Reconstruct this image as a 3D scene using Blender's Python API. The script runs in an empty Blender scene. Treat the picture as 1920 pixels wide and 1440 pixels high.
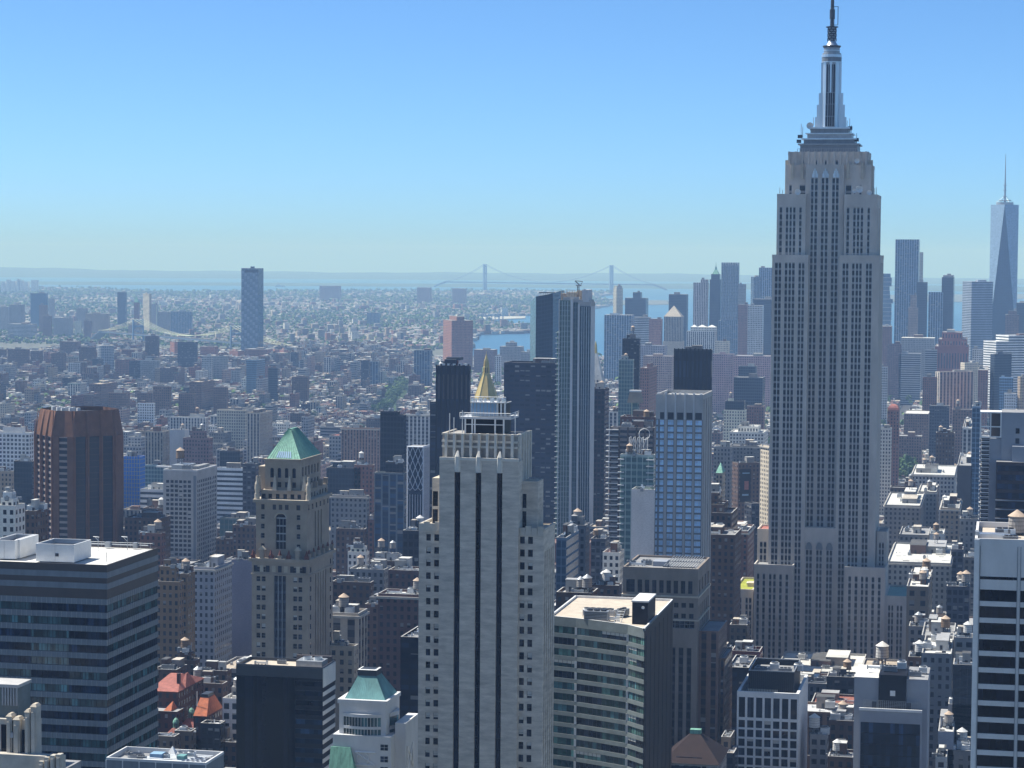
import bpy, bmesh, math, random
import numpy as np
from mathutils import Vector, Matrix
# ---------------------------------------------------------------- camera, sky, sun, exposure
SC = bpy.context.scene
COL = SC.collection
CAM_H = 260.0
FPX = 4400.0                      # focal length in pixels of the 1920 px wide photograph
YAW, PITCH, ROLL = math.radians(11.85), math.radians(3.165), math.radians(0.42)
_F = Vector((-math.sin(YAW) * math.cos(PITCH), math.cos(YAW) * math.cos(PITCH), -math.sin(PITCH)))
_R0 = Vector((math.cos(YAW), math.sin(YAW), 0.0))
_U0 = _R0.cross(_F)
_R = _R0 * math.cos(ROLL) + _U0 * math.sin(ROLL)
_U = _U0 * math.cos(ROLL) - _R0 * math.sin(ROLL)
cam_data = bpy.data.cameras.new("camera")
cam_data.sensor_width = 36.0
cam_data.lens = 36.0 * FPX / 1920.0
cam_data.clip_start = 5.0
cam_data.clip_end = 120000.0
camera = bpy.data.objects.new("camera", cam_data)
COL.objects.link(camera)
_m = Matrix((_R, _U, -_F)).transposed().to_4x4()
_m.translation = Vector((0, 0, CAM_H))
camera.matrix_world = _m
SC.camera = camera
SUN_EL, SUN_AHEAD = math.radians(57), math.radians(11)   # from the left (east), a little ahead
sun_dir = Vector((-math.cos(SUN_EL) * math.cos(SUN_AHEAD), math.cos(SUN_EL) * math.sin(SUN_AHEAD), math.sin(SUN_EL)))
world = bpy.data.worlds.new("World")
SC.world = world
world.use_nodes = True
_wn = world.node_tree
_sky = _wn.nodes.new("ShaderNodeTexSky")
_sky.sky_type = 'NISHITA'
_sky.sun_disc = False
_sky.sun_elevation = SUN_EL
_sky.sun_rotation = math.atan2(sun_dir.x, sun_dir.y)
_sky.altitude = 0.0
_sky.air_density = 0.45
_sky.dust_density = 0.5
_sky.ozone_density = 10.0
_bg = _wn.nodes["Background"]
_tint = _wn.nodes.new("ShaderNodeMix")
_tint.data_type = 'RGBA'
_tint.blend_type = 'MULTIPLY'
_tint.inputs[0].default_value = 1.0
_tint.inputs[7].default_value = (0.785, 0.975, 0.99, 1.0)
_wn.links.new(_sky.outputs[0], _tint.inputs[6])
_wn.links.new(_tint.outputs[2], _bg.inputs[0])
_bg.inputs[1].default_value = 0.125
sun_data = bpy.data.lights.new("sun", 'SUN')
sun_data.energy = 5.0
sun_data.angle = math.radians(0.53)
sun_data.color = (1.0, 0.965, 0.90)
sun = bpy.data.objects.new("sun", sun_data)
COL.objects.link(sun)
sun.location = (0, 0, 900)
sun.rotation_euler = sun_dir.to_track_quat('Z', 'Y').to_euler()
SC.view_settings.view_transform = 'Standard'
SC.view_settings.look = 'None'
SC.view_settings.exposure = 0.58
SC.view_settings.gamma = 1.0
try:
 SC.cycles.use_denoising = True
 SC.cycles.max_bounces = 5
 SC.cycles.diffuse_bounces = 3
 SC.cycles.glossy_bounces = 3
 SC.cycles.volume_bounces = 0
except Exception:
 pass
HAZE_DENSITY = 7.5e-5
HAZE_COLOR = (0.37, 0.60, 1.0)
# ---------------------------------------------------------------- helpers
RNG = random.Random(7)
EARTH = 14.8e6                    # 2 x effective Earth radius: far ground sinks below the eye level
def ground_z(x, y):
 return -(x * x + y * y) / EARTH
def ray(px, py):
 return _F * FPX + _R * (px - 960.0) + _U * (720.0 - py)
def at(px, py, Y):
 """the point at distance Y down the avenues that is seen at a pixel of the photograph"""
 r = ray(px, py)
 k = Y / r.y
 return Vector((r.x * k, Y, CAM_H + r.z * k))
def on_ground(px, py):
 r = ray(px, py).normalized()
 h = math.hypot(r.x, r.y)
 a, b, c = h * h / EARTH, r.z, CAM_H
 disc = b * b - 4 * a * c
 t = (-b - math.sqrt(max(disc, 0.0))) / (2 * a)
 return (r.x * t, r.y * t)
def to_px(x, y, z):
 v = Vector((x, y, z - CAM_H))
 d = v.dot(_F)
 return 960 + FPX * v.dot(_R) / d, 720 - FPX * v.dot(_U) / d
MATS = {}
FAC, ROOF = 'facade', 'roofing'
GREY = (.3, .3, .3)
class MB:
 """collects quads of several materials and links them as ONE mesh object"""
 def __init__(self):
  self.v, self.f, self.m, self.uv, self.at = [], [], [], [], []
  self.slots = []
 def slot(self, name):
  if name not in self.slots:
   self.slots.append(name)
  return self.slots.index(name)
 def poly(self, pts, mat, uv=None, at=None):
  b = len(self.v)
  self.v.extend(pts)
  self.f.append(tuple(range(b, b + len(pts))))
  self.m.append(self.slot(mat))
  self.uv.append(uv if uv else [(0.0, 0.0)] * len(pts))
  self.at.append(at if at else (GREY, GREY, GREY, (0, 0, 0)))
 def wall(self, p, q, z0, z1, mat, at=None, nu=1, nv=1, u0=0.0):
  self.poly([(p[0], p[1], z0), (q[0], q[1], z0), (q[0], q[1], z1), (p[0], p[1], z1)], mat,
    [(u0, 0), (u0 + nu, 0), (u0 + nu, nv), (u0, nv)], at)
 def box(self, x0, x1, y0, y1, z0, z1, mat, at=None, bottom=False, top=True, topmat=None, topat=None):
  P = [(x0, y0), (x1, y0), (x1, y1), (x0, y1)]
  for i in range(4):
   self.wall(P[i], P[(i + 1) % 4], z0, z1, mat, at)
  if top:
   self.poly([(a, b, z1) for a, b in P], topmat or mat, None, topat or at)
  if bottom:
   self.poly([(a, b, z0) for a, b in reversed(P)], mat, None, at)
 def prism(self, P, z0, z1, mat, at=None, topmat=None, top=True, topat=None, bottom=False):
  n = len(P)
  for i in range(n):
   self.wall(P[i], P[(i + 1) % n], z0, z1, mat, at)
  if top:
   self.poly([(a, b, z1) for a, b in P], topmat or mat, None, topat or at)
  if bottom:
   self.poly([(a, b, z0) for a, b in reversed(P)], mat, None, at)
 def loft(self, P, z0, Q, z1, mat, at=None, top=False):
  n = len(P)
  for i in range(n):
   j = (i + 1) % n
   self.poly([(P[i][0], P[i][1], z0), (P[j][0], P[j][1], z0), (Q[j][0], Q[j][1], z1), (Q[i][0], Q[i][1], z1)], mat, None, at)
  if top:
   self.poly([(a, b, z1) for a, b in Q], mat, None, at)
 def ring(self, cx, cy, r0, z0, r1, z1, mat, n=12, at=None, top=False, a0=0.0):
  P = [(cx + r0 * math.cos(a0 + 2 * math.pi * i / n), cy + r0 * math.sin(a0 + 2 * math.pi * i / n)) for i in range(n)]
  Q = [(cx + r1 * math.cos(a0 + 2 * math.pi * i / n), cy + r1 * math.sin(a0 + 2 * math.pi * i / n)) for i in range(n)]
  self.loft(P, z0, Q, z1, mat, at, top)
 def bar(self, a, b, r, mat, n=5, at=None):
  a, b = Vector(a), Vector(b)
  d = (b - a).normalized()
  s = d.cross(Vector((0, 0, 1)) if abs(d.z) < .9 else Vector((1, 0, 0))).normalized()
  t = d.cross(s)
  A = [a + (s * math.cos(k * 2 * math.pi / n) + t * math.sin(k * 2 * math.pi / n)) * r for k in range(n)]
  for k in range(n):
   j = (k + 1) % n
   o = b - a
   self.poly([tuple(A[j]), tuple(A[k]), tuple(A[k] + o), tuple(A[j] + o)], mat, None, at)
  self.poly([tuple(x) for x in A], mat, None, at)
  self.poly([tuple(x + b - a) for x in reversed(A)], mat, None, at)
 def fbox(self, x0, x1, y0, y1, z0, z1, st, par=0.0, roof=None, seed=None, bands=True):
  """a building block: facade on four sides, parapet with a rim, sunken roof deck"""
  at = st.attr(RNG.random() if seed is None else seed)
  blank = (st.wall, st.wall, st.wall, (0, 0, 0))
  nf = max(1, round((z1 - z0) / st.fl))
  P = [(x0, y0), (x1, y0), (x1, y1), (x0, y1)]
  for i in range(4):
   p, q = P[i], P[(i + 1) % 4]
   w = math.hypot(q[0] - p[0], q[1] - p[1])
   self.wall(p, q, z0, z1, FAC, at, max(1, round(w / st.bay)), nf, 7.0 * i)
  rc = roof or (.35, .35, .35)
  if par > 0:
   k = min(.45, (x1 - x0) * .1, (y1 - y0) * .1)
   for i in range(4):
    self.wall(P[i], P[(i + 1) % 4], z1, z1 + par, FAC, blank)
   I = [(x0 + k, y0 + k), (x1 - k, y0 + k), (x1 - k, y1 - k), (x0 + k, y1 - k)]
   for i in range(4):
    j = (i + 1) % 4
    self.poly([(P[i][0], P[i][1], z1 + par), (P[j][0], P[j][1], z1 + par), (I[j][0], I[j][1], z1 + par), (I[i][0], I[i][1], z1 + par)], ROOF, None, ((.42, .41, .39),) * 3 + ((0, 0, 0),))
    self.wall(I[j], I[i], z1, z1 + par, ROOF, blank)
   self.poly([(a, b, z1) for a, b in I], ROOF, None, (rc, rc, rc, (0, 0, 0)))
  else:
   self.poly([(a, b, z1) for a, b in P], ROOF, None, (rc, rc, rc, (0, 0, 0)))
 def build(self, name, parent=None, loc=None, rotz=0.0, smooth=False):
  me = bpy.data.meshes.new(name)
  nv, nf = len(self.v), len(self.f)
  me.vertices.add(nv)
  me.vertices.foreach_set('co', np.array(self.v, dtype=np.float32).ravel())
  tot = np.array([len(f) for f in self.f], dtype=np.int32)
  me.loops.add(int(tot.sum()))
  me.loops.foreach_set('vertex_index', np.concatenate([np.array(f, dtype=np.int32) for f in self.f]))
  me.polygons.add(nf)
  me.polygons.foreach_set('loop_start', np.concatenate([[0], np.cumsum(tot)[:-1]]).astype(np.int32))
  me.polygons.foreach_set('loop_total', tot)
  me.polygons.foreach_set('material_index', np.array(self.m, dtype=np.int32))
  if FAC in self.slots or ROOF in self.slots:
   uvl = me.uv_layers.new(name='UVMap')
   uvl.data.foreach_set('uv', np.array([c for f in self.uv for c in f], dtype=np.float32).ravel())
   for k, nm in enumerate(('wall', 'span', 'glas')):
    a = me.attributes.new(nm, 'FLOAT_COLOR', 'FACE')
    arr = np.ones((nf, 4), dtype=np.float32)
    arr[:, :3] = np.array([t[k] for t in self.at], dtype=np.float32)
    a.data.foreach_set('color', arr.ravel())
   a = me.attributes.new('prm', 'FLOAT_VECTOR', 'FACE')
   a.data.foreach_set('vector', np.array([t[3] for t in self.at], dtype=np.float32).ravel())
  for s in self.slots:
   me.materials.append(MATS[s])
  me.update(calc_edges=True)
  me.validate()
  if smooth:
   me.polygons.foreach_set('use_smooth', np.ones(len(me.polygons), dtype=bool))
  o = bpy.data.objects.new(name, me)
  COL.objects.link(o)
  if parent is not None:
   o.parent = parent
  if loc is not None:
   o.location = loc
  o.rotation_euler = (0, 0, rotz)
  return o
def tag(o, label=None, cat=None, group=None, kind=None):
 if label:
  o['label'] = label
 if cat:
  o['category'] = cat
 if group:
  o['group'] = group
 if kind:
  o['kind'] = kind
 return o
def thing(name, label, cat, loc=(0, 0, 0), rotz=0.0, group=None):
 o = bpy.data.objects.new(name, None)
 o.empty_display_size = 5
 COL.objects.link(o)
 o.location = loc
 o.rotation_euler = (0, 0, rotz)
 return tag(o, label, cat, group)
def dup(o, parent=None, loc=None):
 c = o.copy()
 COL.objects.link(c)
 if parent is not None:
  c.parent = parent
 if loc is not None:
  c.location = loc
 return c
def dup_tree(root, loc, rotz=0.0, scale=1.0):
 r = dup(root, None, loc)
 r.rotation_euler = (0, 0, rotz)
 r.scale = (scale, scale, scale)
 for ch in list(root.children):
  c = dup(ch, r)
  for g in list(ch.children):
   dup(g, c)
 return r
# ---------------------------------------------------------------- materials
def _nodes(name):
 m = bpy.data.materials.new(name)
 m.use_nodes = True
 nt = m.node_tree
 return m, nt, nt.nodes['Principled BSDF'], nt.nodes, nt.links
def _math(N, L, op, a, b=None, c=None):
 n = N.new('ShaderNodeMath')
 n.operation = op
 for i, x in enumerate((a, b, c)):
  if x is None:
   continue
  if isinstance(x, (int, float)):
   n.inputs[i].default_value = x
  else:
   L.new(x, n.inputs[i])
 return n.outputs[0]
def _mix(N, L, fac, a, b, blend='MIX'):
 n = N.new('ShaderNodeMix')
 n.data_type = 'RGBA'
 n.blend_type = blend
 if isinstance(fac, (int, float)):
  n.inputs[0].default_value = fac
 else:
  L.new(fac, n.inputs[0])
 for i, x in ((6, a), (7, b)):
  if isinstance(x, tuple):
   n.inputs[i].default_value = (*x, 1.0) if len(x) == 3 else x
  else:
   L.new(x, n.inputs[i])
 return n.outputs[2]
def _grime(N, L, lo, hi, scale, stretch=(1, 1, 1), detail=4.0, coord='Object'):
 """large soft stains and finer mottling; returns a grey multiplier"""
 tc = N.new('ShaderNodeTexCoord')
 mp = N.new('ShaderNodeMapping')
 mp.inputs['Scale'].default_value = stretch
 L.new(tc.outputs[coord], mp.inputs[0])
 nz = N.new('ShaderNodeTexNoise')
 nz.inputs['Scale'].default_value = scale
 nz.inputs['Detail'].default_value = detail
 nz.inputs['Roughness'].default_value = 0.65
 L.new(mp.outputs[0], nz.inputs['Vector'])
 mr = N.new('ShaderNodeMapRange')
 mr.inputs['From Min'].default_value = 0.3
 mr.inputs['From Max'].default_value = 0.7
 mr.inputs['To Min'].default_value = lo
 mr.inputs['To Max'].default_value = hi
 L.new(nz.outputs[0], mr.inputs[0])
 return mr.outputs[0]
def plain(name, col, rough=0.85, metal=0.0, lo=0.82, hi=1.12, scale=0.25, stretch=(1, 1, 1), spec=0.3, bump=0.0):
 m, nt, bs, N, L = _nodes(name)
 g = _grime(N, L, lo, hi, scale, stretch)
 L.new(_mix(N, L, 1.0, col, g, 'MULTIPLY'), bs.inputs['Base Color'])
 bs.inputs['Roughness'].default_value = rough
 bs.inputs['Metallic'].default_value = metal
 bs.inputs['Specular IOR Level'].default_value = spec
 if bump:
  b = N.new('ShaderNodeBump')
  b.inputs['Distance'].default_value = bump
  L.new(g, b.inputs['Height'])
  L.new(b.outputs[0], bs.inputs['Normal'])
 MATS[name] = m
 return m
def glass(name, col, rough=0.06, var=0.6, spec=0.5, metal=0.0, pane=2.6):
 """opaque window glass: dark, mirror-like, every pane object a little different"""
 m, nt, bs, N, L = _nodes(name)
 oi = N.new('ShaderNodeObjectInfo')
 f = _math(N, L, 'MULTIPLY_ADD', oi.outputs['Random'], 2 * var, 1 - var)
 g = _grime(N, L, .7, 1.3, .35)
 f = _math(N, L, 'MULTIPLY', f, g)
 # some panes of a wide band are painted brighter, standing in for reflections
 tc = N.new('ShaderNodeTexCoord')
 sp = N.new('ShaderNodeSeparateXYZ')
 L.new(tc.outputs['Object'], sp.inputs[0])
 wn = N.new('ShaderNodeTexWhiteNoise')
 wn.noise_dimensions = '2D'
 cb = N.new('ShaderNodeCombineXYZ')
 L.new(_math(N, L, 'FLOOR', _math(N, L, 'DIVIDE', sp.outputs[0], 1.5)), cb.inputs[0])
 L.new(_math(N, L, 'MULTIPLY', oi.outputs['Random'], 63.0), cb.inputs[1])
 L.new(cb.outputs[0], wn.inputs[0])
 q = _math(N, L, 'POWER', wn.outputs['Value'], 3.0)
 f = _math(N, L, 'MULTIPLY', f, _math(N, L, 'MULTIPLY_ADD', q, pane, 1 - pane * .17))
 L.new(_mix(N, L, 1.0, col, f, 'MULTIPLY'), bs.inputs['Base Color'])
 bs.inputs['Roughness'].default_value = rough
 bs.inputs['Specular IOR Level'].default_value = spec
 bs.inputs['Metallic'].default_value = metal
 MATS[name] = m
 return m
def facade_material():
 m, nt, bs, N, L = _nodes('facade')
 uv = N.new('ShaderNodeUVMap')
 uv.uv_map = 'UVMap'
 sp = N.new('ShaderNodeSeparateXYZ')
 L.new(uv.outputs[0], sp.inputs[0])
 def attr(n):
  a = N.new('ShaderNodeAttribute')
  a.attribute_name = n
  return a
 wall, span, glas, prm = attr('wall'), attr('span'), attr('glas'), attr('prm')
 ps = N.new('ShaderNodeSeparateXYZ')
 L.new(prm.outputs['Vector'], ps.inputs[0])
 def inside(c, frac):
  d = _math(N, L, 'ABSOLUTE', _math(N, L, 'SUBTRACT', _math(N, L, 'FRACT', c), .5))
  return _math(N, L, 'LESS_THAN', d, _math(N, L, 'MULTIPLY', frac, .5))
 iu, iv = inside(sp.outputs[0], ps.outputs[0]), inside(sp.outputs[1], ps.outputs[1])
 win = _math(N, L, 'MULTIPLY', iu, iv)
 cx = N.new('ShaderNodeCombineXYZ')
 L.new(_math(N, L, 'FLOOR', sp.outputs[0]), cx.inputs[0])
 L.new(_math(N, L, 'FLOOR', sp.outputs[1]), cx.inputs[1])
 L.new(_math(N, L, 'MULTIPLY', ps.outputs[2], 97.0), cx.inputs[2])
 wn = N.new('ShaderNodeTexWhiteNoise')
 wn.noise_dimensions = '3D'
 L.new(cx.outputs[0], wn.inputs[0])
 wsp = N.new('ShaderNodeSeparateColor')
 L.new(wn.outputs['Color'], wsp.inputs[0])
 # windows differ: darker and lighter glass, some with pale blinds drawn half way
 gv = _math(N, L, 'MULTIPLY_ADD', wsp.outputs[0], 1.1, .45)
 cw = _math(N, L, 'GREATER_THAN', ps.outputs[0], .83)
 gv = _math(N, L, 'ADD', gv, _math(N, L, 'MULTIPLY', cw, _math(N, L, 'MULTIPLY', _math(N, L, 'SUBTRACT', 1.0, gv), .72)))
 gcol = _mix(N, L, 1.0, glas.outputs['Color'], gv, 'MULTIPLY')
 half = _math(N, L, 'GREATER_THAN', _math(N, L, 'FRACT', sp.outputs[1]), _math(N, L, 'MULTIPLY_ADD', wsp.outputs[2], .5, .25))
 blind = _math(N, L, 'MULTIPLY', _math(N, L, 'MULTIPLY', _math(N, L, 'GREATER_THAN', wsp.outputs[1], .8), half), _math(N, L, 'LESS_THAN', ps.outputs[0], .83))
 gcol = _mix(N, L, _math(N, L, 'MULTIPLY', blind, .8), gcol, (.30, .29, .27))
 # slab line and a sill under each opening are part of the wall pattern
 g1 = _grime(N, L, .78, 1.12, .06, (1, 1, .35))
 g2 = _grime(N, L, .88, 1.10, .9, (1, 1, 2.0), 2.0)
 wcol = _mix(N, L, iu, wall.outputs['Color'], span.outputs['Color'])
 wcol = _mix(N, L, 1.0, _mix(N, L, 1.0, wcol, g1, 'MULTIPLY'), g2, 'MULTIPLY')
 L.new(_mix(N, L, win, wcol, gcol), bs.inputs['Base Color'])
 L.new(_math(N, L, 'MULTIPLY_ADD', win, -.72, .86), bs.inputs['Roughness'])
 L.new(_math(N, L, 'MULTIPLY_ADD', win, .08, .2), bs.inputs['Specular IOR Level'])
 MATS[FAC] = m
def roofing_material():
 m, nt, bs, N, L = _nodes('roofing')
 a = N.new('ShaderNodeAttribute')
 a.attribute_name = 'wall'
 g1 = _grime(N, L, .72, 1.12, .09)
 g2 = _grime(N, L, .85, 1.12, .7, (1, 1, 1), 3.0)
 c = _mix(N, L, 1.0, _mix(N, L, 1.0, a.outputs['Color'], g1, 'MULTIPLY'), g2, 'MULTIPLY')
 L.new(c, bs.inputs['Base Color'])
 bs.inputs['Roughness'].default_value = .9
 bs.inputs['Specular IOR Level'].default_value = .2
 MATS[ROOF] = m
facade_material()
roofing_material()
plain('limestone', (.56, .51, .45), .9, lo=.8, hi=1.12, scale=.12, stretch=(1, 1, .4))
plain('pale_brick', (.59, .525, .44), .9, lo=.66, hi=1.16, scale=.35, stretch=(.5, .5, 2.2))
plain('tan_stone', (.36, .295, .225), .88, lo=.78, hi=1.12, scale=.15)
plain('buff_stone', (.52, .45, .35), .88, lo=.8, hi=1.1, scale=.2)
plain('terracotta', (.50, .46, .39), .8, lo=.8, hi=1.1, scale=.4)
plain('brown_brick', (.20, .095, .055), .9, lo=.8, hi=1.12, scale=.2)
plain('dark_brick', (.065, .045, .045), .9, lo=.75, hi=1.15, scale=.3)
plain('rust_brick', (.16, .055, .04), .9, lo=.8, hi=1.12, scale=.3)
plain('copper_green', (.20, .42, .31), .65, lo=.55, hi=1.2, scale=.6, stretch=(1.5, 1.5, .15))
plain('copper_blue', (.17, .37, .36), .65, lo=.62, hi=1.12, scale=.3, stretch=(1, 1, .2))
plain('copper_seam', (.11, .27, .21), .6)
plain('gold_leaf', (.62, .46, .17), .45, metal=.35, lo=.85, hi=1.1, scale=.3)
plain('red_tile', (.36, .135, .105), .85, lo=.62, hi=1.2, scale=.6)
plain('orange_tile', (.42, .13, .06), .85, lo=.65, hi=1.2, scale=.6)
plain('white_paint', (.74, .74, .72), .6, lo=.86, hi=1.05, scale=.25)
plain('white_roof', (.68, .66, .61), .9, lo=.72, hi=1.08, scale=.12)
plain('tan_roof', (.52, .45, .36), .95, lo=.8, hi=1.1, scale=.3)
plain('grey_roof', (.28, .28, .28), .95, lo=.7, hi=1.15, scale=.2)
plain('dark_roof', (.05, .05, .055), .95, lo=.7, hi=1.2, scale=.25)
plain('sedum_roof', (.30, .32, .045), .95, lo=.65, hi=1.25, scale=.4)
plain('grey_metal', (.34, .36, .38), .45, metal=.4, lo=.8, hi=1.1, scale=.4)
plain('dark_metal', (.045, .05, .06), .5, metal=.3)
plain('bright_metal', (.62, .66, .70), .32, metal=.75, lo=.85, hi=1.08, scale=.3, stretch=(1, 1, .1))
plain('concrete', (.46, .445, .42), .9, lo=.8, hi=1.1, scale=.15, stretch=(1, 1, .5))
plain('pale_concrete', (.62, .62, .61), .85, lo=.86, hi=1.08, scale=.15, stretch=(1, 1, .4))
plain('blue_concrete', (.28, .30, .335), .7, lo=.85, hi=1.1, scale=.1)
plain('bronze_panel', (.075, .06, .055), .5, lo=.85, hi=1.1, scale=.3)
plain('spandrel_grey', (.18, .205, .23), .45, lo=.8, hi=1.12, scale=.5, stretch=(1, 1, .2))
plain('black_panel', (.012, .012, .015), .5, lo=.8, hi=1.2, scale=.3, spec=.12)
plain('timber', (.24, .16, .10), .9, lo=.7, hi=1.2, scale=1.5, stretch=(3, 3, .3))
plain('tank_grey', (.36, .33, .30), .9, lo=.75, hi=1.15, scale=1.5, stretch=(3, 3, .3))
plain('tank_cap', (.50, .38, .28), .85, lo=.8, hi=1.1, scale=1.0)
plain('tank_white', (.66, .65, .62), .8, lo=.85, hi=1.05)
plain('steel_blue', (.24, .38, .52), .6, lo=.9, hi=1.1)
plain('bridge_blue', (.16, .25, .35), .7, lo=.9, hi=1.1)
plain('cable_pale', (.62, .64, .42), .6, lo=.95, hi=1.05)
plain('blind', (.55, .54, .50), .8)
plain('lattice_white', (.68, .71, .76), .6, lo=.92, hi=1.04)
plain('dull_spandrel', (.16, .185, .18), .8, lo=.8, hi=1.12, scale=.4)
plain('crown_panel', (.33, .31, .28), .85, lo=.75, hi=1.15, scale=.5)  # darker tone puts the shade of the recesses between fins into the colour
plain('brown_stone', (.25, .205, .165), .9, lo=.78, hi=1.12, scale=.15, stretch=(1, 1, .5))
plain('fin_stone', (.66, .62, .54), .75, lo=.85, hi=1.08, scale=.4)  # lightened so the colour carries the sun on the fin edges
glass('dark_glass', (.010, .014, .022), .05, .5, spec=.2)
glass('navy_glass', (.007, .016, .034), .05, .4, spec=.16)
glass('teal_glass', (.028, .068, .075), .06, .45, spec=.45)
glass('sky_reflection_glass', (.52, .74, .95), .1, .12, spec=.8, pane=.35)  # base colour painted sky-blue to stand in for reflected sky
glass('green_glass', (.035, .075, .066), .08, .4, spec=.3)
glass('black_glass', (.003, .004, .008), .05, .4, spec=.2)
class Style:
 def __init__(self, wall, glas=(.02, .028, .04), span=None, bay=3.0, fl=3.5, wf=.45, hf=.55, raw=True):
  f = lambda c: tuple(min(.78, q * h) for q, h in zip(c, (1.36, 1.3, 1.22)))
  self.wall, self.glas, self.span = wall, glas, span or wall
  if raw:
   self.wall, self.span = f(self.wall), f(self.span)
  self.bay, self.fl, self.wf, self.hf = bay, fl, wf, hf
 def attr(self, seed):
  return (self.wall, self.span, self.glas, (self.wf, self.hf, seed))
 def tint(self, k, hue=None):
  h = hue or (1, 1, 1)
  return Style(tuple(min(.8, c * k * q) for c, q in zip(self.wall, h)), self.glas, tuple(min(.8, c * k * q) for c, q in zip(self.span, h)), self.bay, self.fl, self.wf, self.hf, False)
ST = {
 'brown': Style((.105, .07, .058)),
 'red': Style((.17, .075, .06)),
 'rust': Style((.20, .10, .08), wf=.4),
 'tan': Style((.30, .245, .19)),
 'pink': Style((.36, .255, .225)),
 'cream': Style((.44, .40, .33)),
 'white': Style((.58, .58, .56), wf=.5),
 'whitegrid': Style((.55, .57, .6), bay=4.2, fl=4.0, wf=.62, hf=.6),
 'grey': Style((.24, .245, .255)),
 'greygrid': Style((.36, .37, .39), bay=3.4, fl=3.8, wf=.6, hf=.55),
 'dark': Style((.03, .034, .045), (.012, .016, .026), bay=3, fl=3.8, wf=.7, hf=.6),
 'navyslab': Style((.016, .02, .036), (.02, .03, .055), bay=4, fl=3.7, wf=.8, hf=.45),
 'bands': Style((.30, .31, .33), (.02, .03, .045), bay=6, fl=3.8, wf=1.0, hf=.5),
 'whitebands': Style((.6, .61, .62), (.03, .045, .06), bay=6, fl=4.0, wf=1.0, hf=.45),
 'piers': Style((.34, .31, .27), (.02, .025, .035), (.09, .085, .085), bay=3.4, fl=3.6, wf=.5, hf=.6),
 'whitepiers': Style((.56, .56, .55), (.025, .03, .045), (.2, .2, .22), bay=4.0, fl=3.8, wf=.6, hf=.6),
 'brownpiers': Style((.15, .10, .08), (.02, .02, .03), (.06, .045, .04), bay=3.2, fl=3.6, wf=.5, hf=.6),
 'blueglass': Style((.10, .15, .21), (.035, .075, .12), (.05, .09, .14), bay=2.4, fl=3.8, wf=.86, hf=.74),
 'bluepiers': Style((.26, .33, .40), (.03, .07, .13), (.06, .10, .16), bay=5.0, fl=3.8, wf=.78, hf=.7),
 'tealglass': Style((.30, .38, .38), (.07, .14, .15), (.16, .25, .25), bay=3.0, fl=3.6, wf=.85, hf=.65),
 'darkglass': Style((.04, .05, .065), (.015, .026, .04), (.025, .035, .05), bay=2.4, fl=3.8, wf=.88, hf=.7),
 'blank': Style((.46, .47, .49), wf=0, hf=0),
}
# ---------------------------------------------------------------- the setting: water, land, avenues, hills
def setting_materials():
 m, nt, bs, N, L = _nodes('water')
 g = _grime(N, L, .8, 1.2, .0016, (1, .35, 1))
 L.new(_mix(N, L, 1.0, (.028, .115, .22), g, 'MULTIPLY'), bs.inputs['Base Color'])
 bs.inputs['Roughness'].default_value = .32
 g2 = _grime(N, L, 0, 1, .06, (1, .5, 1))
 b = N.new('ShaderNodeBump')
 b.inputs['Distance'].default_value = .6
 L.new(g2, b.inputs['Height'])
 L.new(b.outputs[0], bs.inputs['Normal'])
 MATS['water'] = m
 m, nt, bs, N, L = _nodes('urban_ground')
 g = _grime(N, L, 0, 1, .004, (1, 1, 1), 6.0)
 c = _mix(N, L, g, (.115, .11, .10), (.085, .10, .065))
 g2 = _grime(N, L, .6, 1.5, .03)
 L.new(_mix(N, L, 1.0, c, g2, 'MULTIPLY'), bs.inputs['Base Color'])
 bs.inputs['Roughness'].default_value = .95
 MATS['urban_ground'] = m
 plain('asphalt', (.055, .055, .058), .9, lo=.8, hi=1.2, scale=.05)
 plain('pier_ground', (.42, .42, .40), .95, lo=.5, hi=1.3, scale=.01)
 plain('hill_green', (.05, .085, .045), .95, lo=.6, hi=1.3, scale=.002)
 plain('park_green', (.05, .085, .03), .95, lo=.6, hi=1.3, scale=.05)
 plain('leaf', (.062, .12, .034), .8, lo=.55, hi=1.5, scale=.5)
 plain('leaf_fresh', (.115, .185, .05), .8, lo=.6, hi=1.4, scale=.5)
 plain('bark', (.07, .05, .04), .9)
setting_materials()
def sheet(name, poly, dz, mat, step, kind='structure'):
 """a flat region of the Earth's surface, cut finely enough to follow its curve"""
 bm = bmesh.new()
 vs = [bm.verts.new((x, y, 0)) for x, y in poly]
 f = bm.faces.new(vs)
 f.normal_update()
 bmesh.ops.triangulate(bm, faces=[f], quad_method='BEAUTY', ngon_method='EAR_CLIP')
 for ax in (0, 1):
  lo, hi = min(p[ax] for p in poly), max(p[ax] for p in poly)
  n = Vector((1, 0, 0)) if ax == 0 else Vector((0, 1, 0))
  k = math.ceil(lo / step) * step
  while k < hi:
   co = Vector((k, 0, 0)) if ax == 0 else Vector((0, k, 0))
   bmesh.ops.bisect_plane(bm, geom=bm.verts[:] + bm.edges[:] + bm.faces[:], plane_co=co, plane_no=n)
   k += step
 for v in bm.verts:
  v.co.z = ground_z(v.co.x, v.co.y) + dz
 bmesh.ops.recalc_face_normals(bm, faces=bm.faces[:])
 if sum(f.normal.z for f in bm.faces) < 0:
  bmesh.ops.reverse_faces(bm, faces=bm.faces[:])
 me = bpy.data.meshes.new(name)
 bm.to_mesh(me)
 bm.free()
 me.materials.append(MATS[mat])
 o = bpy.data.objects.new(name, me)
 COL.objects.link(o)
 return tag(o, kind=kind)
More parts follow.
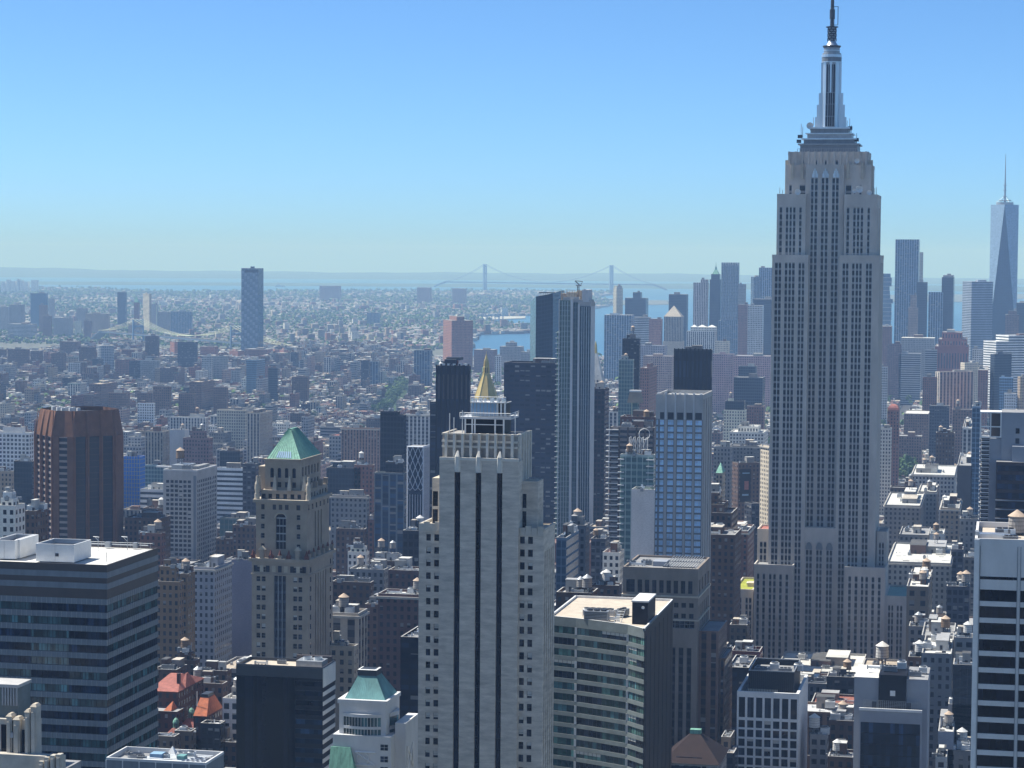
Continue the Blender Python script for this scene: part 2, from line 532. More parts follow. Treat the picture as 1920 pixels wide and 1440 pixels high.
def water_disc():
 mb = MB()
 rs = [0, 400, 1200, 2500, 4000, 6000, 8000, 10000, 12000, 14000, 16000, 18000, 20000, 23000, 26000, 29000, 32000, 36000, 40000, 46000, 54000, 64000]
 n = 96
 for i in range(len(rs) - 1):
  for k in range(n):
   a, b = 2 * math.pi * k / n, 2 * math.pi * (k + 1) / n
   q = [(rs[i], a), (rs[i + 1], a), (rs[i + 1], b), (rs[i], b)]
   pts = [(r * math.cos(t), r * math.sin(t), -r * r / EARTH - 2.0) for r, t in q]
   mb.poly(pts[1:] if i == 0 else pts, 'water')
 o = mb.build('sea', smooth=True)
 tag(o, kind='structure')
water_disc()
MANHATTAN = [(-1450, -9000), (-1450, 1000), (-1900, 2500), (-2500, 3600), (-2800, 4300), (-2700, 5050), (-1950, 5500), (-1300, 5700), (-850, 6000), (-350, 6700), (80, 7300), (450, 7000), (900, 5000), (1300, 2500), (1500, -9000)]
sheet('manhattan_ground', MANHATTAN, -.02, 'urban_ground', 700)
_bk = [(-300, 660), (560, 657), (760, 665), (876, 668), (884, 640), (898, 627), (993, 624), (993, 612), (905, 602), (882, 594), (1000, 591), (1060, 586), (1122, 578), (1148, 572), (1138, 563), (1118, 557), (1150, 553), (1145, 547), (1000, 544), (880, 547), (600, 547), (300, 549), (200, 544), (100, 541), (-300, 538)]
BROOKLYN = [on_ground(*p) for p in _bk]
sheet('brooklyn_ground', BROOKLYN, -.02, 'urban_ground', 900)
for _p in ([(1115, 573), (1255, 571), (1255, 563), (1120, 562)], [(1640, 566), (1830, 566), (1925, 560), (1925, 551), (1640, 553)]):
 sheet('island_ground', [on_ground(*q) for q in _p], -.02, 'urban_ground', 900)
for _p in ([(892, 625), (990, 622), (988, 613), (907, 604)], [(640, 637), (716, 637), (720, 631), (640, 630)], [(690, 606), (836, 606), (836, 600), (700, 600)], [(760, 583), (850, 582), (846, 577), (770, 577)], [(900, 600), (985, 597), (985, 593), (890, 594)], [(640, 655), (760, 657), (765, 650), (640, 649)]):
 sheet('pier_ground', [on_ground(*q) for q in _p], 1.0, 'pier_ground', 900)
sheet('park_lawn', [on_ground(*q) for q in [(500, 648), (660, 648), (670, 640), (520, 640)]], .6, 'park_green', 900)
AVENUES = [-1425, -1285, -1145, -1005, -865, -725, -585, -445, -305, -165, 115, 395, 675, 955]
def road_strip(name, x0, x1, y0, y1, dz):
 sheet(name, [(x0, y0), (x1, y0), (x1, y1), (x0, y1)], dz, 'asphalt', 900)
for _x in AVENUES[4:12]:
 road_strip('avenue_road', _x - 10, _x + 10, 300, 4300, .02)
def ridge(name, d0, d1, prof, n=120, seed=3):
 """far wooded hills across the bay: front slope, ridge, back slope"""
 r = random.Random(seed)
 mb = MB()
 rows = []
 ph = [r.uniform(0, 6.28) for _ in range(6)]
 for i in range(n + 1):
  px = -260 + i * (2450 / n)
  h = np.interp(px, [p for p, _ in prof], [q for _, q in prof])
  h *= 1 + .06 * math.sin(i * .35 + ph[0]) + .05 * math.sin(i * .9 + ph[1]) + .03 * math.sin(i * 2.1 + ph[2])
  dirx, diry = (lambda v: (v.x / math.hypot(v.x, v.y), v.y / math.hypot(v.x, v.y)))(ray(px, 510))
  row = []
  for t, k in ((0, 0), (.2, .45), (.5, 1), (.8, .7), (1, 0)):
   d = d0 + (d1 - d0) * t
   x, y = dirx * d, diry * d
   row.append((x, y, ground_z(x, y) + h * k - (2.5 if k == 0 else 0)))
  rows.append(row)
 for i in range(n):
  for k in range(4):
   mb.poly([rows[i][k], rows[i + 1][k], rows[i + 1][k + 1], rows[i][k + 1]], 'hill_green')
 o = mb.build(name, smooth=True)
 tag(o, kind='structure')
ridge('hills', 28500, 37000, [(-260, 105), (0, 108), (200, 78), (640, 66), (1000, 74), (1300, 78), (1500, 60), (1850, 48), (2100, 40)])
ridge('shore_hills', 20500, 23500, [(-260, 0), (820, 0), (880, 16), (930, 4), (1130, 6), (1180, 26), (1500, 42), (1900, 30), (2200, 30)], seed=9)
# ---------------------------------------------------------------- parts shared by buildings
_cache = {}
def win_mesh(w, h, nx, nz, fr, gl, blind=0.0):
 """one window: glass set behind a frame with mullions and a blind where one is drawn; faces -Y"""
 key = (round(w, 2), round(h, 2), nx, nz, fr, gl, round(blind, 2))
 if key in _cache:
  return _cache[key]
 mb = MB()
 mb.poly([(-w / 2, 0, -h / 2), (w / 2, 0, -h / 2), (w / 2, 0, h / 2), (-w / 2, 0, h / 2)], gl)
 if blind > 0:
  mb.poly([(-w / 2, -.02, h / 2 - h * blind), (w / 2, -.02, h / 2 - h * blind), (w / 2, -.02, h / 2), (-w / 2, -.02, h / 2)], 'blind')
 t, d = .07 if w < 3 else .10, -.09
 xs = [-w / 2 + t / 2 + (w - t) * i / nx for i in range(nx + 1)]
 zs = [-h / 2 + t / 2 + (h - t) * i / nz for i in range(nz + 1)]
 for x in xs:
  mb.box(x - t / 2, x + t / 2, d, -.03, -h / 2, h / 2, fr)
 for z in zs:
  mb.box(-w / 2, w / 2, d - .005, -.035, z - t / 2, z + t / 2, fr, bottom=True)
 o = mb.build('window')
 me = o.data
 bpy.data.objects.remove(o)
 _cache[key] = me
 return me
class Face:
 """one wall of a building: O left bottom corner seen from outside, e along it, n outward"""
 def __init__(self, O, e, n):
  self.O, self.e, self.n = O, e, n
 def p(self, u, d=0.0):
  return (self.O[0] + self.e[0] * u - self.n[0] * d, self.O[1] + self.e[1] * u - self.n[1] * d)
 @property
 def rot(self):
  return math.atan2(self.n[1], self.n[0]) + math.pi / 2
def front(x0, y):
 return Face((x0, y), (1, 0), (0, -1))
def right(x, y0):
 return Face((x, y0), (0, 1), (1, 0))
def left(x, y1):
 return Face((x, y1), (0, -1), (-1, 0))
def pierced(mb, F, W, z0, z1, cols, rows, dep, mat, skip=()):
 """a wall with real openings and their reveals; returns the openings"""
 out = []
 u = 0.0
 for i, (a, b) in enumerate(cols):
  if a > u + 1e-4:
   mb.wall(F.p(u), F.p(a), z0, z1, mat)
  v = z0
  for j, (c, d) in enumerate(rows):
   if (i, j) in skip:
    continue
   if c > v + 1e-4:
    mb.wall(F.p(a), F.p(b), v, c, mat)
   A, B, A2, B2 = F.p(a), F.p(b), F.p(a, dep), F.p(b, dep)
   mb.wall(A, A2, c, d, mat)
   mb.wall(B2, B, c, d, mat)
   mb.poly([(A[0], A[1], c), (B[0], B[1], c), (B2[0], B2[1], c), (A2[0], A2[1], c)], mat)
   mb.poly([(A2[0], A2[1], d), (B2[0], B2[1], d), (B[0], B[1], d), (A[0], A[1], d)], mat)
   out.append((F, (a + b) / 2, (c + d) / 2, b - a, d - c, dep))
   v = d
  if v < z1 - 1e-4:
   mb.wall(F.p(a), F.p(b), v, z1, mat)
  u = b
 if u < W - 1e-4:
  mb.wall(F.p(u), F.p(W), z0, z1, mat)
 return out
def even(W, n, frac, m0=0.0, m1=None):
 """n equal openings across a wall W wide, between margins"""
 m1 = m0 if m1 is None else m1
 b = (W - m0 - m1) / n
 return [(m0 + b * (i + .5 - frac / 2), m0 + b * (i + .5 + frac / 2)) for i in range(n)]
def levels(z0, z1, fl, hf, top_gap=0.0):
 """window rows counted down from the top"""
 out, z = [], z1 - top_gap
 while z - fl > z0:
  out.append((z - fl * (.5 + hf / 2), z - fl * (.5 - hf / 2)))
  z -= fl
 return list(reversed(out))
def put_windows(root, ops, nx, nz, fr, gl, name='window', limit=96, blinds=.25, rng=None):
 """each opening gets a window of its own; past the limit the rest become one part"""
 r = rng or random.Random(11)
 ops = sorted(ops, key=lambda o: -o[2] - (1000 if abs(o[0].n[0]) < .5 else 0))
 rest = []
 for k, (F, u, z, w, h, dep) in enumerate(ops):
  b = r.choice((0.35, .5, .7)) if r.random() < blinds else 0.0
  me = win_mesh(w, h, nx, nz, fr, gl, b)
  p = F.p(u, dep - .01)
  if k < limit:
   o = bpy.data.objects.new(name, me)
   COL.objects.link(o)
   o.parent = root
   o.location = (p[0], p[1], z)
   o.rotation_euler = (0, 0, F.rot)
  else:
   rest.append((me, p, z, F.rot))
 if rest:
  bm = bmesh.new()
  mats = []
  for me, p, z, rot in rest:
   n0 = len(bm.faces)
   nv = len(bm.verts)
   bm.from_mesh(me)
   bm.verts.ensure_lookup_table()
   bm.faces.ensure_lookup_table()
   M = Matrix.Translation((p[0], p[1], z)) @ Matrix.Rotation(rot, 4, 'Z')
   for v in bm.verts[nv:]:
    v.co = M @ v.co
   idx = []
   for s in me.materials:
    if s not in mats:
     mats.append(s)
    idx.append(mats.index(s))
   for f in bm.faces[n0:]:
    f.material_index = idx[f.material_index]
  me = bpy.data.meshes.new(name)
  bm.to_mesh(me)
  bm.free()
  for s in mats:
   me.materials.append(s)
  o = bpy.data.objects.new(name, me)
  COL.objects.link(o)
  o.parent = root
  tag(o, kind='stuff')
def flat_roof(root, P, z, par, deck, rim, k=.5, name='roof', wt=None):
 """sunken deck with a parapet: outer wall up to z + par is part of the roof"""
 mb = MB()
 cx, cy = sum(p[0] for p in P) / len(P), sum(p[1] for p in P) / len(P)
 n = len(P)
 I = []
 for p in P:
  d = Vector((cx - p[0], cy - p[1]))
  d = d / max(abs(d.x), abs(d.y), 1e-6) * k if n == 4 else d.normalized() * k * 1.4
  I.append((p[0] + math.copysign(k, d.x) if n == 4 else p[0] + d.x, p[1] + math.copysign(k, d.y) if n == 4 else p[1] + d.y))
 for i in range(n):
  j = (i + 1) % n
  if z + par > (wt or z):
   mb.wall(P[i], P[j], wt or z, z + par, rim)
  mb.poly([(*P[i], z + par), (*P[j], z + par), (*I[j], z + par), (*I[i], z + par)], rim)
  mb.wall(I[j], I[i], z + .01, z + par, rim)
 mb.poly([(*p, z + .01) for p in I], deck)
 return mb.build(name, root)
def rect(x0, x1, y0, y1):
 return [(x0, y0), (x1, y0), (x1, y1), (x0, y1)]
def tank_meshes():
 for wood, cap in (('timber', 'tank_cap'), ('tank_grey', 'tank_cap'), ('tank_grey', 'grey_metal'), ('tank_white', 'tank_white')):
  mb = MB()
  for a in range(4):
   t = math.pi / 4 + a * math.pi / 2
   mb.bar((1.5 * math.cos(t), 1.5 * math.sin(t), 0), (1.5 * math.cos(t), 1.5 * math.sin(t), 3.0), .14, 'dark_metal', 4)
  for a in range(4):
   t, s = math.pi / 4 + a * math.pi / 2, math.pi / 4 + (a + 1) * math.pi / 2
   mb.bar((1.5 * math.cos(t), 1.5 * math.sin(t), .3), (1.5 * math.cos(s), 1.5 * math.sin(s), 2.7), .07, 'dark_metal', 3)
  mb.ring(0, 0, 2.3, 3.0, 2.3, 3.25, 'dark_metal', 14, top=True)
  mb.ring(0, 0, 2.15, 3.25, 2.0, 7.2, wood, 14)
  for z in (3.9, 4.9, 5.9, 6.7):
   r = 2.15 - .15 * (z - 3.25) / 3.95 + .03
   mb.ring(0, 0, r, z, r, z + .09, 'dark_metal', 14)
  o = mb.build('water_tank')
  mc = MB()
  mc.ring(0, 0, 2.3, 7.15, .12, 8.7, cap, 14, top=True)
  c = mc.build('conical_roof')
  yield o.data, c.data
  bpy.data.objects.remove(o)
  bpy.data.objects.remove(c)
TANKS = list(tank_meshes())
def water_tank(root, x, y, z, kind=1, s=1.0):
 a, b = TANKS[kind]
 o = bpy.data.objects.new('water_tank', a)
 COL.objects.link(o)
 o.parent = root
 o.location = (x, y, z)
 o.scale = (s, s, s)
 c = bpy.data.objects.new('conical_roof', b)
 COL.objects.link(c)
 c.parent = o
 return o
def hvac_mesh(kind):
 mb = MB()
 if kind == 0:      # long packaged unit with louvres and two fan drums
  mb.box(-3, 3, -1.3, 1.3, .4, 2.6, 'grey_metal')
  mb.box(-2.8, 2.8, -1.1, 1.1, 0, .4, 'dark_metal')
  for x in (-1.7, 0, 1.7):
   mb.ring(x, 0, .75, 2.6, .75, 3.0, 'dark_metal', 10, top=True)
  for i in range(5):
   mb.box(-2.7, 2.7, -1.36, -1.3, .7 + i * .36, .85 + i * .36, 'dark_metal', bottom=True)
 elif kind == 1:    # cooling tower
  mb.box(-2, 2, -2, 2, .8, 3.6, 'white_paint')
  for x in (-1.8, 1.8):
   for y in (-1.8, 1.8):
    mb.box(x - .12, x + .12, y - .12, y + .12, 0, .8, 'dark_metal')
  mb.ring(0, 0, 1.5, 3.6, 1.7, 4.4, 'grey_metal', 12)
  mb.ring(0, 0, 1.5, 3.62, .1, 3.7, 'dark_metal', 12, top=True)
  for i in range(5):
   mb.box(-1.9, 1.9, -2.05, -2.0, 1.1 + i * .42, 1.3 + i * .42, 'grey_metal', bottom=True)
 else:              # duct run with an elbow
  mb.box(-3.5, 2.5, -.5, .5, .5, 1.5, 'bright_metal', bottom=True)
  mb.box(2.5, 3.5, -.5, .5, 0, 2.4, 'bright_metal')
  mb.box(-4.2, -3.5, -.9, .9, 0, 1.9, 'grey_metal')
  for x in (-2, 0, 2):
   mb.box(x - .1, x + .1, -.6, .6, 0, .5, 'dark_metal')
 o = mb.build('rooftop_unit')
 me = o.data
 bpy.data.objects.remove(o)
 return me
HVAC = [hvac_mesh(k) for k in range(3)]
def hvac(root, x, y, z, kind=0, s=1.0, rot=0.0):
 o = bpy.data.objects.new('rooftop_unit', HVAC[kind])
 COL.objects.link(o)
 o.parent = root
 o.location = (x, y, z)
 o.scale = (s, s, s)
 o.rotation_euler = (0, 0, rot)
 return o
class Site:
 """a building plot: origin at the corner seen at pixel (px, py), Y metres down the avenues"""
 def __init__(self, name, label, cat, px, py, Y, group=None):
  p = at(px, py, Y)
  self.X, self.Y, self.ztop = p.x, Y, p.z
  self.root = thing(name, label, cat, (p.x, Y, 0), 0, group)
 def x(self, px, py, dy=0.0):
  return at(px, py, self.Y + dy).x - self.X
 def z(self, px, py, dy=0.0):
  return at(px, py, self.Y + dy).z
 def depth(self, px, py, x=0.0):
  """how far back the edge at local x is seen at px"""
  r = ray(px, py)
  return (self.X + x) * r.y / r.x - self.Y
# ---------------------------------------------------------------- the tall limestone skyscraper with the mast
def strip_part(root, F, u0, u1, z0, z1, dep, fl=3.62, name='window_strip', span=(.32, .31, .30), glas=(.008, .011, .019), hf=.68, trim='bright_metal', tw=.13):
 """a vertical strip of windows and metal spandrels set in a slot of the wall"""
 mb = MB()
 at_ = (span, span, glas, (1.0, hf, RNG.random()))
 mb.wall(F.p(u0, dep - .01), F.p(u1, dep - .01), z0, z1, FAC, at_, 1, max(1, round((z1 - z0) / fl)))
 if trim:
  for u in (u0, u1 - tw):
   a, b = F.p(u, dep * .25), F.p(u + tw, dep - .02)
   mb.box(min(a[0], b[0]), max(a[0], b[0]), min(a[1], b[1]), max(a[1], b[1]), z0, z1, trim)
 return mb.build(name, root)
def empire():
 S = Site('skyscraper', 'tallest grey limestone skyscraper with stepped shoulders, silver mast and dark window strips', 'skyscraper', 1448, 490, 1284)
 R, wl = S.root, MB()
 M = 'limestone'
 def block(xa, xb, py, dy0, dy1, groups, z0=0.0, pyx=None, top_gap=3.2, west=0, par=1.0, sideroof=None):
  yy = pyx or py
  x0, x1 = S.x(xa, yy, dy0), S.x(xb, yy, dy0)
  zt = S.z((xa + xb) / 2, py, dy0)
  F = front(x0, dy0)
  cols = [(S.x(a - .5, yy, dy0) - x0, S.x(b + .5, yy, dy0) - x0) for a, b in groups]
  ops = pierced(wl, F, x1 - x0, z0, zt, cols, [(max(z0, 2), zt - top_gap)], .6, M)
  for o in ops:
   strip_part(R, F, o[1] - o[3] / 2, o[1] + o[3] / 2, o[2] - o[4] / 2, o[2] + o[4] / 2, .6)
  W = dy1 - dy0
  Fr = right(x1, dy0)
  if west:
   ops = pierced(wl, Fr, W, z0, zt, even(W, west, .45, 2), [(max(z0, 2), zt - top_gap)], .5, M)
   for o in ops:
    strip_part(R, Fr, o[1] - o[3] / 2, o[1] + o[3] / 2, o[2] - o[4] / 2, o[2] + o[4] / 2, .5)
  else:
   wl.wall(Fr.p(0), Fr.p(W), z0, zt, M)
  wl.wall((x0, dy1), (x0, dy0), z0, zt, M)
  wl.wall((x1, dy1), (x0, dy1), z0, zt, M)
  wl.poly([(x0, dy0, zt), (x1, dy0, zt), (x1, dy1, zt), (x0, dy1, zt)], 'grey_roof' if not sideroof else sideroof)
  # parapet rim
  for a, b, c, d in ((x0, x1, dy0 - .15, dy0 + .5), (x0, x1, dy1 - .5, dy1), (x0 - .15, x0 + .5, dy0 + .51, dy1 - .51), (x1 - .5, x1 + .15, dy0 + .51, dy1 - .51)):
   wl.box(a, b, c, d, zt - .8, zt + par, M, bottom=True)
  return x0, x1, zt
 pair = lambda *v: [(v[i], v[i + 1]) for i in range(0, len(v), 2)]
 # two main wings of the shaft, lower and upper stage
 block(1448, 1516, 481, 0, 44, pair(1453.3, 1458.6, 1460, 1465, 1471.7, 1476.7, 1479, 1483.5, 1485.5, 1490.3, 1497.5, 1502, 1504, 1508.5))
 block(1574, 1649, 482, 0, 44, pair(1580, 1585, 1586.5, 1591, 1598, 1602.5, 1605, 1609.5, 1611.5, 1616, 1624, 1628.5, 1630, 1635), west=5)
 block(1457, 1511, 367, 2.5, 42, pair(1462, 1467, 1474, 1478.5, 1481, 1485, 1487.5, 1492, 1499, 1503.5), z0=200, top_gap=6)
 block(1583, 1645, 368, 2.5, 42, pair(1588, 1593, 1600.5, 1605, 1607.5, 1612, 1614.5, 1619, 1627, 1631.5), z0=200, top_gap=6, west=5)
 # centre of the shaft, set back, up into the crown
 block(1511, 1583, 312, 6.5, 40, pair(1521.5, 1526, 1528.5, 1533.5, 1541, 1546, 1548.5, 1553.5, 1561, 1566, 1568, 1573), top_gap=6)
 # crown with chamfered shoulders
 block(1473, 1511, 312, 8, 38, pair(1480.5, 1485, 1500, 1510.5), z0=280, top_gap=10)
 block(1583, 1634, 312, 8, 38, pair(1586.5, 1597, 1612, 1616), z0=280, top_gap=10, west=3)
 block(1478, 1628, 288, 9, 36, pair(1503.5, 1507, 1527, 1532, 1547, 1552, 1567, 1571.5), z0=300, top_gap=3.5)
 # lower centre block with three arches, lower wings, flanks and annexes
 x0, x1, z = block(1508.5, 1566.5, 993, .6, 6.4, pair(1511.5, 1516.5, 1518, 1523, 1531, 1535.5, 1537, 1541.5, 1550, 1554.5, 1556, 1561), top_gap=11)
 arch = MB()
 for a, b in ((1510.5, 1523), (1530, 1542.5), (1549, 1561.5)):
  c, r = (S.x(a, 1005) + S.x(b, 1005)) / 2, (S.x(b, 1005) - S.x(a, 1005)) / 2
  zz = z - 11
  pts = [(c + r * math.cos(t), .25, zz + 2.0 + 1.25 * r * math.sin(t)) for t in [math.pi * k / 10 for k in range(11)]]
  pts = [(c - r, .25, zz), (c + r, .25, zz)] + pts
  arch.poly(pts, 'spandrel_grey')
  for k in range(10):
   p, q = pts[2 + k], pts[3 + k]
   arch.bar(p, q, .28, M, 4)
 arch.build('arch_panel', R)
 block(1414, 1487, 1062, -9, 20, pair(1419.3, 1423.7, 1430, 1434.7, 1442, 1446.5, 1450, 1454.5, 1461.3, 1466, 1473, 1478), top_gap=4, pyx=1066)
 block(1584, 1660, 1067, -9, 20, pair(1590.8, 1596, 1602.7, 1608, 1614.6, 1619, 1622.8, 1627.6, 1634.6, 1639.6, 1646.5, 1651.5), top_gap=4, west=3, pyx=1070)
 x0, x1, z = block(1420, 1443, 995, 8, 30, pair(1425, 1430, 1432, 1437), top_gap=6, pyx=1000, sideroof='red_tile')
 block(1644, 1663, 1000, 8, 30, pair(1648.5, 1652, 1654, 1657.5), top_gap=5, west=3)
 x0, x1, z = block(1374.5, 1412, 1108, -5, 44, pair(1380.5, 1384.5, 1386, 1390, 1398, 1402, 1404.5, 1409), top_gap=3.5, pyx=1112, sideroof='sedum_roof')
 rf = MB()
 rf.box(x0 + 6, x0 + 9.5, 12, 20, z + .02, z + 2.2, 'tan_roof')
 rf.box(x0 + 4.6, x0 + 6.2, 20, 24, z + .02, z + 1.2, 'white_paint')
 rf.build('roof_hatch', R)
 block(1660, 1702, 1121, -4, 40, pair(1665.5, 1669.5, 1671.5, 1675, 1681.5, 1685.5, 1688, 1692), top_gap=4, west=4, sideroof='copper_seam')
 wl.build('tower_walls', R)
 # crown trim
 cr = MB()
 D = 26.0
 zz = lambda py: S.z(1558, py, D)
 cx = S.x(1557.5, 240, D)
 for a, b in ((1523, 1534), (1542, 1554), (1562, 1574)):
  xa, xb, z0, z1 = S.x(a, 325, 6), S.x(b, 325, 6), S.z(1550, 333, 6), S.z(1550, 316, 6)
  w = xb - xa
  for k, (f, t) in enumerate(((0, .45), (.17, .75), (.38, 1.0), (.62, .75), (.82, .45))):
   cr.box(xa + w * f, xa + w * (f + .17), 5.9 - .3 * (k % 2), 6.45, z0, z0 + (z1 - z0) * t, 'bright_metal', bottom=True)
 for a in (1504, 1590, 1486, 1617):
  xa = S.x(a, 320, 7.6)
  cr.box(xa - .7, xa + .7, 6.6, 7.95, S.z(a, 335, 7.6), S.z(a, 306, 7.6), 'buff_stone', bottom=True)
 for k in range(13):
  xa = S.x(1480 + k * 12, 290, 8.6)
  cr.box(xa - .55, xa + .55, 8.2, 8.9, S.z(1550, 312, 8.6), S.z(1550, 284, 8.6), M, bottom=True)
 for a in (1476, 1631):
  xa = S.x(a, 340, 8)
  cr.box(xa - 1.3, xa + 1.3, 9.5, 12, S.z(a, 366, 8), S.z(a, 300, 8), 'buff_stone')
 cr.build('crown_trim', R)
 deck = MB()
 for k in range(26):
  xa = S.x(1500, 282, D) + k * (S.x(1612, 282, D) - S.x(1500, 282, D)) / 25
  deck.box(xa - .12, xa + .12, 10.2, 10.4, zz(289), zz(281), 'grey_metal')
 deck.box(S.x(1500, 282, D), S.x(1612, 282, D), 10.15, 10.35, zz(281.6), zz(281), 'grey_metal', bottom=True)
 deck.build('deck_railing', R)
 ti = MB()
 for pa, pb, hw, hd, m in ((289, 273.5, 15.6, 12, 'spandrel_grey'), (273.5, 271, 16.8, 13, 'grey_metal'), (271, 263.5, 13.8, 11, 'spandrel_grey'), (263.5, 261, 15, 12, 'bright_metal'),
       (261, 253, 12, 9.6, 'grey_metal'), (253, 251, 13, 10.5, 'bright_metal'), (251, 243, 10.4, 8.6, 'spandrel_grey'), (243, 240, 11.2, 9.2, 'bright_metal')):
  ti.box(cx - hw, cx + hw, D - hd, D + hd, zz(pa), zz(pb), m, bottom=True)
 ti.build('mast_base', R)
 ms = MB()
 ms.ring(cx, D, 5.1, zz(241), 5.1, zz(118), 'bright_metal', 16)
 for pa, pb, h in ((241, 220, 8.5), (220, 197, 7.6), (197, 175, 6.6), (175, 118, 5.5)):
  ms.box(cx - h, cx + h, D - 2, D + 2, zz(pa), zz(pb), 'bright_metal')
  ms.box(cx - 2.6, cx + 2.6, D - h * .9, D + h * .9, zz(pa), zz(pb), 'grey_metal')
 for r0, pa, r1, pb, m in ((5.6, 118, 5.6, 116, 'bright_metal'), (5.45, 116, 5.45, 108, 'spandrel_grey'), (5.6, 108, 5.6, 103, 'bright_metal'), (5.1, 103, 5.1, 100, 'grey_metal'), (4.35, 100, 4.35, 90, 'grey_metal'), (4.5, 96, 4.5, 94.5, 'bright_metal'),
       (5.0, 88, 5.0, 86, 'dark_metal'), (4.35, 90, 5.0, 88, 'dark_metal'), (3.5, 86, 1.9, 77, 'bright_metal')):
  ms.ring(cx, D, r0, zz(pa), r1, zz(pb), m, 20, top=True)
 ms.build('mast', R)
 for k, (w0, w1) in enumerate(((-2.3, -1.4), (-.95, -.1), (.2, 1.0), (1.4, 2.3))):
  g = MB()
  for pa, pb, h in ((238, 220, 8.5), (219, 197, 7.6), (196, 175, 6.6), (174, 122, 5.5)):
   g.wall((cx + w0, D - h * .9 - .05), (cx + w1, D - h * .9 - .05), zz(pa), zz(pb), 'dark_glass')
  g.build('mast_window', R)
 an = MB()
 r = random.Random(4)
 an.ring(cx, D, 1.75, zz(77), 1.65, zz(51), 'dark_metal', 10)
 for k in range(6):
  z = zz(75 - k * 4.2)
  an.ring(cx, D, 2.15, z, 2.15, z + .5, 'grey_metal', 10, top=True)
  for q in range(6):
   t = q * 1.047 + k * .5
   an.box(cx + 2.3 * math.cos(t) - .25, cx + 2.3 * math.cos(t) + .25, D + 2.3 * math.sin(t) - .25, D + 2.3 * math.sin(t) + .25, z - .8, z + .9, 'dark_metal', bottom=True)
 an.ring(cx, D, 3.4, zz(51.5), 3.4, zz(50), 'dark_metal', 14, top=True)
 for q in range(4):
  t = q * math.pi / 2 + .78
  an.bar((cx + 1.4 * math.cos(t), D + 1.4 * math.sin(t), zz(50)), (cx + 1.2 * math.cos(t), D + 1.2 * math.sin(t), zz(14)), .16, 'grey_metal')
 for k in range(9):
  z0, z1 = zz(50 - k * 4), zz(46 - k * 4)
  for q in range(4):
   t, s = q * math.pi / 2 + .78, (q + 1) * math.pi / 2 + .78
   an.bar((cx + 1.35 * math.cos(t), D + 1.35 * math.sin(t), z0), (cx + 1.3 * math.cos(s), D + 1.3 * math.sin(s), z1), .1, 'dark_metal', 3)
 an.ring(cx, D, .75, zz(50), .7, zz(14), 'dark_metal', 8)
 an.ring(cx, D, 1.45, zz(36), 1.45, zz(18), 'dark_metal', 8, top=True)
 xf = cx + 3.1
 an.bar((xf, D, zz(47)), (xf, D, zz(12)), .2, 'dark_metal')
 an.bar((cx, D, zz(47)), (xf, D, zz(47)), .15, 'dark_metal')
 an.bar((cx, D, zz(12.5)), (xf, D, zz(12.5)), .15, 'dark_metal')
 an.ring(cx, D, .95, zz(14), .8, zz(-60), 'dark_metal', 8)
 an.ring(cx, D, .4, zz(-60), .2, zz(-130), 'dark_metal', 6, top=True)
 an.build('antenna', R)
 # dishes and whips on the setbacks
 for px, py, s, d in ((1496, 360, 1.7, 3), (1602, 358, 1.2, 3), (1612, 355, 1.9, 3), (1630, 361, 1.4, 3), (1519, 236, 1.9, 16), (1607, 302, 1.4, 7.5), (1609, 352, 1.0, 3.5)):
  b = MB()
  x, z = S.x(px, py, d), S.z(px, py, d)
  n = 14
  c = (x, d - .25 * s, z)
  ringp = [(x + s * math.cos(2 * math.pi * k / n), d - .7 * s, z + s * math.sin(2 * math.pi * k / n)) for k in range(n)]
  for k in range(n):
   b.poly([c, ringp[k], ringp[(k + 1) % n]], 'white_paint')
  b.bar((x, d - .2, z), (x, d + 1.2, z - s * 1.2), .2, 'dark_metal')
  b.build('satellite_dish', R)
 wh = MB()
 for px, pb, pt, d in ((1462, 366, 352, 3), (1467, 366, 356, 3), (1640, 366, 353, 3), (1643, 366, 351, 3), (1502, 258, 232, 18), (1505, 258, 238, 18), (1525, 236, 220, 18), (1588, 250, 226, 18), (1593, 246, 222, 18), (1606, 270, 250, 18), (1596, 262, 235, 18)):
  wh.bar((S.x(px, pb, d), d, S.z(px, pb, d)), (S.x(px, pb, d), d, S.z(px, pt, d)), .16, 'grey_metal', 4)
 for px, py, d in ((1600, 262, 17), (1606, 262, 17), (1594, 240, 18), (1500, 256, 17), (1498, 265, 17)):
  wh.box(S.x(px, py, d) - 1.2, S.x(px, py, d) + 1.2, d - .8, d + .8, S.z(px, py, d) - .9, S.z(px, py, d) + .9, 'dark_metal', bottom=True)
 wh.build('whip_antennas', R)
empire()
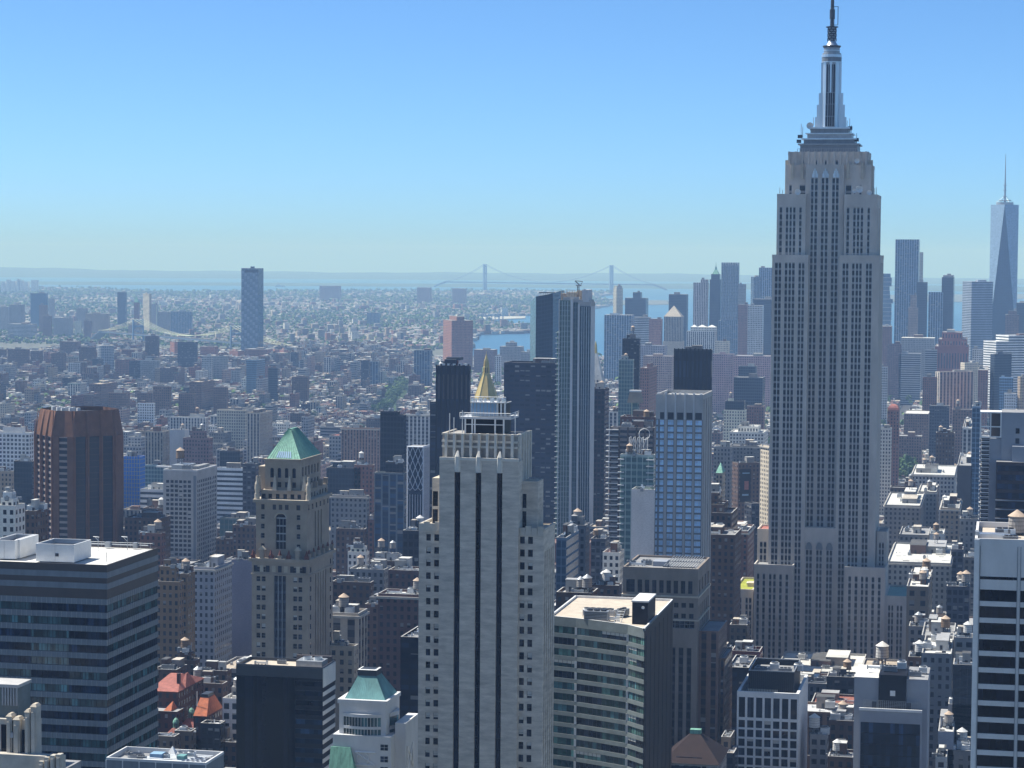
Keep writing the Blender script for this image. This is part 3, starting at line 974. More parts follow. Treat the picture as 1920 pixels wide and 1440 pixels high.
# ---------------------------------------------------------------- pale brick tower with three black slots, centre foreground
def slot_tower():
 S = Site('deco_tower', 'pale brick tower with three long black window slots and finned crown, centre foreground', 'tower', 783, 990, 650)
 R, w = S.root, MB()
 Mt = 'pale_brick'
 xL, xR = 0.0, S.x(1017, 997)
 zl = S.z(795, 988)
 x0, x1 = S.x(824, 863), S.x(972.5, 866)
 zs = S.z(900, 864)
 bot = 40.0
 dpt = S.depth(1041, 950, xR)
 # lower shoulders with paired windows
 fl = 25.0 * 650 / FPX
 rowsL = [(S.z(800, 1015) - k * fl, S.z(800, 1002.5) - k * fl) for k in range(19)]
 rowsL = [r for r in rowsL][::-1]
 wx = lambda a, b, py: (S.x(a, py), S.x(b, py))
 colsL = [wx(796.7, 805.2, 1010), wx(811.7, 821, 1010)]
 rec = 1.6
 F = front(xL, rec)
 ops = pierced(w, F, x0 - xL, bot, zl, [(a - xL, b - xL) for a, b in colsL], rowsL, .35, Mt)
 zr = S.z(995, 997)
 rowsR = [(S.z(985, 1021) - k * fl, S.z(985, 1007.5) - k * fl) for k in range(19)][::-1]
 Fr_ = front(x1, rec)
 colsR = [wx(972.9, 981.9, 1010), wx(988, 997.2, 1010)]
 ops += pierced(w, Fr_, xR - x1, bot, zr, [(a - x1, b - x1) for a, b in colsR], rowsR, .35, Mt)
 put_windows(R, ops, 1, 2, 'dark_metal', 'dark_glass', limit=96, blinds=.4)
 # west side wall: three window columns as continuous strips between piers
 Fs = right(xR, rec)
 W = dpt - rec
 sc = even(W, 5, .46, 1.2)
 so = pierced(w, Fs, W, bot, zr, sc, [(bot + 2, zr - 6)], .45, Mt)
 for o in so:
  strip_part(R, Fs, o[1] - o[3] / 2, o[1] + o[3] / 2, o[2] - o[4] / 2, o[2] + o[4] / 2, .45, fl=fl, span=(.16, .145, .125), trim=None, hf=.62)
 w.wall((xL, dpt), (xL, rec), bot, zl, Mt)
 w.wall((xR, dpt), (xL, dpt), bot, zl, Mt)
 for a, b, z in ((xL, x0, zl), (x1, xR, zr)):
  w.poly([(a, rec, z), (b, rec, z), (b, dpt, z), (a, dpt, z)], 'buff_stone')
 # upper shoulders
 xu0, xu1 = S.x(801, 905), S.x(1001, 906)
 zu = S.z(812, 900)
 zu2 = S.z(985, 906)
 d1 = 6.0
 dR = S.depth(1019, 897, xu1)
 wL = [S.x(811, 950, d1) - xu0, S.x(821, 950, d1) - xu0]
 r1 = [(S.z(815, 987), S.z(815, 959)), (S.z(815, 953.5), S.z(815, 925))]
 o2 = pierced(w, front(xu0, d1), x0 - xu0, zl, zu, [tuple(wL)], r1, .5, Mt)
 wR = [S.x(976, 950, d1) - x1, S.x(987, 950, d1) - x1]
 r2 = [(S.z(980, 994), S.z(980, 963)), (S.z(980, 957), S.z(980, 930))]
 o2 += pierced(w, front(x1, d1), xu1 - x1, zr, zu2, [tuple(wR)], r2, .5, Mt)
 put_windows(R, o2, 1, 4, 'dark_metal', 'dark_glass', name='tall_window', blinds=0)
 Fu = right(xu1, d1)
 so = pierced(w, Fu, dR - d1, zr, zu2, even(dR - d1, 5, .3, .8), [(zr + 1, zu2 - 5)], .4, Mt)
 for o in so:
  strip_part(R, Fu, o[1] - o[3] / 2, o[1] + o[3] / 2, o[2] - o[4] / 2, o[2] + o[4] / 2, .4, fl=fl, span=(.2, .19, .18), trim=None)
 w.wall((xu0, dR), (xu0, d1), zl, zu, Mt)
 for a, b, z in ((xu0, x0, zu), (x1, xu1, zu2)):
  w.poly([(a, d1, z), (b, d1, z), (b, dR, z), (a, dR, z)], 'buff_stone')
 # front slab with the three slots
 slots = [wx(852, 863, 900), wx(891.7, 902.3, 900), wx(931.3, 942, 900)]
 zt = S.z(897, 886)
 F0 = front(x0, 0)
 so = pierced(w, F0, x1 - x0, bot, zs, [(a - x0, b - x0) for a, b in slots], [(bot, zt)], .9, Mt)
 for o in so:
  g = MB()
  Fg = F0
  u0, u1 = o[1] - o[3] / 2, o[1] + o[3] / 2
  g.wall(Fg.p(u0, .89), Fg.p(u1, .89), bot, zt, 'black_glass')
  z = zt - 3
  while z > bot + 5:
   a = Fg.p(u0, .85)
   g.box(a[0], a[0] + (u1 - u0), .80, .87, z, z + .5, 'black_panel', bottom=True)
   z -= fl
  g.build('window_slot', R)
 w.wall((x0, 6), (x0, 0), zl - 90, zs, Mt)
 w.wall((x1, 0), (x1, 6), zr - 90, zs, Mt)
 w.poly([(x0, 0, zs), (x1, 0, zs), (x1, 6, zs), (x0, 6, zs)], 'buff_stone')
 # crown block with fins
 c0, c1 = S.x(829.6, 830, 2.5), S.x(970, 830, 2.5)
 zc = S.z(900, 815, 2.5)
 dc = S.depth(992, 808, c1)
 w.box(c0, c1, 2.5, dc, zs - 4, zc - .2, 'crown_panel')
 w.box(c0, c1 + 0, dc - .01, dc + .3, zl, zs - 4, Mt)
 w.box(c0 + .01, c1 - .01, 6.02, dc, zl, zs - 4.01, Mt)
 w.build('tower_walls', R)
 tr = MB()
 n = 9
 for k in range(n):
  x = c0 + 1.3 + (c1 - c0 - 2.6) * k / (n - 1)
  tr.box(x - .36, x + .36, 1.2, 2.48, zs - 1, zc + .35, 'fin_stone', bottom=True)
 for k in range(5):
  y = 3.4 + (dc - 4.4) * k / 4
  tr.box(c1 + .02, c1 + 1.0, y - .38, y + .38, zs - 6, zc + .35, 'fin_stone', bottom=True)
 for pz in (828, 838):
  z = S.z(900, pz, 2.5)
  tr.box(c0 - .1, c1 + .1, 2.0, 2.52, z - .3, z + .3, 'fin_stone', bottom=True)
  tr.box(c1 + .03, c1 + .4, 2.53, dc, z - .3, z + .3, 'terracotta', bottom=True)
 tr.box(c0 - .2, c1 + .2, 2.1, 2.9, zc - .25, zc + .25, 'terracotta', bottom=True)
 tr.box(c1 - .4, c1 + .3, 2.92, dc, zc - .25, zc + .25, 'terracotta', bottom=True)
 tr.box(c0 - .3, c0 + .4, 2.92, dc, zc - .25, zc + .25, 'terracotta', bottom=True)
 tr.box(x0, x1, -.2, .5, zs, zs + .8, 'fin_stone', bottom=True)
 tr.build('crown_fins', R)
 for a, b in slots:
  p = MB()
  c, h = (a + b) / 2, (b - a) / 2 + .1
  z0, z1, z2 = zt, S.z(897, 857), S.z(897, 846)
  P = [(c - h, .05), (c - h * .55, -.55), (c + h * .55, -.55), (c + h, .05)]
  Q = [(c - h * .8, .05), (c - h * .5, -.5), (c + h * .5, -.5), (c + h * .8, .05)]
  T = [(c - .2, .5), (c - .2, .3), (c + .2, .3), (c + .2, .5)]
  for k in range(3):
   p.wall(P[k], P[k + 1], z0, z0 + (z1 - z0) * .55, 'fin_stone')
  p.poly([(x, y, z0) for x, y in reversed(P)], 'fin_stone')
  p.loft(P, z0 + (z1 - z0) * .55, Q, z1, 'fin_stone')
  p.loft(Q, z1, T, z2, 'fin_stone', top=True)
  p.build('spire_ornament', R)
 sh = MB()
 for a, b, z in ((xL, x0, zl), (x1, xR, zr)):
  nn = 4
  for k in range(nn):
   u = a + (b - a) * (k + .5) / nn
   sh.box(u - .8, u + .8, rec - .25, rec + .3, z - 1.3, z + .9 + .5 * (k % 2), 'terracotta', bottom=True)
  sh.box(a, b, rec + .31, rec + .8, z + .01, z + .6, 'terracotta')
 sh.box(xL - .2, xL + .4, rec + .81, dpt, zl, zl + .7, 'terracotta')
 sh.box(xR - .4, xR + .2, rec + .81, dpt, zr, zr + .7, 'terracotta')
 sh.build('shoulder_coping', R)
 # rooftop: dark penthouse, platform with rails, blue clad tank box, ducts
 ph = MB()
 dy = 7.0
 X = lambda px, py: S.x(px, py, dy)
 Z = lambda py: S.z(905, py, dy)
 zr0 = zc - 1.2
 ph.box(c0 + .5, c1 - .5, 3, dc - .5, zr0 - .5, zr0, 'dark_roof')
 ph.box(X(872, 800), X(943, 800), dy + 1, dy + 11, zr0 + .01, Z(787), 'black_panel')
 ph.build('roof_deck', R)
 pf = MB()
 for px in (872, 885, 890, 928, 944):
  pf.box(X(px, 800) - .2, X(px, 800) + .2, dy + .1, dy + .5, zr0, Z(784), 'white_paint')
 pf.box(X(872, 800), X(944, 800), dy + .12, dy + .45, Z(797), Z(795.5), 'white_paint', bottom=True)
 pf.box(X(862, 787), X(957, 787), dy, dy + 12, Z(786), Z(782), 'pale_concrete', bottom=True)
 for py in (780, 777.5, 774.5):
  pf.bar((X(862, 780), dy, Z(py)), (X(957, 780), dy, Z(py)), .09, 'white_paint', 4)
  pf.bar((X(957, 780), dy, Z(py)), (X(957, 780), dy + 12, Z(py)), .09, 'white_paint', 4)
 for k in range(13):
  x = X(862, 780) + (X(957, 780) - X(862, 780)) * k / 12
  pf.bar((x, dy, Z(782)), (x, dy, Z(774.5)), .08, 'white_paint', 4)
 pf.build('platform', R)
 bx = MB()
 bx.box(X(882, 770), X(928, 770), dy + 1.5, dy + 7.8, Z(781.5), Z(756), 'steel_blue')
 bx.box(X(928, 770) + .02, X(946, 770), dy + 2.2, dy + 8, Z(781.5), Z(754), 'black_panel')
 for k in range(7):
  x = X(882, 770) + (X(928, 770) - X(882, 770)) * (k + .5) / 7
  bx.box(x - .12, x + .12, dy + 1.4, dy + 1.5, Z(781.5), Z(756), 'grey_metal')
 for px in (930, 937, 944):
  bx.box(X(px, 770) - .25, X(px, 770) + .25, dy + 1.7, dy + 2.2, Z(781.5), Z(752), 'white_paint')
 bx.build('cooling_unit', R)
 up = MB()
 up.box(X(880, 754), X(948, 754), dy + 1.0, dy + 8.4, Z(756), Z(754.6), 'pale_concrete', bottom=True)
 for px, pw in ((884, 3), (890, 2), (898, 3), (906, 2), (920, 4), (931, 3), (941, 4)):
  up.ring(X(px, 750), dy + 2.2, pw * .15, Z(754.6), pw * .15, Z(747.5), 'bright_metal', 8, top=True)
 for k in range(10):
  x = X(881, 750) + (X(947, 750) - X(881, 750)) * k / 9
  up.bar((x, dy + 1.1, Z(754.6)), (x, dy + 1.1, Z(744.5)), .07, 'white_paint', 4)
 up.bar((X(881, 750), dy + 1.1, Z(744.5)), (X(947, 750), dy + 1.1, Z(744.5)), .09, 'white_paint', 4)
 up.bar((X(881, 750), dy + 1.1, Z(749)), (X(947, 750), dy + 1.1, Z(749)), .07, 'white_paint', 4)
 up.build('rooftop_pipes', R)
 for px, pb, pt in ((843, 803, 776), (851, 806, 784), (867, 780, 770), (966, 800, 772)):
  m = MB()
  m.bar((X(px, pb), dy, zr0), (X(px, pb), dy, Z(pt)), .14, 'white_paint', 5)
  m.build('whip_antenna', R)
slot_tower()
# ---------------------------------------------------------------- tan stone tower with the green pitched roof
def green_roof_tower():
 S = Site('stone_tower', 'tan stone office tower with arched windows under a steep green copper roof', 'tower', 472, 1060, 850)
 R, w = S.root, MB()
 M = 'tan_stone'
 Z = lambda py: S.z(530, py)
 fl = 18.75 * 850 / FPX
 def tier(a, b, c, pt, pb_z, dy, par=True):
  x0, x1 = S.x(a, pt, dy), S.x(b, pt, dy)
  d = S.depth(c, pt - 8, x1)
  return x0, x1, d, S.z((a + b) / 2, pt, dy)
 # main shaft
 x0, x1, d, zt = tier(472, 578, 624, 1054, 0, 0)
 rows = levels(40, zt, fl, .55, 1.2)
 cols = [(S.x(a, 1150) - x0, S.x(b, 1150) - x0) for a, b in ((480.7, 488), (490.3, 497.8), (549.5, 557), (559.2, 566.5))]
 F = front(x0, 0)
 mid = [(S.x(512, 1150) - x0, S.x(537, 1150) - x0)]
 zmid = S.z(525, 1076)
 # left third, middle glass bay, right third
 a, b = mid[0]
 W = x1 - x0
 ops = pierced(w, F, a, 30, zt, cols[:2], rows, .35, M)
 F2 = Face(F.p(b), F.e, F.n)
 ops += pierced(w, F2, W - b, 30, zt, [(u - b, v - b) for u, v in cols[2:]], rows, .35, M)
 F3 = Face(F.p(a), F.e, F.n)
 bay = pierced(w, F3, b - a, 30, zt, [(0.25, b - a - .25)], [(31, zmid)], .8, M)
 put_windows(R, ops, 1, 2, 'grey_metal', 'dark_glass', blinds=.35)
 g = MB()
 u0, u1 = .25, b - a - .25
 st = Style((.1, .1, .1), (.012, .02, .04), (.02, .035, .06), wf=1, hf=.7)
 for k in range(3):
  p, q = u0 + (u1 - u0) * k / 3 + .15, u0 + (u1 - u0) * (k + 1) / 3 - .15
  gg = MB()
  gg.wall(F3.p(p, .79), F3.p(q, .79), 31, zmid, FAC, ((.05, .07, .1), (.05, .07, .1), (.012, .02, .04), (1, .7, k * .3)), 1, round((zmid - 31) / fl))
  gg.build('window_bay', R)
 for k in range(4):
  c = u0 + (u1 - u0) * k / 3
  p = F3.p(c, .5)
  g.box(p[0] - .14, p[0] + .14, .5, .8, 31, zmid, 'grey_metal')
 g.build('bay_mullions', R)
 Fr = right(x1, 0)
 rc = even(d, 9, .42, 1.5)
 so = pierced(w, Fr, d, 30, zt, rc[2:7], [(31, zmid)], .7, M)
 for o in so:
  strip_part(R, Fr, o[1] - o[3] / 2, o[1] + o[3] / 2, o[2] - o[4] / 2, o[2] + o[4] / 2, .7, fl=fl, span=(.1, .09, .08), trim=None, hf=.7)
 w.wall((x0, d), (x0, 0), 30, zt, M)
 w.wall((x1, d), (x0, d), 30, zt, M)
 for cc in (rc[0], rc[8]):
  for k, (z0, z1) in enumerate(rows):
   a_, b_ = Fr.p(cc[0], -.02), Fr.p(cc[1], -.02)
   w.wall(a_, b_, z0, z1, 'dark_glass')
 # cornices, middle tiers
 def cornice(x0, x1, d, z, o, h):
  w.box(x0 - o, x1 + o, -o, d + o, z, z + h, M, bottom=True, topmat='buff_stone')
 cornice(x0, x1, d, zt, 1.0, 1.3)
 w.box(x0 - .3, x1 + .3, -.3, d + .3, zt - 5.2, zt - 4.6, M, bottom=True)
 dec = MB()
 for k in range(9):
  u = x0 + 1.6 + (x1 - x0 - 3.2) * k / 8
  dec.box(u - .7, u + .7, -.2, -.02, zt - 3.9, zt - 1.5, 'buff_stone' if k % 2 else 'dark_glass', bottom=True)
 dec.build('frieze_panels', R)
 # balustrade and stone figures at the setback
 bal = MB()
 for k in range(7):
  u = x0 + .6 + (x1 - x0 - 1.2) * k / 6
  bal.box(u - .8, u + .8, -.7, .7, zt + 1.3, zt + (4.6 if k in (1, 5) else 2.6), 'rust_brick' if k in (0, 2, 4, 6) else M)
  if k in (1, 5):
   bal.loft([(u - 1.4, -.9), (u + 1.4, -.9), (u + 1.4, .9), (u - 1.4, .9)], zt + 4.6, [(u - .1, -.9), (u + .1, -.9), (u + .1, .9), (u - .1, .9)], zt + 6, 'buff_stone')
  else:
   bal.ring(u, 0, .7, zt + 2.6, .15, zt + 4.6, 'rust_brick', 8, top=True)
 for k in range(6):
  v = 1 + (d - 2) * k / 5
  bal.box(x1 - .6, x1 + .6, v - .8, v + .8, zt + 1.3, zt + 3.4, M)
  bal.ring(x1, v, .6, zt + 3.4, .15, zt + 5, 'rust_brick', 8, top=True)
 bal.build('balustrade', R)
 # tier 3
 y3 = 2.2
 x0, x1 = S.x(480, 1000, y3), S.x(576, 1000, y3)
 d3 = S.depth(617, 990, x1)
 z3 = S.z(530, 943, y3)
 F = front(x0, y3)
 W = x1 - x0
 c = [(S.x(p, 990, y3) - x0, S.x(q, 990, y3) - x0) for p, q in ((489, 496), (556, 563))]
 rws = [(S.z(530, pb, y3), S.z(530, pt, y3)) for pb, pt in ((1028, 1020), (1010, 1000.5), (992.5, 983), (974.5, 965))]
 arch = (S.x(517, 990, y3) - x0, S.x(536, 990, y3) - x0)
 zA, zB = S.z(530, 1030, y3), S.z(530, 972, y3)
 ops = pierced(w, F, arch[0], zt, z3, c[:1], rws, .35, M)
 F2 = Face(F.p(arch[1]), F.e, F.n)
 ops += pierced(w, F2, W - arch[1], zt, z3, [(c[1][0] - arch[1], c[1][1] - arch[1])], rws, .35, M)
 put_windows(R, ops, 1, 2, 'grey_metal', 'dark_glass', blinds=0)
 # the arch opening: wall over it follows the curve
 cxu, r = (arch[0] + arch[1]) / 2, (arch[1] - arch[0]) / 2
 arcp = [(cxu - r * math.cos(t), zB + r * math.sin(t)) for t in [math.pi * k / 10 for k in range(11)]]
 for k in range(10):
  (ua, za), (ub, zb) = arcp[k], arcp[k + 1]
  A, B = F.p(ua), F.p(ub)
  w.poly([(A[0], A[1], za), (B[0], B[1], zb), (B[0], B[1], z3), (A[0], A[1], z3)], M)
  A2, B2 = F.p(ua, .9), F.p(ub, .9)
  w.poly([(A[0], A[1], za), (A2[0], A2[1], za), (B2[0], B2[1], zb), (B[0], B[1], zb)], M)
 for u, s in ((arch[0], 1), (arch[1], -1)):
  A, A2 = F.p(u), F.p(u, .9)
  w.wall(*((A, A2) if s > 0 else (A2, A)), zA, zB, M)
 w.wall(F.p(arch[0]), F.p(arch[1]), zt, zA, M)
 ga = MB()
 ga.poly([(*F.p(arch[0], .88), zA), (*F.p(arch[1], .88), zA)] + [(*F.p(u, .88), z) for u, z in reversed(arcp)], 'navy_glass')
 for k in range(1, 3):
  u = arch[0] + (arch[1] - arch[0]) * k / 3
  ga.box(F.p(u)[0] - .08, F.p(u)[0] + .08, y3 + .7, y3 + .86, zA, zB, 'grey_metal')
 for k in range(1, 5):
  z = zA + (zB - zA) * k / 4
  ga.box(F.p(arch[0])[0], F.p(arch[1])[0], y3 + .72, y3 + .84, z - .25, z + .25, 'grey_metal', bottom=True)
 ga.build('arched_window', R)
 tm = MB()
 for k in range(10):
  (ua, za), (ub, zb) = arcp[k], arcp[k + 1]
  tm.bar((F.p(ua)[0] - (.3 if ua < cxu else -.3), y3 - .02, za), (F.p(ub)[0] - (.3 if ub < cxu else -.3), y3 - .02, zb), .3, 'buff_stone', 4)
 tm.build('arch_moulding', R)
 Fr = right(x1, y3)
 W3 = d3 - y3
 # three arched bays on the west side, each a dark tall opening
 so = pierced(w, Fr, W3, zt, z3, even(W3, 7, .5, 1)[2:5], [(zA, zB + 2)], .8, M)
 for o in so:
  gg = MB()
  u0, u1 = o[1] - o[3] / 2, o[1] + o[3] / 2
  zc = o[2] + o[4] / 2 - o[3] / 2
  gg.wall(Fr.p(u0, .78), Fr.p(u1, .78), o[2] - o[4] / 2, o[2] + o[4] / 2, 'navy_glass')
  gg.build('arched_window', R)
  for s in (-1, 1):
   for k in range(4):
    t0 = math.pi / 2 * k / 4
    t1 = math.pi / 2 * (k + 1) / 4
    A, B = Fr.p(o[1] + s * o[3] / 2 * math.cos(t0), .1), Fr.p(o[1] + s * o[3] / 2 * math.cos(t1), .1)
    ztop = o[2] + o[4] / 2
    q = [(A[0], A[1], zc + o[3] / 2 * math.sin(t0)), (B[0], B[1], zc + o[3] / 2 * math.sin(t1)), (B[0], B[1], ztop), (A[0], A[1], ztop)]
    w.poly(q if s < 0 else q[::-1], M)
 w.wall((x0, d3), (x0, y3), zt, z3, M)
 w.wall((x1, d3), (x0, d3), zt, z3, M)
 # row of small windows under the cornice
 sm = MB()
 for a_, b_ in ((490, 496), (511.5, 517.5), (523, 529), (534.5, 541), (556, 563)):
  q = S.x(a_, 952, y3), S.x(b_, 952, y3)
  sm.box(q[0], q[1], y3 - .06, y3 - .01, S.z(530, 956, y3), S.z(530, 946.5, y3), 'dark_glass', bottom=True)
 for k in range(6):
  v = y3 + 2 + (W3 - 4) * k / 5
  sm.box(x1 + .01, x1 + .06, v - .7, v + .7, S.z(530, 956, y3), S.z(530, 946.5, y3), 'dark_glass', bottom=True)
 sm.build('frieze_windows', R)
 w.box(x0 - 1.0, x1 + 1.0, y3 - 1.0, d3 + 1.0, z3, z3 + 1.2, M, bottom=True, topmat='buff_stone')
 # tier 2
 y2 = 3.6
 xa, xb = S.x(489.5, 930, y2), S.x(571, 930, y2)
 d2 = S.depth(614, 925, xb)
 z2 = S.z(530, 919.5, y2)
 ops = pierced(w, front(xa, y2), xb - xa, z3, z2, [(S.x(p, 930, y2) - xa, S.x(p + 7, 930, y2) - xa) for p in (491, 503, 517, 531, 544.5, 557.5)], [(S.z(530, 935.5, y2), S.z(530, 926.5, y2))], .35, M)
 ops += pierced(w, right(xb, y2), d2 - y2, z3, z2, even(d2 - y2, 8, .5, .6), [(S.z(530, 935.5, y2), S.z(530, 926.5, y2))], .35, M)
 put_windows(R, ops, 1, 1, 'dark_metal', 'dark_glass', blinds=.1)
 w.wall((xa, d2), (xa, y2), z3, z2, M)
 w.wall((xb, d2), (xa, d2), z3, z2, M)
 w.poly([(xa, y2, z2), (xb, y2, z2), (xb, d2, z2), (xa, d2, z2)], 'buff_stone')
 ur = MB()
 for p in (482, 578):
  u = S.x(p, 930, 2.6)
  for r0, z0, r1, z1 in ((1.0, 0, 1.0, 1.6), (.7, 1.6, 1.0, 3.0), (1.0, 3.0, .9, 4.4), (.9, 4.4, .35, 5.6), (.5, 5.6, .4, 6.8)):
   ur.ring(u, 2.8, r0, z3 + 1.2 + z0 * 1.3, r1, z3 + 1.2 + z1 * 1.3, 'buff_stone', 9, top=True)
 ur.build('corner_statue', R)
 pn = MB()
 for p in (486, 514.5, 542, 569.5):
  u = S.x(p, 916, y2)
  pn.loft(rect(u - .8, u + .8, y2 - .2, y2 + 1.4), z2, rect(u - .25, u + .25, y2 + .35, y2 + .85), z2 + 5.4, 'buff_stone', top=True)
  pn.box(u - 1.1, u + 1.1, y2 - .5, y2 + 1.7, z2 - .4, z2 + .05, M, bottom=True)
 for k in range(5):
  v = y2 + 2 + (d2 - y2 - 3) * k / 4
  pn.box(xb - 1.2, xb + .3, v - .8, v + .8, z2, z2 + 2.4, M)
 pn.build('pinnacles', R)
 # top tier
 y1 = 5.2
 xa, xb = S.x(497, 890, y1), S.x(563, 890, y1)
 d1 = S.depth(601, 885, xb)
 z1 = S.z(530, 864, y1)
 tops = [(p, p + 6.6) for p in (506.7, 520.5, 534, 548)]
 ops = pierced(w, front(xa, y1), xb - xa, z2, z1, [(S.x(p, 890, y1) - xa, S.x(q, 890, y1) - xa) for p, q in tops], [(S.z(530, 914, y1), S.z(530, 904, y1)), (S.z(530, 896, y1), S.z(530, 877.5, y1))], .4, M)
 ops += pierced(w, right(xb, y1), d1 - y1, z2, z1, even(d1 - y1, 6, .45, 1.5), [(S.z(530, 912, y1), S.z(530, 903, y1)), (S.z(530, 894, y1), S.z(530, 876, y1))], .4, M)
 put_windows(R, ops, 1, 2, 'dark_metal', 'navy_glass', blinds=0)
 for o in ops:
  if o[4] > 3:                       # rounded heads
   Fx, u, z, ww, hh, dep = o
   zc = z + hh / 2 - ww / 2
   for s in (-1, 1):
    for k in range(4):
     t0, t1 = math.pi / 2 * k / 4, math.pi / 2 * (k + 1) / 4
     A, B = Fx.p(u + s * ww / 2 * math.cos(t0), .05), Fx.p(u + s * ww / 2 * math.cos(t1), .05)
     q = [(A[0], A[1], zc + ww / 2 * math.sin(t0)), (B[0], B[1], zc + ww / 2 * math.sin(t1)), (B[0], B[1], z + hh / 2), (A[0], A[1], z + hh / 2)]
     w.poly(q if s < 0 else q[::-1], M)
 w.wall((xa, d1), (xa, y1), z2, z1, M)
 w.wall((xb, d1), (xa, d1), z2, z1, M)
 w.box(xa - .5, xb + .5, y1 - .5, d1 + .5, z1, z1 + .7, M, bottom=True, topmat='buff_stone')
 # side turret seen beyond the left corner
 w.box(S.x(485, 900, 9), xa - .02, 9, 16, z2, S.z(490, 874, 9), 'tan_stone', topmat='buff_stone')
 w.build('tower_walls', R)
 # roof: hipped, ridge runs back
 rf = MB()
 ze = z1 + .7
 e0, e1, f0, f1 = xa + .6, xb + .1, y1 + .2, d1
 yr0, yr1 = y1 + (d1 - y1) * .40, y1 + (d1 - y1) * .72
 xr = S.x(543, 804, yr0)
 zr = S.z(543, 804, yr0)
 hw = .5
 A, B, C, D_ = (e0, f0, ze), (e1, f0, ze), (e1, f1, ze), (e0, f1, ze)
 r0, r1, r2, r3 = (xr - hw, yr0, zr), (xr + hw, yr0, zr), (xr + hw, yr1, zr), (xr - hw, yr1, zr)
 for q in ([A, B, r1, r0], [B, C, r2, r1], [C, D_, r3, r2], [D_, A, r0, r3], [r0, r1, r2, r3]):
  rf.poly(q, 'copper_green')
 def seams(p, q, a, b, n):
  for k in range(n + 1):
   t = k / n
   s = Vector(p).lerp(Vector(q), t)
   e = Vector(a).lerp(Vector(b), t)
   rf.bar(s, e, .11, 'copper_seam', 4)
 seams(A, B, r0, r1, 12)
 seams(B, C, r1, r2, 14)
 o = rf.build('roof', R)
 sk = MB()
 nrm = (Vector(B) - Vector(A)).cross(Vector(r0) - Vector(A)).normalized() * .16
 for k in range(7):
  for (s0, s1) in ((.03, .24),):
   t0, t1 = .27 + k * .068, .27 + k * .068 + .045
   q = [Vector(A).lerp(Vector(B), t0).lerp(Vector(r0).lerp(Vector(r1), t0), s0), Vector(A).lerp(Vector(B), t1).lerp(Vector(r0).lerp(Vector(r1), t1), s0),
    Vector(A).lerp(Vector(B), t1).lerp(Vector(r0).lerp(Vector(r1), t1), s1), Vector(A).lerp(Vector(B), t0).lerp(Vector(r0).lerp(Vector(r1), t0), s1)]
   sk.poly([tuple(v + nrm) for v in q], 'steel_blue')
 sk.build('skylight', R)
 m = MB()
 m.bar((xr - 1, yr0, zr - .5), (xr - 1, yr0, zr + 6), .14, 'white_paint', 5)
 m.build('flagpole', R)
green_roof_tower()
# ---------------------------------------------------------------- other near buildings
def grid_walls(S, x0, W, y0, d, zb, zt, cf, cs, rows, mat, fr, gl, nx=1, nz=1, dep=.35, name='window', blinds=.2, limit=96, snx=None, srows=None, fx_skip=(), walls=None, seed=5):
 """four walls with pierced front and west side; windows are parts"""
 w = walls or MB()
 rng = random.Random(seed)
 F, Fr = front(x0, y0), right(x0 + W, y0)
 a = pierced(w, F, W, zb, zt, cf, rows, dep, mat, fx_skip)
 b = pierced(w, Fr, d, zb, zt, cs, srows or rows, dep, mat)
 w.wall((x0 + W, y0 + d), (x0, y0 + d), zb, zt, mat)
 w.wall((x0, y0 + d), (x0, y0), zb, zt, mat)
 if snx is None or snx == nx:
  put_windows(S.root, a + b, nx, nz, fr, gl, name, limit, blinds, rng)
 else:
  put_windows(S.root, a, nx, nz, fr, gl, name, limit, blinds, rng)
  put_windows(S.root, b, snx, nz, fr, gl, name, max(0, limit - len(a)), blinds, rng)
 if walls is None:
  w.build('walls', S.root)
 return w
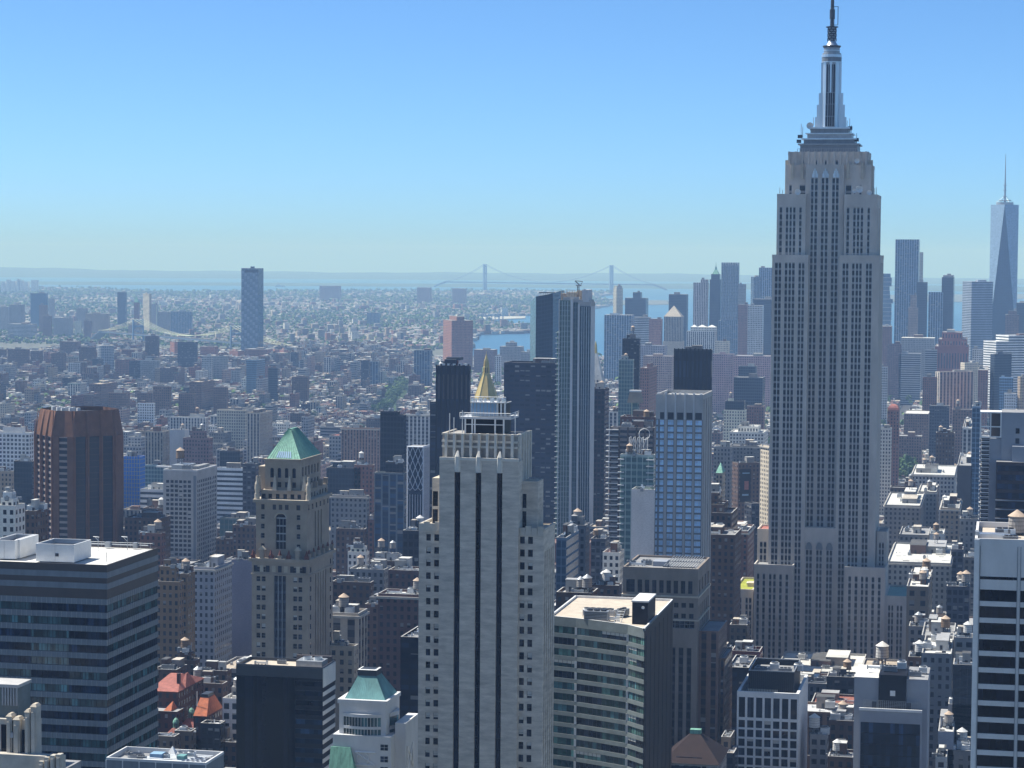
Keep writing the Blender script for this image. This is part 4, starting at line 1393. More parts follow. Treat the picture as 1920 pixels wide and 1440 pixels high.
def glass_office():
 S = Site('office_building', 'blue-green glass office block with pale spandrel bands and white roof boxes, lower left corner', 'office building', 200.5, 1060, 560)
 R = S.root
 zt, zb = S.ztop, 60
 d = S.depth(296, 1030, 0)
 W = 52.0
 fl = 27.4 * 560 / FPX
 w = MB()
 zc = S.z(150, 1122)
 w.box(-W, 0, 0, d, zc, zt - .3, 'bronze_panel')
 w.build('attic_walls', R)
 st = MB()
 for pz in (1077, 1098):
  z = S.z(150, pz)
  st.box(-W - .1, .12, -.12, d + .1, z - .75, z + .75, 'spandrel_grey', bottom=True)
 st.build('attic_bands', R)
 z = zc
 k = 0
 r = random.Random(3)
 while z - fl > zb:
  hs = fl * .42
  sp = MB()
  sp.box(-W, 0, 0, d, z - hs, z, 'spandrel_grey', bottom=True)
  n = 38
  for i in range(n + 1):
   u = -W + W * i / n
   sp.box(u - .07, u + .07, -.09, -.005, z - hs, z, 'grey_metal', bottom=True)
  for i in range(25):
   v = d * i / 24
   sp.box(.005, .09, v - .07, v + .07, z - hs, z, 'grey_metal', bottom=True)
  sp.build('spandrel_band', R)
  for F, L, n in ((front(-W, .25), W, 5), (right(-.25, .25), d - .25, 2)):
   for q in range(n if F.n[1] else 1):
    nn = n if F.n[1] else 1
    a, b = L * q / nn, L * (q + 1) / nn
    me = win_mesh(b - a, fl - hs, 7 if F.n[1] else 24, 1, 'dark_metal', 'teal_glass' if r.random() < .6 else 'navy_glass')  # teal mixed with navy at random stands in for patchy reflections
    o = bpy.data.objects.new('window_band', me)
    COL.objects.link(o)
    o.parent = R
    p = F.p((a + b) / 2)
    o.location = (p[0], p[1], z - hs - (fl - hs) / 2)
    o.rotation_euler = (0, 0, F.rot)
  z -= fl
  k += 1
 core = MB()
 core.box(-W + .6, -.6, .6, d - .3, zb, zc, 'black_panel')
 core.build('core_walls', R)
 flat_roof(R, rect(-W, 0, 0, d), zt - .3, .35, 'white_roof', 'bronze_panel', .35)
 for px0, px1, pyt, pyb, dy, dp in ((67.5, 139, 1022, 1053.5, 3, 11.5), (-12, 28, 1018, 1050, 5, 14), (28.2, 37.5, 1016, 1046, 7, 12)):
  b = MB()
  x0, x1 = S.x(px0, pyb, dy), S.x(px1, pyb, dy)
  zz = S.z(100, pyt, dy)
  b.box(x0, x1, dy, dy + dp, zt, zz, 'white_paint', top=False)
  b.box(x0 + .3, x1 - .3, dy + .3, dy + dp - .3, zt, zz - 1.0, 'dark_roof')
  b.box(x0, x1, dy, dy + .3, zz - .01, zz + .25, 'white_paint')
  b.box(x0, x1, dy + dp - .3, dy + dp, zz - .01, zz + .25, 'white_paint')
  b.box(x0, x0 + .3, dy + .31, dy + dp - .31, zz - .01, zz + .25, 'white_paint')
  b.box(x1 - .3, x1, dy + .31, dy + dp - .31, zz - .01, zz + .25, 'white_paint')
  b.box((x0 + x1) / 2 - .06, (x0 + x1) / 2 + .06, dy - .06, dy - .003, zt, zz, 'pale_concrete')
  b.build('penthouse', R)
  if px0 > 60:
   v = MB()
   c = (x0 + x1) / 2
   v.box(c + .1, c + 1.0, dy - .1, dy - .004, zz - 2.9, zz - 2.1, 'dark_metal', bottom=True)
   v.build('vent_grille', R)
 pr = MB()
 for px, pyb, pyt, dy in ((151, 1042, 1030, 12), (200, 1050, 1036, 6), (184, 1024, 1006, 26), (239, 1030, 1006, 30)):
  pr.bar((S.x(px, pyb, dy), dy, zt), (S.x(px, pyb, dy), dy, S.z(px, pyt, dy)), .08, 'grey_metal', 4)
 for px, py, dy in ((186, 1007, 26), (239, 1007, 30)):
  x, z = S.x(px, py, dy), S.z(px, py, dy)
  pr.bar((x, dy, z), (x - 1.7, dy, z + .1), .1, 'white_paint', 4)
  pr.bar((x, dy, z - 1.2), (x - 1.2, dy, z), .06, 'white_paint', 4)
 pr.bar((-20, d - 2, zt + .8), (-2, d - 2, zt + .8), .18, 'grey_metal', 5)
 pr.bar((-24, d - 1.4, zt + 1.3), (-1, d - 1.4, zt + 1.3), .05, 'grey_metal', 4)
 for k in range(9):
  pr.bar((-24 + 2.8 * k, d - 1.4, zt), (-24 + 2.8 * k, d - 1.4, zt + 1.3), .05, 'grey_metal', 4)
 pr.box(-14, -12.6, d - 3, d - 1.8, zt, zt + 1.5, 'grey_metal')
 pr.box(-6, -4.9, d - 3, d - 1.9, zt, zt + 1.6, 'grey_metal')
 pr.build('roof_fittings', R)
glass_office()
def black_tower():
 S = Site('office_tower', 'black glass office tower with white banded side and cluttered roof, bottom left of centre', 'office tower', 605, 1254, 740)
 R = S.root
 zt, zb = S.ztop, 40
 W = -S.x(443, 1245)
 d = S.depth(628, 1246, 0)
 fl = 19.0 * 740 / FPX
 w = MB()
 xs = S.x(555, 1300)                    # front: plain left part, banded right part
 w.box(-W, 0, .12, d, zb, zt, 'black_panel', top=False)
 w.build('walls', R)
 p = MB()
 p.box(-W, xs - .4, -.05, .11, zb, zt - 3.5, 'black_glass')
 p.box(-W, -.0, -.12, .11, zt - 3.4, zt, 'dark_metal', bottom=True)
 p.build('glass_front', R)
 zz = zt - 4
 k = 0
 while zz - fl > zb:
  b = MB()
  b.box(xs - .2, -.1, -.06, .1, zz - fl * .62, zz - fl * .08, 'navy_glass' if k > 3 else 'black_glass', bottom=True)
  b.box(xs - .2, -.1, -.1, -.065, zz - fl * .12, zz - fl * .08, 'dark_metal', bottom=True)
  b.build('window_band', R)
  zz -= fl
  k += 1
 s = MB()
 zw = S.z(615, 1290)
 s.box(.01, .25, .15, d, zw, zt, 'pale_concrete', bottom=True)
 s.build('white_panel', R)
 z = zw - fl * .5
 while z - fl > zb:
  b = MB()
  b.box(.01, .22, .15, d, z - fl * .42, z, 'pale_concrete', bottom=True)
  b.build('white_band', R)
  z -= fl
 flat_roof(R, rect(-W, 0, .12, d), zt - .6, 1.0, 'tan_roof', 'dark_metal', .5, wt=zt)
 x0 = S.x(555, 1240, 4)
 u = MB()
 u.box(x0, x0 + 9, 4, 11, zt - .5, zt + 1.6, 'grey_metal')
 u.ring(x0 + 3, 7.5, 1.5, zt + 1.6, 1.5, zt + 2.5, 'white_paint', 12)
 u.ring(x0 + 3, 7.5, 1.5, zt + 1.62, .1, zt + 1.7, 'dark_metal', 12, top=True)
 u.ring(x0 + 6.6, 7.5, 1.5, zt + 1.6, 1.5, zt + 2.5, 'white_paint', 12)
 u.ring(x0 + 6.6, 7.5, 1.5, zt + 1.62, .1, zt + 1.7, 'dark_metal', 12, top=True)
 u.build('fan_unit', R)
 hvac(R, -W + 7, 6, zt - .58, 2, .6)
 hvac(R, -W + 13, 9, zt - .58, 0, .5)
 pw = MB()
 pw.box(S.x(552, 1236, 10), -.6, d - 2.2, d - .6, zt - .5, zt + 2.0, 'bronze_panel')
 pw.build('screen_wall', R)
black_tower()
def pavilion_tower():
 """postmodern grey tower with the blue-green pyramid roof"""
 S = Site('apartment_tower', 'grey stone tower with curved bays, truss panels and blue-green pyramid roof', 'tower', 724, 1317, 720)
 R = S.root
 M = 'pale_concrete'
 w = MB()
 zt = S.ztop
 x0 = S.x(636, 1317)
 d = S.depth(749, 1302, 0)
 z1 = S.z(690, 1380)
 zb = 40
 w.box(x0, 0, 0, d, z1 - 20, zt, M)
 w.box(x0 - .5, .4, -.4, d + .3, zt - .9, zt + .4, M, bottom=True)
 # lower wider stage
 xa = S.x(762, 1380, 4)
 w.box(x0 - 1.5, 2.2, -2, 9, zb, S.z(700, 1378), M)
 w.box(2.21, xa, 3, d + 3, zb, S.z(760, 1355, 4), M)
 w.build('walls', R)
 # curved bays with bands of glass
 for c, y, rr, n in ((S.x(679, 1360), 0, 6.2, 12),):
  for k, (pa, pb) in enumerate(((1344, 1361), (1366, 1382), (1390, 1400))):
   b = MB()
   P = [(c - rr + 2 * rr * i / n, y - 1.3 * math.sin(math.pi * i / n)) for i in range(n + 1)]
   for i in range(n):
    b.wall(P[i], P[i + 1], S.z(679, pb), S.z(679, pa), 'teal_glass')
    q = P[i]
    b.box(q[0] - .06, q[0] + .06, q[1] - .12, q[1] + .05, S.z(679, pb), S.z(679, pa), 'white_paint')
   b.build('bay_window', R)
   s = MB()
   Q = [(c - rr - .1 + 2 * (rr + .1) * i / n, y - .2 - 1.35 * math.sin(math.pi * i / n)) for i in range(n + 1)]
   for i in range(n):
    s.wall(Q[i], Q[i + 1], S.z(679, pb + 5), S.z(679, pb), 'pale_concrete')
   s.poly([(a, b_, S.z(679, pb)) for a, b_ in Q], 'white_paint')
   if k == 0:
    for i in range(n):
     s.wall(Q[i], Q[i + 1], S.z(679, pa), S.z(679, pa - 6), 'pale_concrete')
    s.poly([(a, b_, S.z(679, pa - 6)) for a, b_ in Q], 'white_paint')
    s.poly([(a, b_, S.z(679, pa)) for a, b_ in reversed(Q)], 'white_paint')
   s.build('bay_band', R)
 for k, (pa, pb) in enumerate(((1340, 1360), (1364, 1382))):
  b = MB()
  n = 10
  y0 = d * .25
  P = [(.05 + 1.6 * math.sin(math.pi * i / n), y0 + d * .6 * i / n) for i in range(n + 1)]
  for i in range(n):
   b.wall(P[i], P[i + 1], S.z(740, pb, 8), S.z(740, pa, 8), 'teal_glass')
   b.wall((P[i][0] + .15, P[i][1]), (P[i + 1][0] + .15, P[i + 1][1]), S.z(740, pa, 8), S.z(740, pa - 7, 8), M)
  b.poly([(a + .15, c, S.z(740, pa - 7, 8)) for a, c in P], M)
  b.build('bay_window', R)
 # truss panels and lower windows
 tr = MB()
 for a, b in ((S.x(666, 1420, -2), S.x(704, 1420, -2)),):
  z0, z1_ = S.z(690, 1432), S.z(690, 1408)
  y = -2.25
  tr.bar((a, y, z1_), (b, y, z0), .3, 'white_paint', 4)
  tr.bar((a, y, z0), (b, y, z0), .3, 'white_paint', 4)
  tr.bar((a, y, z1_), (b, y, z1_), .3, 'white_paint', 4)
  c = a + (b - a) * .38
  n = 16
  for i in range(n):
   t, s = 2 * math.pi * i / n, 2 * math.pi * (i + 1) / n
   tr.bar((c + 2.0 * math.cos(t), y, (z0 + z1_) / 2 + 1.9 * math.sin(t)), (c + 2.0 * math.cos(s), y, (z0 + z1_) / 2 + 1.9 * math.sin(s)), .2, 'white_paint', 4)
 y0 = 5.0
 xx = xa + .25
 for a, b in ((0, 1), (1, 0)):
  tr.bar((xx, y0, S.z(755, 1440 - 45 * a, 8)), (xx, y0 + 7, S.z(755, 1440 - 45 * b, 8)), .25, 'white_paint', 4)
 for v in (y0, y0 + 7):
  tr.bar((xx, v, S.z(755, 1440, 8)), (xx, v, S.z(755, 1395, 8)), .25, 'white_paint', 4)
 tr.build('truss_panel', R)
 for pa, pb in ((1392, 1404), (1414, 1426), (1434, 1446)):
  me = win_mesh(S.x(728, 1400, -2) - S.x(713, 1400, -2), S.z(700, pa) - S.z(700, pb), 2, 2, 'white_paint', 'dark_glass')
  o = bpy.data.objects.new('window', me)
  COL.objects.link(o)
  o.parent = R
  o.location = (S.x(720.5, 1400, -2), -2.02, S.z(700, (pa + pb) / 2))
 lo = MB()
 lo.loft(rect(x0 - 2, S.x(667, 1420, -4), -5, -2.3), S.z(640, 1445, -4), rect(x0 - 2, S.x(655, 1405, -4), -2.8, -2.3), S.z(640, 1402, -4), 'copper_green', top=True)
 lo.build('lean_to_roof', R)
 # roof: truncated pyramid and dark crown
 rf = MB()
 a0, a1 = S.x(648, 1315, 2), S.x(736, 1315, 2)
 y0, y1 = 1.2, d - .8
 b0, b1 = S.x(676, 1264, 8), S.x(708, 1264, 8)
 zr = S.z(692, 1263, 8)
 ym = (y0 + y1) / 2
 hb = (b1 - b0) / 2
 a1 = min(a1, -.6)
 P, Q = rect(a0, a1, y0, y1), rect(b0, b1, ym - hb, ym + hb)
 rf.loft(P, zt + .4, Q, zr, 'copper_blue', top=True)
 for i in range(4):
  j = (i + 1) % 4
  for k in range(17):
   t = k / 16
   A = Vector((*P[i], zt + .4)).lerp(Vector((*P[j], zt + .4)), t)
   B = Vector((*Q[i], zr)).lerp(Vector((*Q[j], zr)), t)
   rf.bar(A, B, .08, 'copper_blue', 4)
 rf.build('roof', R)
 c = MB()
 c.box(b0 - .3, b1 + .3, ym - hb - .3, ym + hb + .3, zr - .3, zr + 1.6, 'dark_metal')
 c.loft(rect(b0 - .3, b1 + .3, ym - hb - .3, ym + hb + .3), zr + 1.6, rect(b0 + .3, b1 - .3, ym - hb + .3, ym + hb - .3), zr + 1.75, 'white_paint')
 c.build('roof_crown', R)
pavilion_tower()
def curved_office():
 pts = [(1030, 1163, 708), (1080, 1166, 705.0), (1128, 1170, 701.0), (1177, 1175, 696.5), (1193, 1179, 693.0), (1208, 1183, 690.0)]
 S = Site('office_building', 'curved grey office block with wide window bands and tan roof, right of the slot tower', 'office building', 1208, 1183, 690)
 R = S.root
 zt, zb = S.ztop, 30
 P = []
 for px, py, D in pts:
  v = at(px, py, D)
  P.append((v.x - S.X, v.y - S.Y))
 d = S.depth(1262, 1152, 0)
 back = [(0, d), (P[0][0], d)]
 fl = 22.1 * 690 / FPX
 w = MB()
 z0 = S.z(1207, 1197)
 allp = P + back
 n = len(P)
 for i in range(n - 1):
  w.wall(P[i], P[i + 1], z0, zt, 'dull_spandrel')
 w.wall(back[0], back[1], zb, zt, 'dull_spandrel')
 w.wall(back[1], P[0], zb, zt, 'dull_spandrel')
 w.build('walls', R)
 e = MB()
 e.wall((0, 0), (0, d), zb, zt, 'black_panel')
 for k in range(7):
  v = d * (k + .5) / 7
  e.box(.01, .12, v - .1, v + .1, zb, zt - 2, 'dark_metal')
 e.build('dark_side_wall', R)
 z = z0
 r = random.Random(8)
 row = 0
 while z - fl > zb:
  hw = fl * .64
  for i in range(n - 1):
   a, b = Vector(P[i]), Vector(P[i + 1])
   L = (b - a).length
   ee = (b - a) / L
   nn = Vector((ee.y, -ee.x))
   F = Face(tuple(a), tuple(ee), tuple(nn))
   me = win_mesh(L, hw, max(1, round(L / 1.6)), 1, 'dark_metal', r.choice(('dark_glass', 'green_glass', 'green_glass', 'teal_glass')), .45 if r.random() < .12 else 0)
   o = bpy.data.objects.new('window_band', me)
   COL.objects.link(o)
   o.parent = R
   p = F.p(L / 2, .35)
   o.location = (p[0], p[1], z - hw / 2)
   o.rotation_euler = (0, 0, F.rot)
  sp = MB()
  for i in range(n - 1):
   sp.wall(P[i], P[i + 1], z - fl, z - hw, 'dull_spandrel')
  dr = [(p[0] * .995 , p[1] + .6) for p in P]
  for i in range(n - 1):
   sp.poly([(*P[i], z - hw), (*P[i + 1], z - hw), (*dr[i + 1], z - hw), (*dr[i], z - hw)], 'dull_spandrel')
   sp.poly([(*dr[i], z - fl), (*dr[i + 1], z - fl), (*P[i + 1], z - fl), (*P[i], z - fl)], 'dull_spandrel')
  for i in (1, 3):
   sp.box(P[i][0] - .35, P[i][0] + .35, P[i][1] - .05, P[i][1] + .6, z - hw, z, 'pale_concrete')
  sp.build('spandrel_band', R)
  z -= fl
  row += 1
 # roof
 rf = MB()
 rf.poly([(*p, zt - .02) for p in allp], 'tan_roof')
 rim = allp
 for i in range(len(rim)):
  j = (i + 1) % len(rim)
  a, b = Vector(rim[i]), Vector(rim[j])
  t = (b - a).normalized()
  q = Vector((-t.y, t.x)) * .5
  rf.poly([(*a, zt + .7), (*b, zt + .7), (*(b + q), zt + .7), (*(a + q), zt + .7)], 'white_paint')
  rf.wall(a, b, zt - .01, zt + .7, 'dull_spandrel')
  rf.wall(b + q, a + q, zt, zt + .7, 'white_paint')
 rf.build('roof', R)
 bk = MB()
 dy = 12
 xa, xb = S.x(1185, 1170, dy), S.x(1246, 1170, dy)
 bk.box(xa, min(xb, -.8), dy, dy + 16, zt, S.z(1215, 1130, dy), 'black_panel')
 bk.box(xa - .2, min(xb, -.8) + .2, dy - .2, dy + 16.2, S.z(1215, 1130, dy) + .01, S.z(1215, 1130, dy) + .5, 'pale_concrete', bottom=True)
 bk.build('bulkhead', R)
 ds = MB()
 x, z = S.x(1206, 1139, dy), S.z(1206, 1139, dy)
 for k in range(10):
  t, s = k * .628, (k + 1) * .628
  ds.poly([(x, dy - .15, z), (x + .5 * math.cos(t), dy - .4, z + .5 * math.sin(t)), (x + .5 * math.cos(s), dy - .4, z + .5 * math.sin(s))], 'white_paint')
 ds.build('satellite_dish', R)
 for k in range(5):
  hvac(R, S.x(1101 + 11 * k, 1150, 22), 22, zt + .3, 1, .62)
 hvac(R, S.x(1120, 1155, 16), 15, zt, 0, 1.25)
 hvac(R, S.x(1144, 1155, 16), 15.5, zt, 2, .9)
 hvac(R, S.x(1165, 1150, 25), 26, zt, 0, .9, 1.2)
 ld = MB()
 xq = S.x(1150, 1158, 10)
 for s in (0, 2.2):
  ld.bar((xq + s, 10, zt), (xq + s + 1.2, 12, zt + 4.5), .12, 'white_paint', 4)
 for k in range(6):
  ld.bar((xq + .2 * k, 10 + .33 * k, zt + .75 * k), (xq + 2.2 + .2 * k, 10 + .33 * k, zt + .75 * k), .08, 'white_paint', 4)
 ld.build('roof_ladder', R)
curved_office()
def slotted_stone_block():
 S = Site('office_building', 'brown-grey stone office block with dark attic slots and grille roof, beside the dark curved block', 'office building', 1309, 1071, 880)
 R = S.root
 M = 'brown_stone'
 w = MB()
 zt, zb = S.ztop, 20
 d = S.depth(1331, 1066, 0)
 x0 = S.x(1168, 1080)
 W = -x0
 z1 = S.z(1240, 1116)
 X = lambda p, py: S.x(p, py) - x0
 # attic with tall slots
 cols = [(X(p, 1100), X(p + 8.2, 1100)) for p in (1179, 1186.5 + 9, 1209, 1222.5, 1236, 1249.5, 1263, 1276.5, 1290)]
 cols[0] = (X(1174, 1100), X(1190, 1100))
 g = pierced(w, front(x0, 0), W, z1, zt, cols, [(S.z(1240, 1112), S.z(1240, 1088))], .6, M)
 g += pierced(w, right(0, 0), d, z1, zt, even(d, 4, .5, 1), [(S.z(1240, 1112), S.z(1240, 1088))], .6, M)
 put_windows(R, g, 2, 3, 'dark_metal', 'dark_glass', blinds=0)
 w.box(x0 - .5, .5, -.5, d + .3, z1 - .6, z1, 'buff_stone', bottom=True)
 # two office floors, loggia, then tall piers
 rows = [(S.z(1240, b), S.z(1240, a)) for a, b in ((1149, 1158), (1129, 1138))]
 z2 = S.z(1240, 1160)
 c2 = [(X(p, 1140), X(p + 7.5, 1140)) for p in (1180, 1192, 1208, 1221.5, 1235, 1250, 1263, 1277, 1291 + 12)]
 c2 = [(X(p, 1140), X(p + 8.5, 1140)) for p in (1179, 1193, 1207, 1221, 1235, 1249.5, 1263.5, 1277.5, 1292)]
 g = pierced(w, front(x0, 0), W, z2, z1 - .6, c2, rows, .4, M)
 z3 = S.z(1240, 1200)
 w.box(x0 - .4, .4, -.4, d, z2 - .5, z2, 'buff_stone', bottom=True)
 lc = [(X(1181, 1170), X(1306, 1170))]
 lo = pierced(w, front(x0, 0), W, z3, z2 - .5, [(1.2, W - 1.2)], [(S.z(1240, 1177), S.z(1240, 1162))], 1.0, M)
 g += pierced(w, front(x0, 0), W, S.z(1240, 1202), z3, [], [], .4, M)
 put_windows(R, g, 2, 1, 'dark_metal', 'dark_glass', blinds=.1)
 put_windows(R, lo, 14, 2, 'grey_metal', 'dark_glass', name='loggia_window', blinds=0)
 zz = S.z(1240, 1202)
 tall = [(X(p, 1260), X(p + 8.8, 1260)) for p in (1181, 1196, 1210.5, 1225, 1239.5, 1257, 1272, 1287, 1301)]
 tall = [t for t in tall if t[1] < W - .3]
 so = pierced(w, front(x0, 0), W, zb, zz, tall, [(zb + 1, zz - 2.2)], .7, M)
 for o in so:
  strip_part(R, o[0], o[1] - o[3] / 2, o[1] + o[3] / 2, o[2] - o[4] / 2, o[2] + o[4] / 2, .7, fl=3.5, span=(.05, .05, .055), trim='dark_metal', hf=.7)
 Fr = right(0, 0)
 so = pierced(w, Fr, d, zb, z1 - .6, even(d, 6, .45, 1), [(zb + 1, z1 - 4)], .5, M)
 for o in so:
  strip_part(R, o[0], o[1] - o[3] / 2, o[1] + o[3] / 2, o[2] - o[4] / 2, o[2] + o[4] / 2, .5, fl=3.5, span=(.12, .11, .11), trim=None, hf=.6)
 w.wall((0, d), (x0, d), zb, zt, M)
 w.wall((x0, d), (x0, 0), zb, zt, M)
 w.build('walls', R)
 flat_roof(R, rect(x0, 0, 0, d), zt, .8, 'grey_roof', M, .7)
 gr = MB()
 for k in range(12):
  x = S.x(1243, 1070) + k * 1.05
  gr.box(x - .1, x + .1, 2, d - 3, zt + 1.2, zt + 1.5, 'grey_metal', bottom=True)
 for v in (2, d / 2, d - 3):
  gr.box(S.x(1243, 1070) - .3, S.x(1243, 1070) + 12, v - .15, v + .15, zt + .9, zt + 1.2, 'dark_metal', bottom=True)
 gr.build('roof_grille', R)
 pt = MB()
 pt.box(S.x(1224, 1060, 10), S.x(1250, 1060, 10), 10, 17, zt, S.z(1240, 1053, 10), 'blue_concrete')
 pt.build('bulkhead', R)
 hvac(R, S.x(1196, 1066, 8), 9, zt, 2, .8)
 hvac(R, S.x(1212, 1066, 12), 13, zt, 0, .7)
 hvac(R, S.x(1183, 1066, 12), 13, zt, 0, .6)
 lw = MB()
 lw.fbox(.05, 7.5, 5, d * .9, 20, S.z(1318, 1185, 5), ST['brownpiers'].tint(1.1), .5)
 lw.fbox(7.55, 9.5, 9, d * .95, 20, S.z(1320, 1235, 9), ST['brownpiers'].tint(1.0), .5)
 lw.build('rear_wing', R)
slotted_stone_block()
def blue_window_tower():
 S = Site('apartment_tower', 'stone-piered tower with bright sky-blue windows under a blank stone crown', 'tower', 1318, 742, 1110)
 R = S.root
 zt, zb = S.ztop, 20
 d = S.depth(1336, 735, 0)
 x0 = S.x(1230, 742)
 W = -x0
 fl = 12.75 * 1110 / FPX
 w = MB()
 z1 = S.z(1270, 786)
 X = lambda p: S.x(p, 900) - S.x(1228.5, 900)
 cols = [(X(a), X(b)) for a, b in ((1229.5, 1233), (1236.5, 1244), (1251, 1262), (1268.5, 1280), (1286, 1297), (1302.5, 1319.5))]
 cols = [(max(.2, a), min(W - .4, b)) for a, b in cols]
 rows = levels(S.z(1270, 1070), z1, fl, .74)
 F, Fr = front(x0, 0), right(0, 0)
 ops = pierced(w, F, W, zb, z1, cols, rows, .3, 'spandrel_grey')
 put_windows(R, ops, 3, 1, 'white_paint', 'sky_reflection_glass', blinds=0, limit=100)
 w.wall(F.p(0), F.p(W), z1, zt, 'concrete')
 sc = even(d, 4, .4, .6)
 so = pierced(w, Fr, d, zb, zt, sc, [(zb, zt - 2)], .4, 'concrete')
 for o in so:
  strip_part(R, o[0], o[1] - o[3] / 2, o[1] + o[3] / 2, o[2] - o[4] / 2, o[2] + o[4] / 2, .4, fl=fl, span=(.22, .22, .23), trim=None, hf=.5)
 w.wall((0, d), (x0, d), zb, zt, 'concrete')
 w.wall((x0, d), (x0, 0), zb, zt, 'concrete')
 w.build('walls', R)
 pi = MB()
 for a, b in ((1245, 1250), (1263, 1267.5), (1281, 1285), (1298, 1301.5)):
  p, q = X(a) + x0, X(b) + x0
  pi.box(p, q, -.35, -.01, zb, z1, 'concrete')
  pi.box(p + .25, q - .25, -.6, -.01, z1, zt + 1.4, 'pale_concrete')
 pi.build('stone_piers', R)
 dk = MB()
 for k in range(5):
  a, b = cols[k + 1]
  dk.box(x0 + a, x0 + b, -.04, -.005, z1, z1 + 3.2, 'dark_metal', bottom=True)
 dk.build('louvre_row', R)
 flat_roof(R, rect(x0, 0, 0, d), zt - 1.2, 1.6, 'pier_ground', 'concrete', .6, wt=zt)
 br = MB()
 for k in range(7):
  x = x0 + 1 + (W - 2) * k / 6
  br.box(x - .5, x + .5, 1, 2.4, zt - 1.1, zt + 1.0, 'white_paint')
 br.build('roof_fittings', R)
blue_window_tower()
def white_frame_block():
 S = Site('office_building', 'white concrete grid office block with dark windows and black louvred roof box', 'office building', 1498, 1303, 880)
 R = S.root
 zt, zb = S.ztop, 20
 x0 = S.x(1382, 1300)
 W = -x0
 d = S.depth(1515, 1283, 0)
 fl = 17.8 * 880 / FPX
 cols = even(W, 7, .74, .25)
 ztall = (S.z(1440, 1347), S.z(1440, 1309))
 rows = levels(zb, S.z(1440, 1350.5), fl, .80) + [ztall]
 w = MB()
 F, Fr = front(x0, 0), right(0, 0)
 ops = pierced(w, F, W, zb, zt, cols, rows, .55, 'white_paint')
 ops2 = pierced(w, Fr, d, zb, zt, [], [], .5, 'white_paint')
 put_windows(R, ops, 1, 1, 'dark_metal', 'dark_glass', blinds=.12)
 w.wall((0, d), (x0, d), zb, zt, 'white_paint')
 w.wall((x0, d), (x0, 0), zb, zt, 'white_paint')
 w.build('walls', R)
 flat_roof(R, rect(x0, 0, 0, d), zt - 2.2, 2.6, 'grey_roof', 'white_paint', 1.1, wt=zt)
 m = MB()
 dy = 8
 a, b = S.x(1403, 1300, dy), S.x(1489, 1290, dy)
 zz = S.z(1440, 1259, dy)
 m.box(a, b, dy, d - 6, zt - 2.19, zz, 'black_panel', top=False)
 m.box(a + .4, b - .4, dy + .4, d - 6.4, zz - 2.5, zz - 2.2, 'grey_roof')
 for v, s in ((dy, 1), (d - 6.4, 1)):
  m.box(a, b, v, v + .4, zz - .01, zz + .35, 'grey_metal')
 for u in (a, b - .4):
  m.box(u, u + .4, dy + .41, d - 6.41, zz - .01, zz + .35, 'grey_metal')
 k = a
 while k < b:
  m.box(k - .05, k + .05, dy - .1, dy - .003, zt - 2, zz, 'dark_metal')
  k += .75
 m.build('louvred_plant_box', R)
 fence = MB()
 k = a
 while k < S.x(1458, 1300, dy):
  fence.box(k, k + .42, dy - .8, dy - .6, zt - 2.1, zt + .2, 'buff_stone')
  k += .6
 fence.build('slatted_screen', R)
 for k in range(4):
  hvac(R, a + 4 + 4.6 * k, dy + 9 + 5 * (k % 2), zz - 2.2, k % 2, .85)
 wt = MB()
 c = S.x(1402, 1225, 45)
white_frame_block()
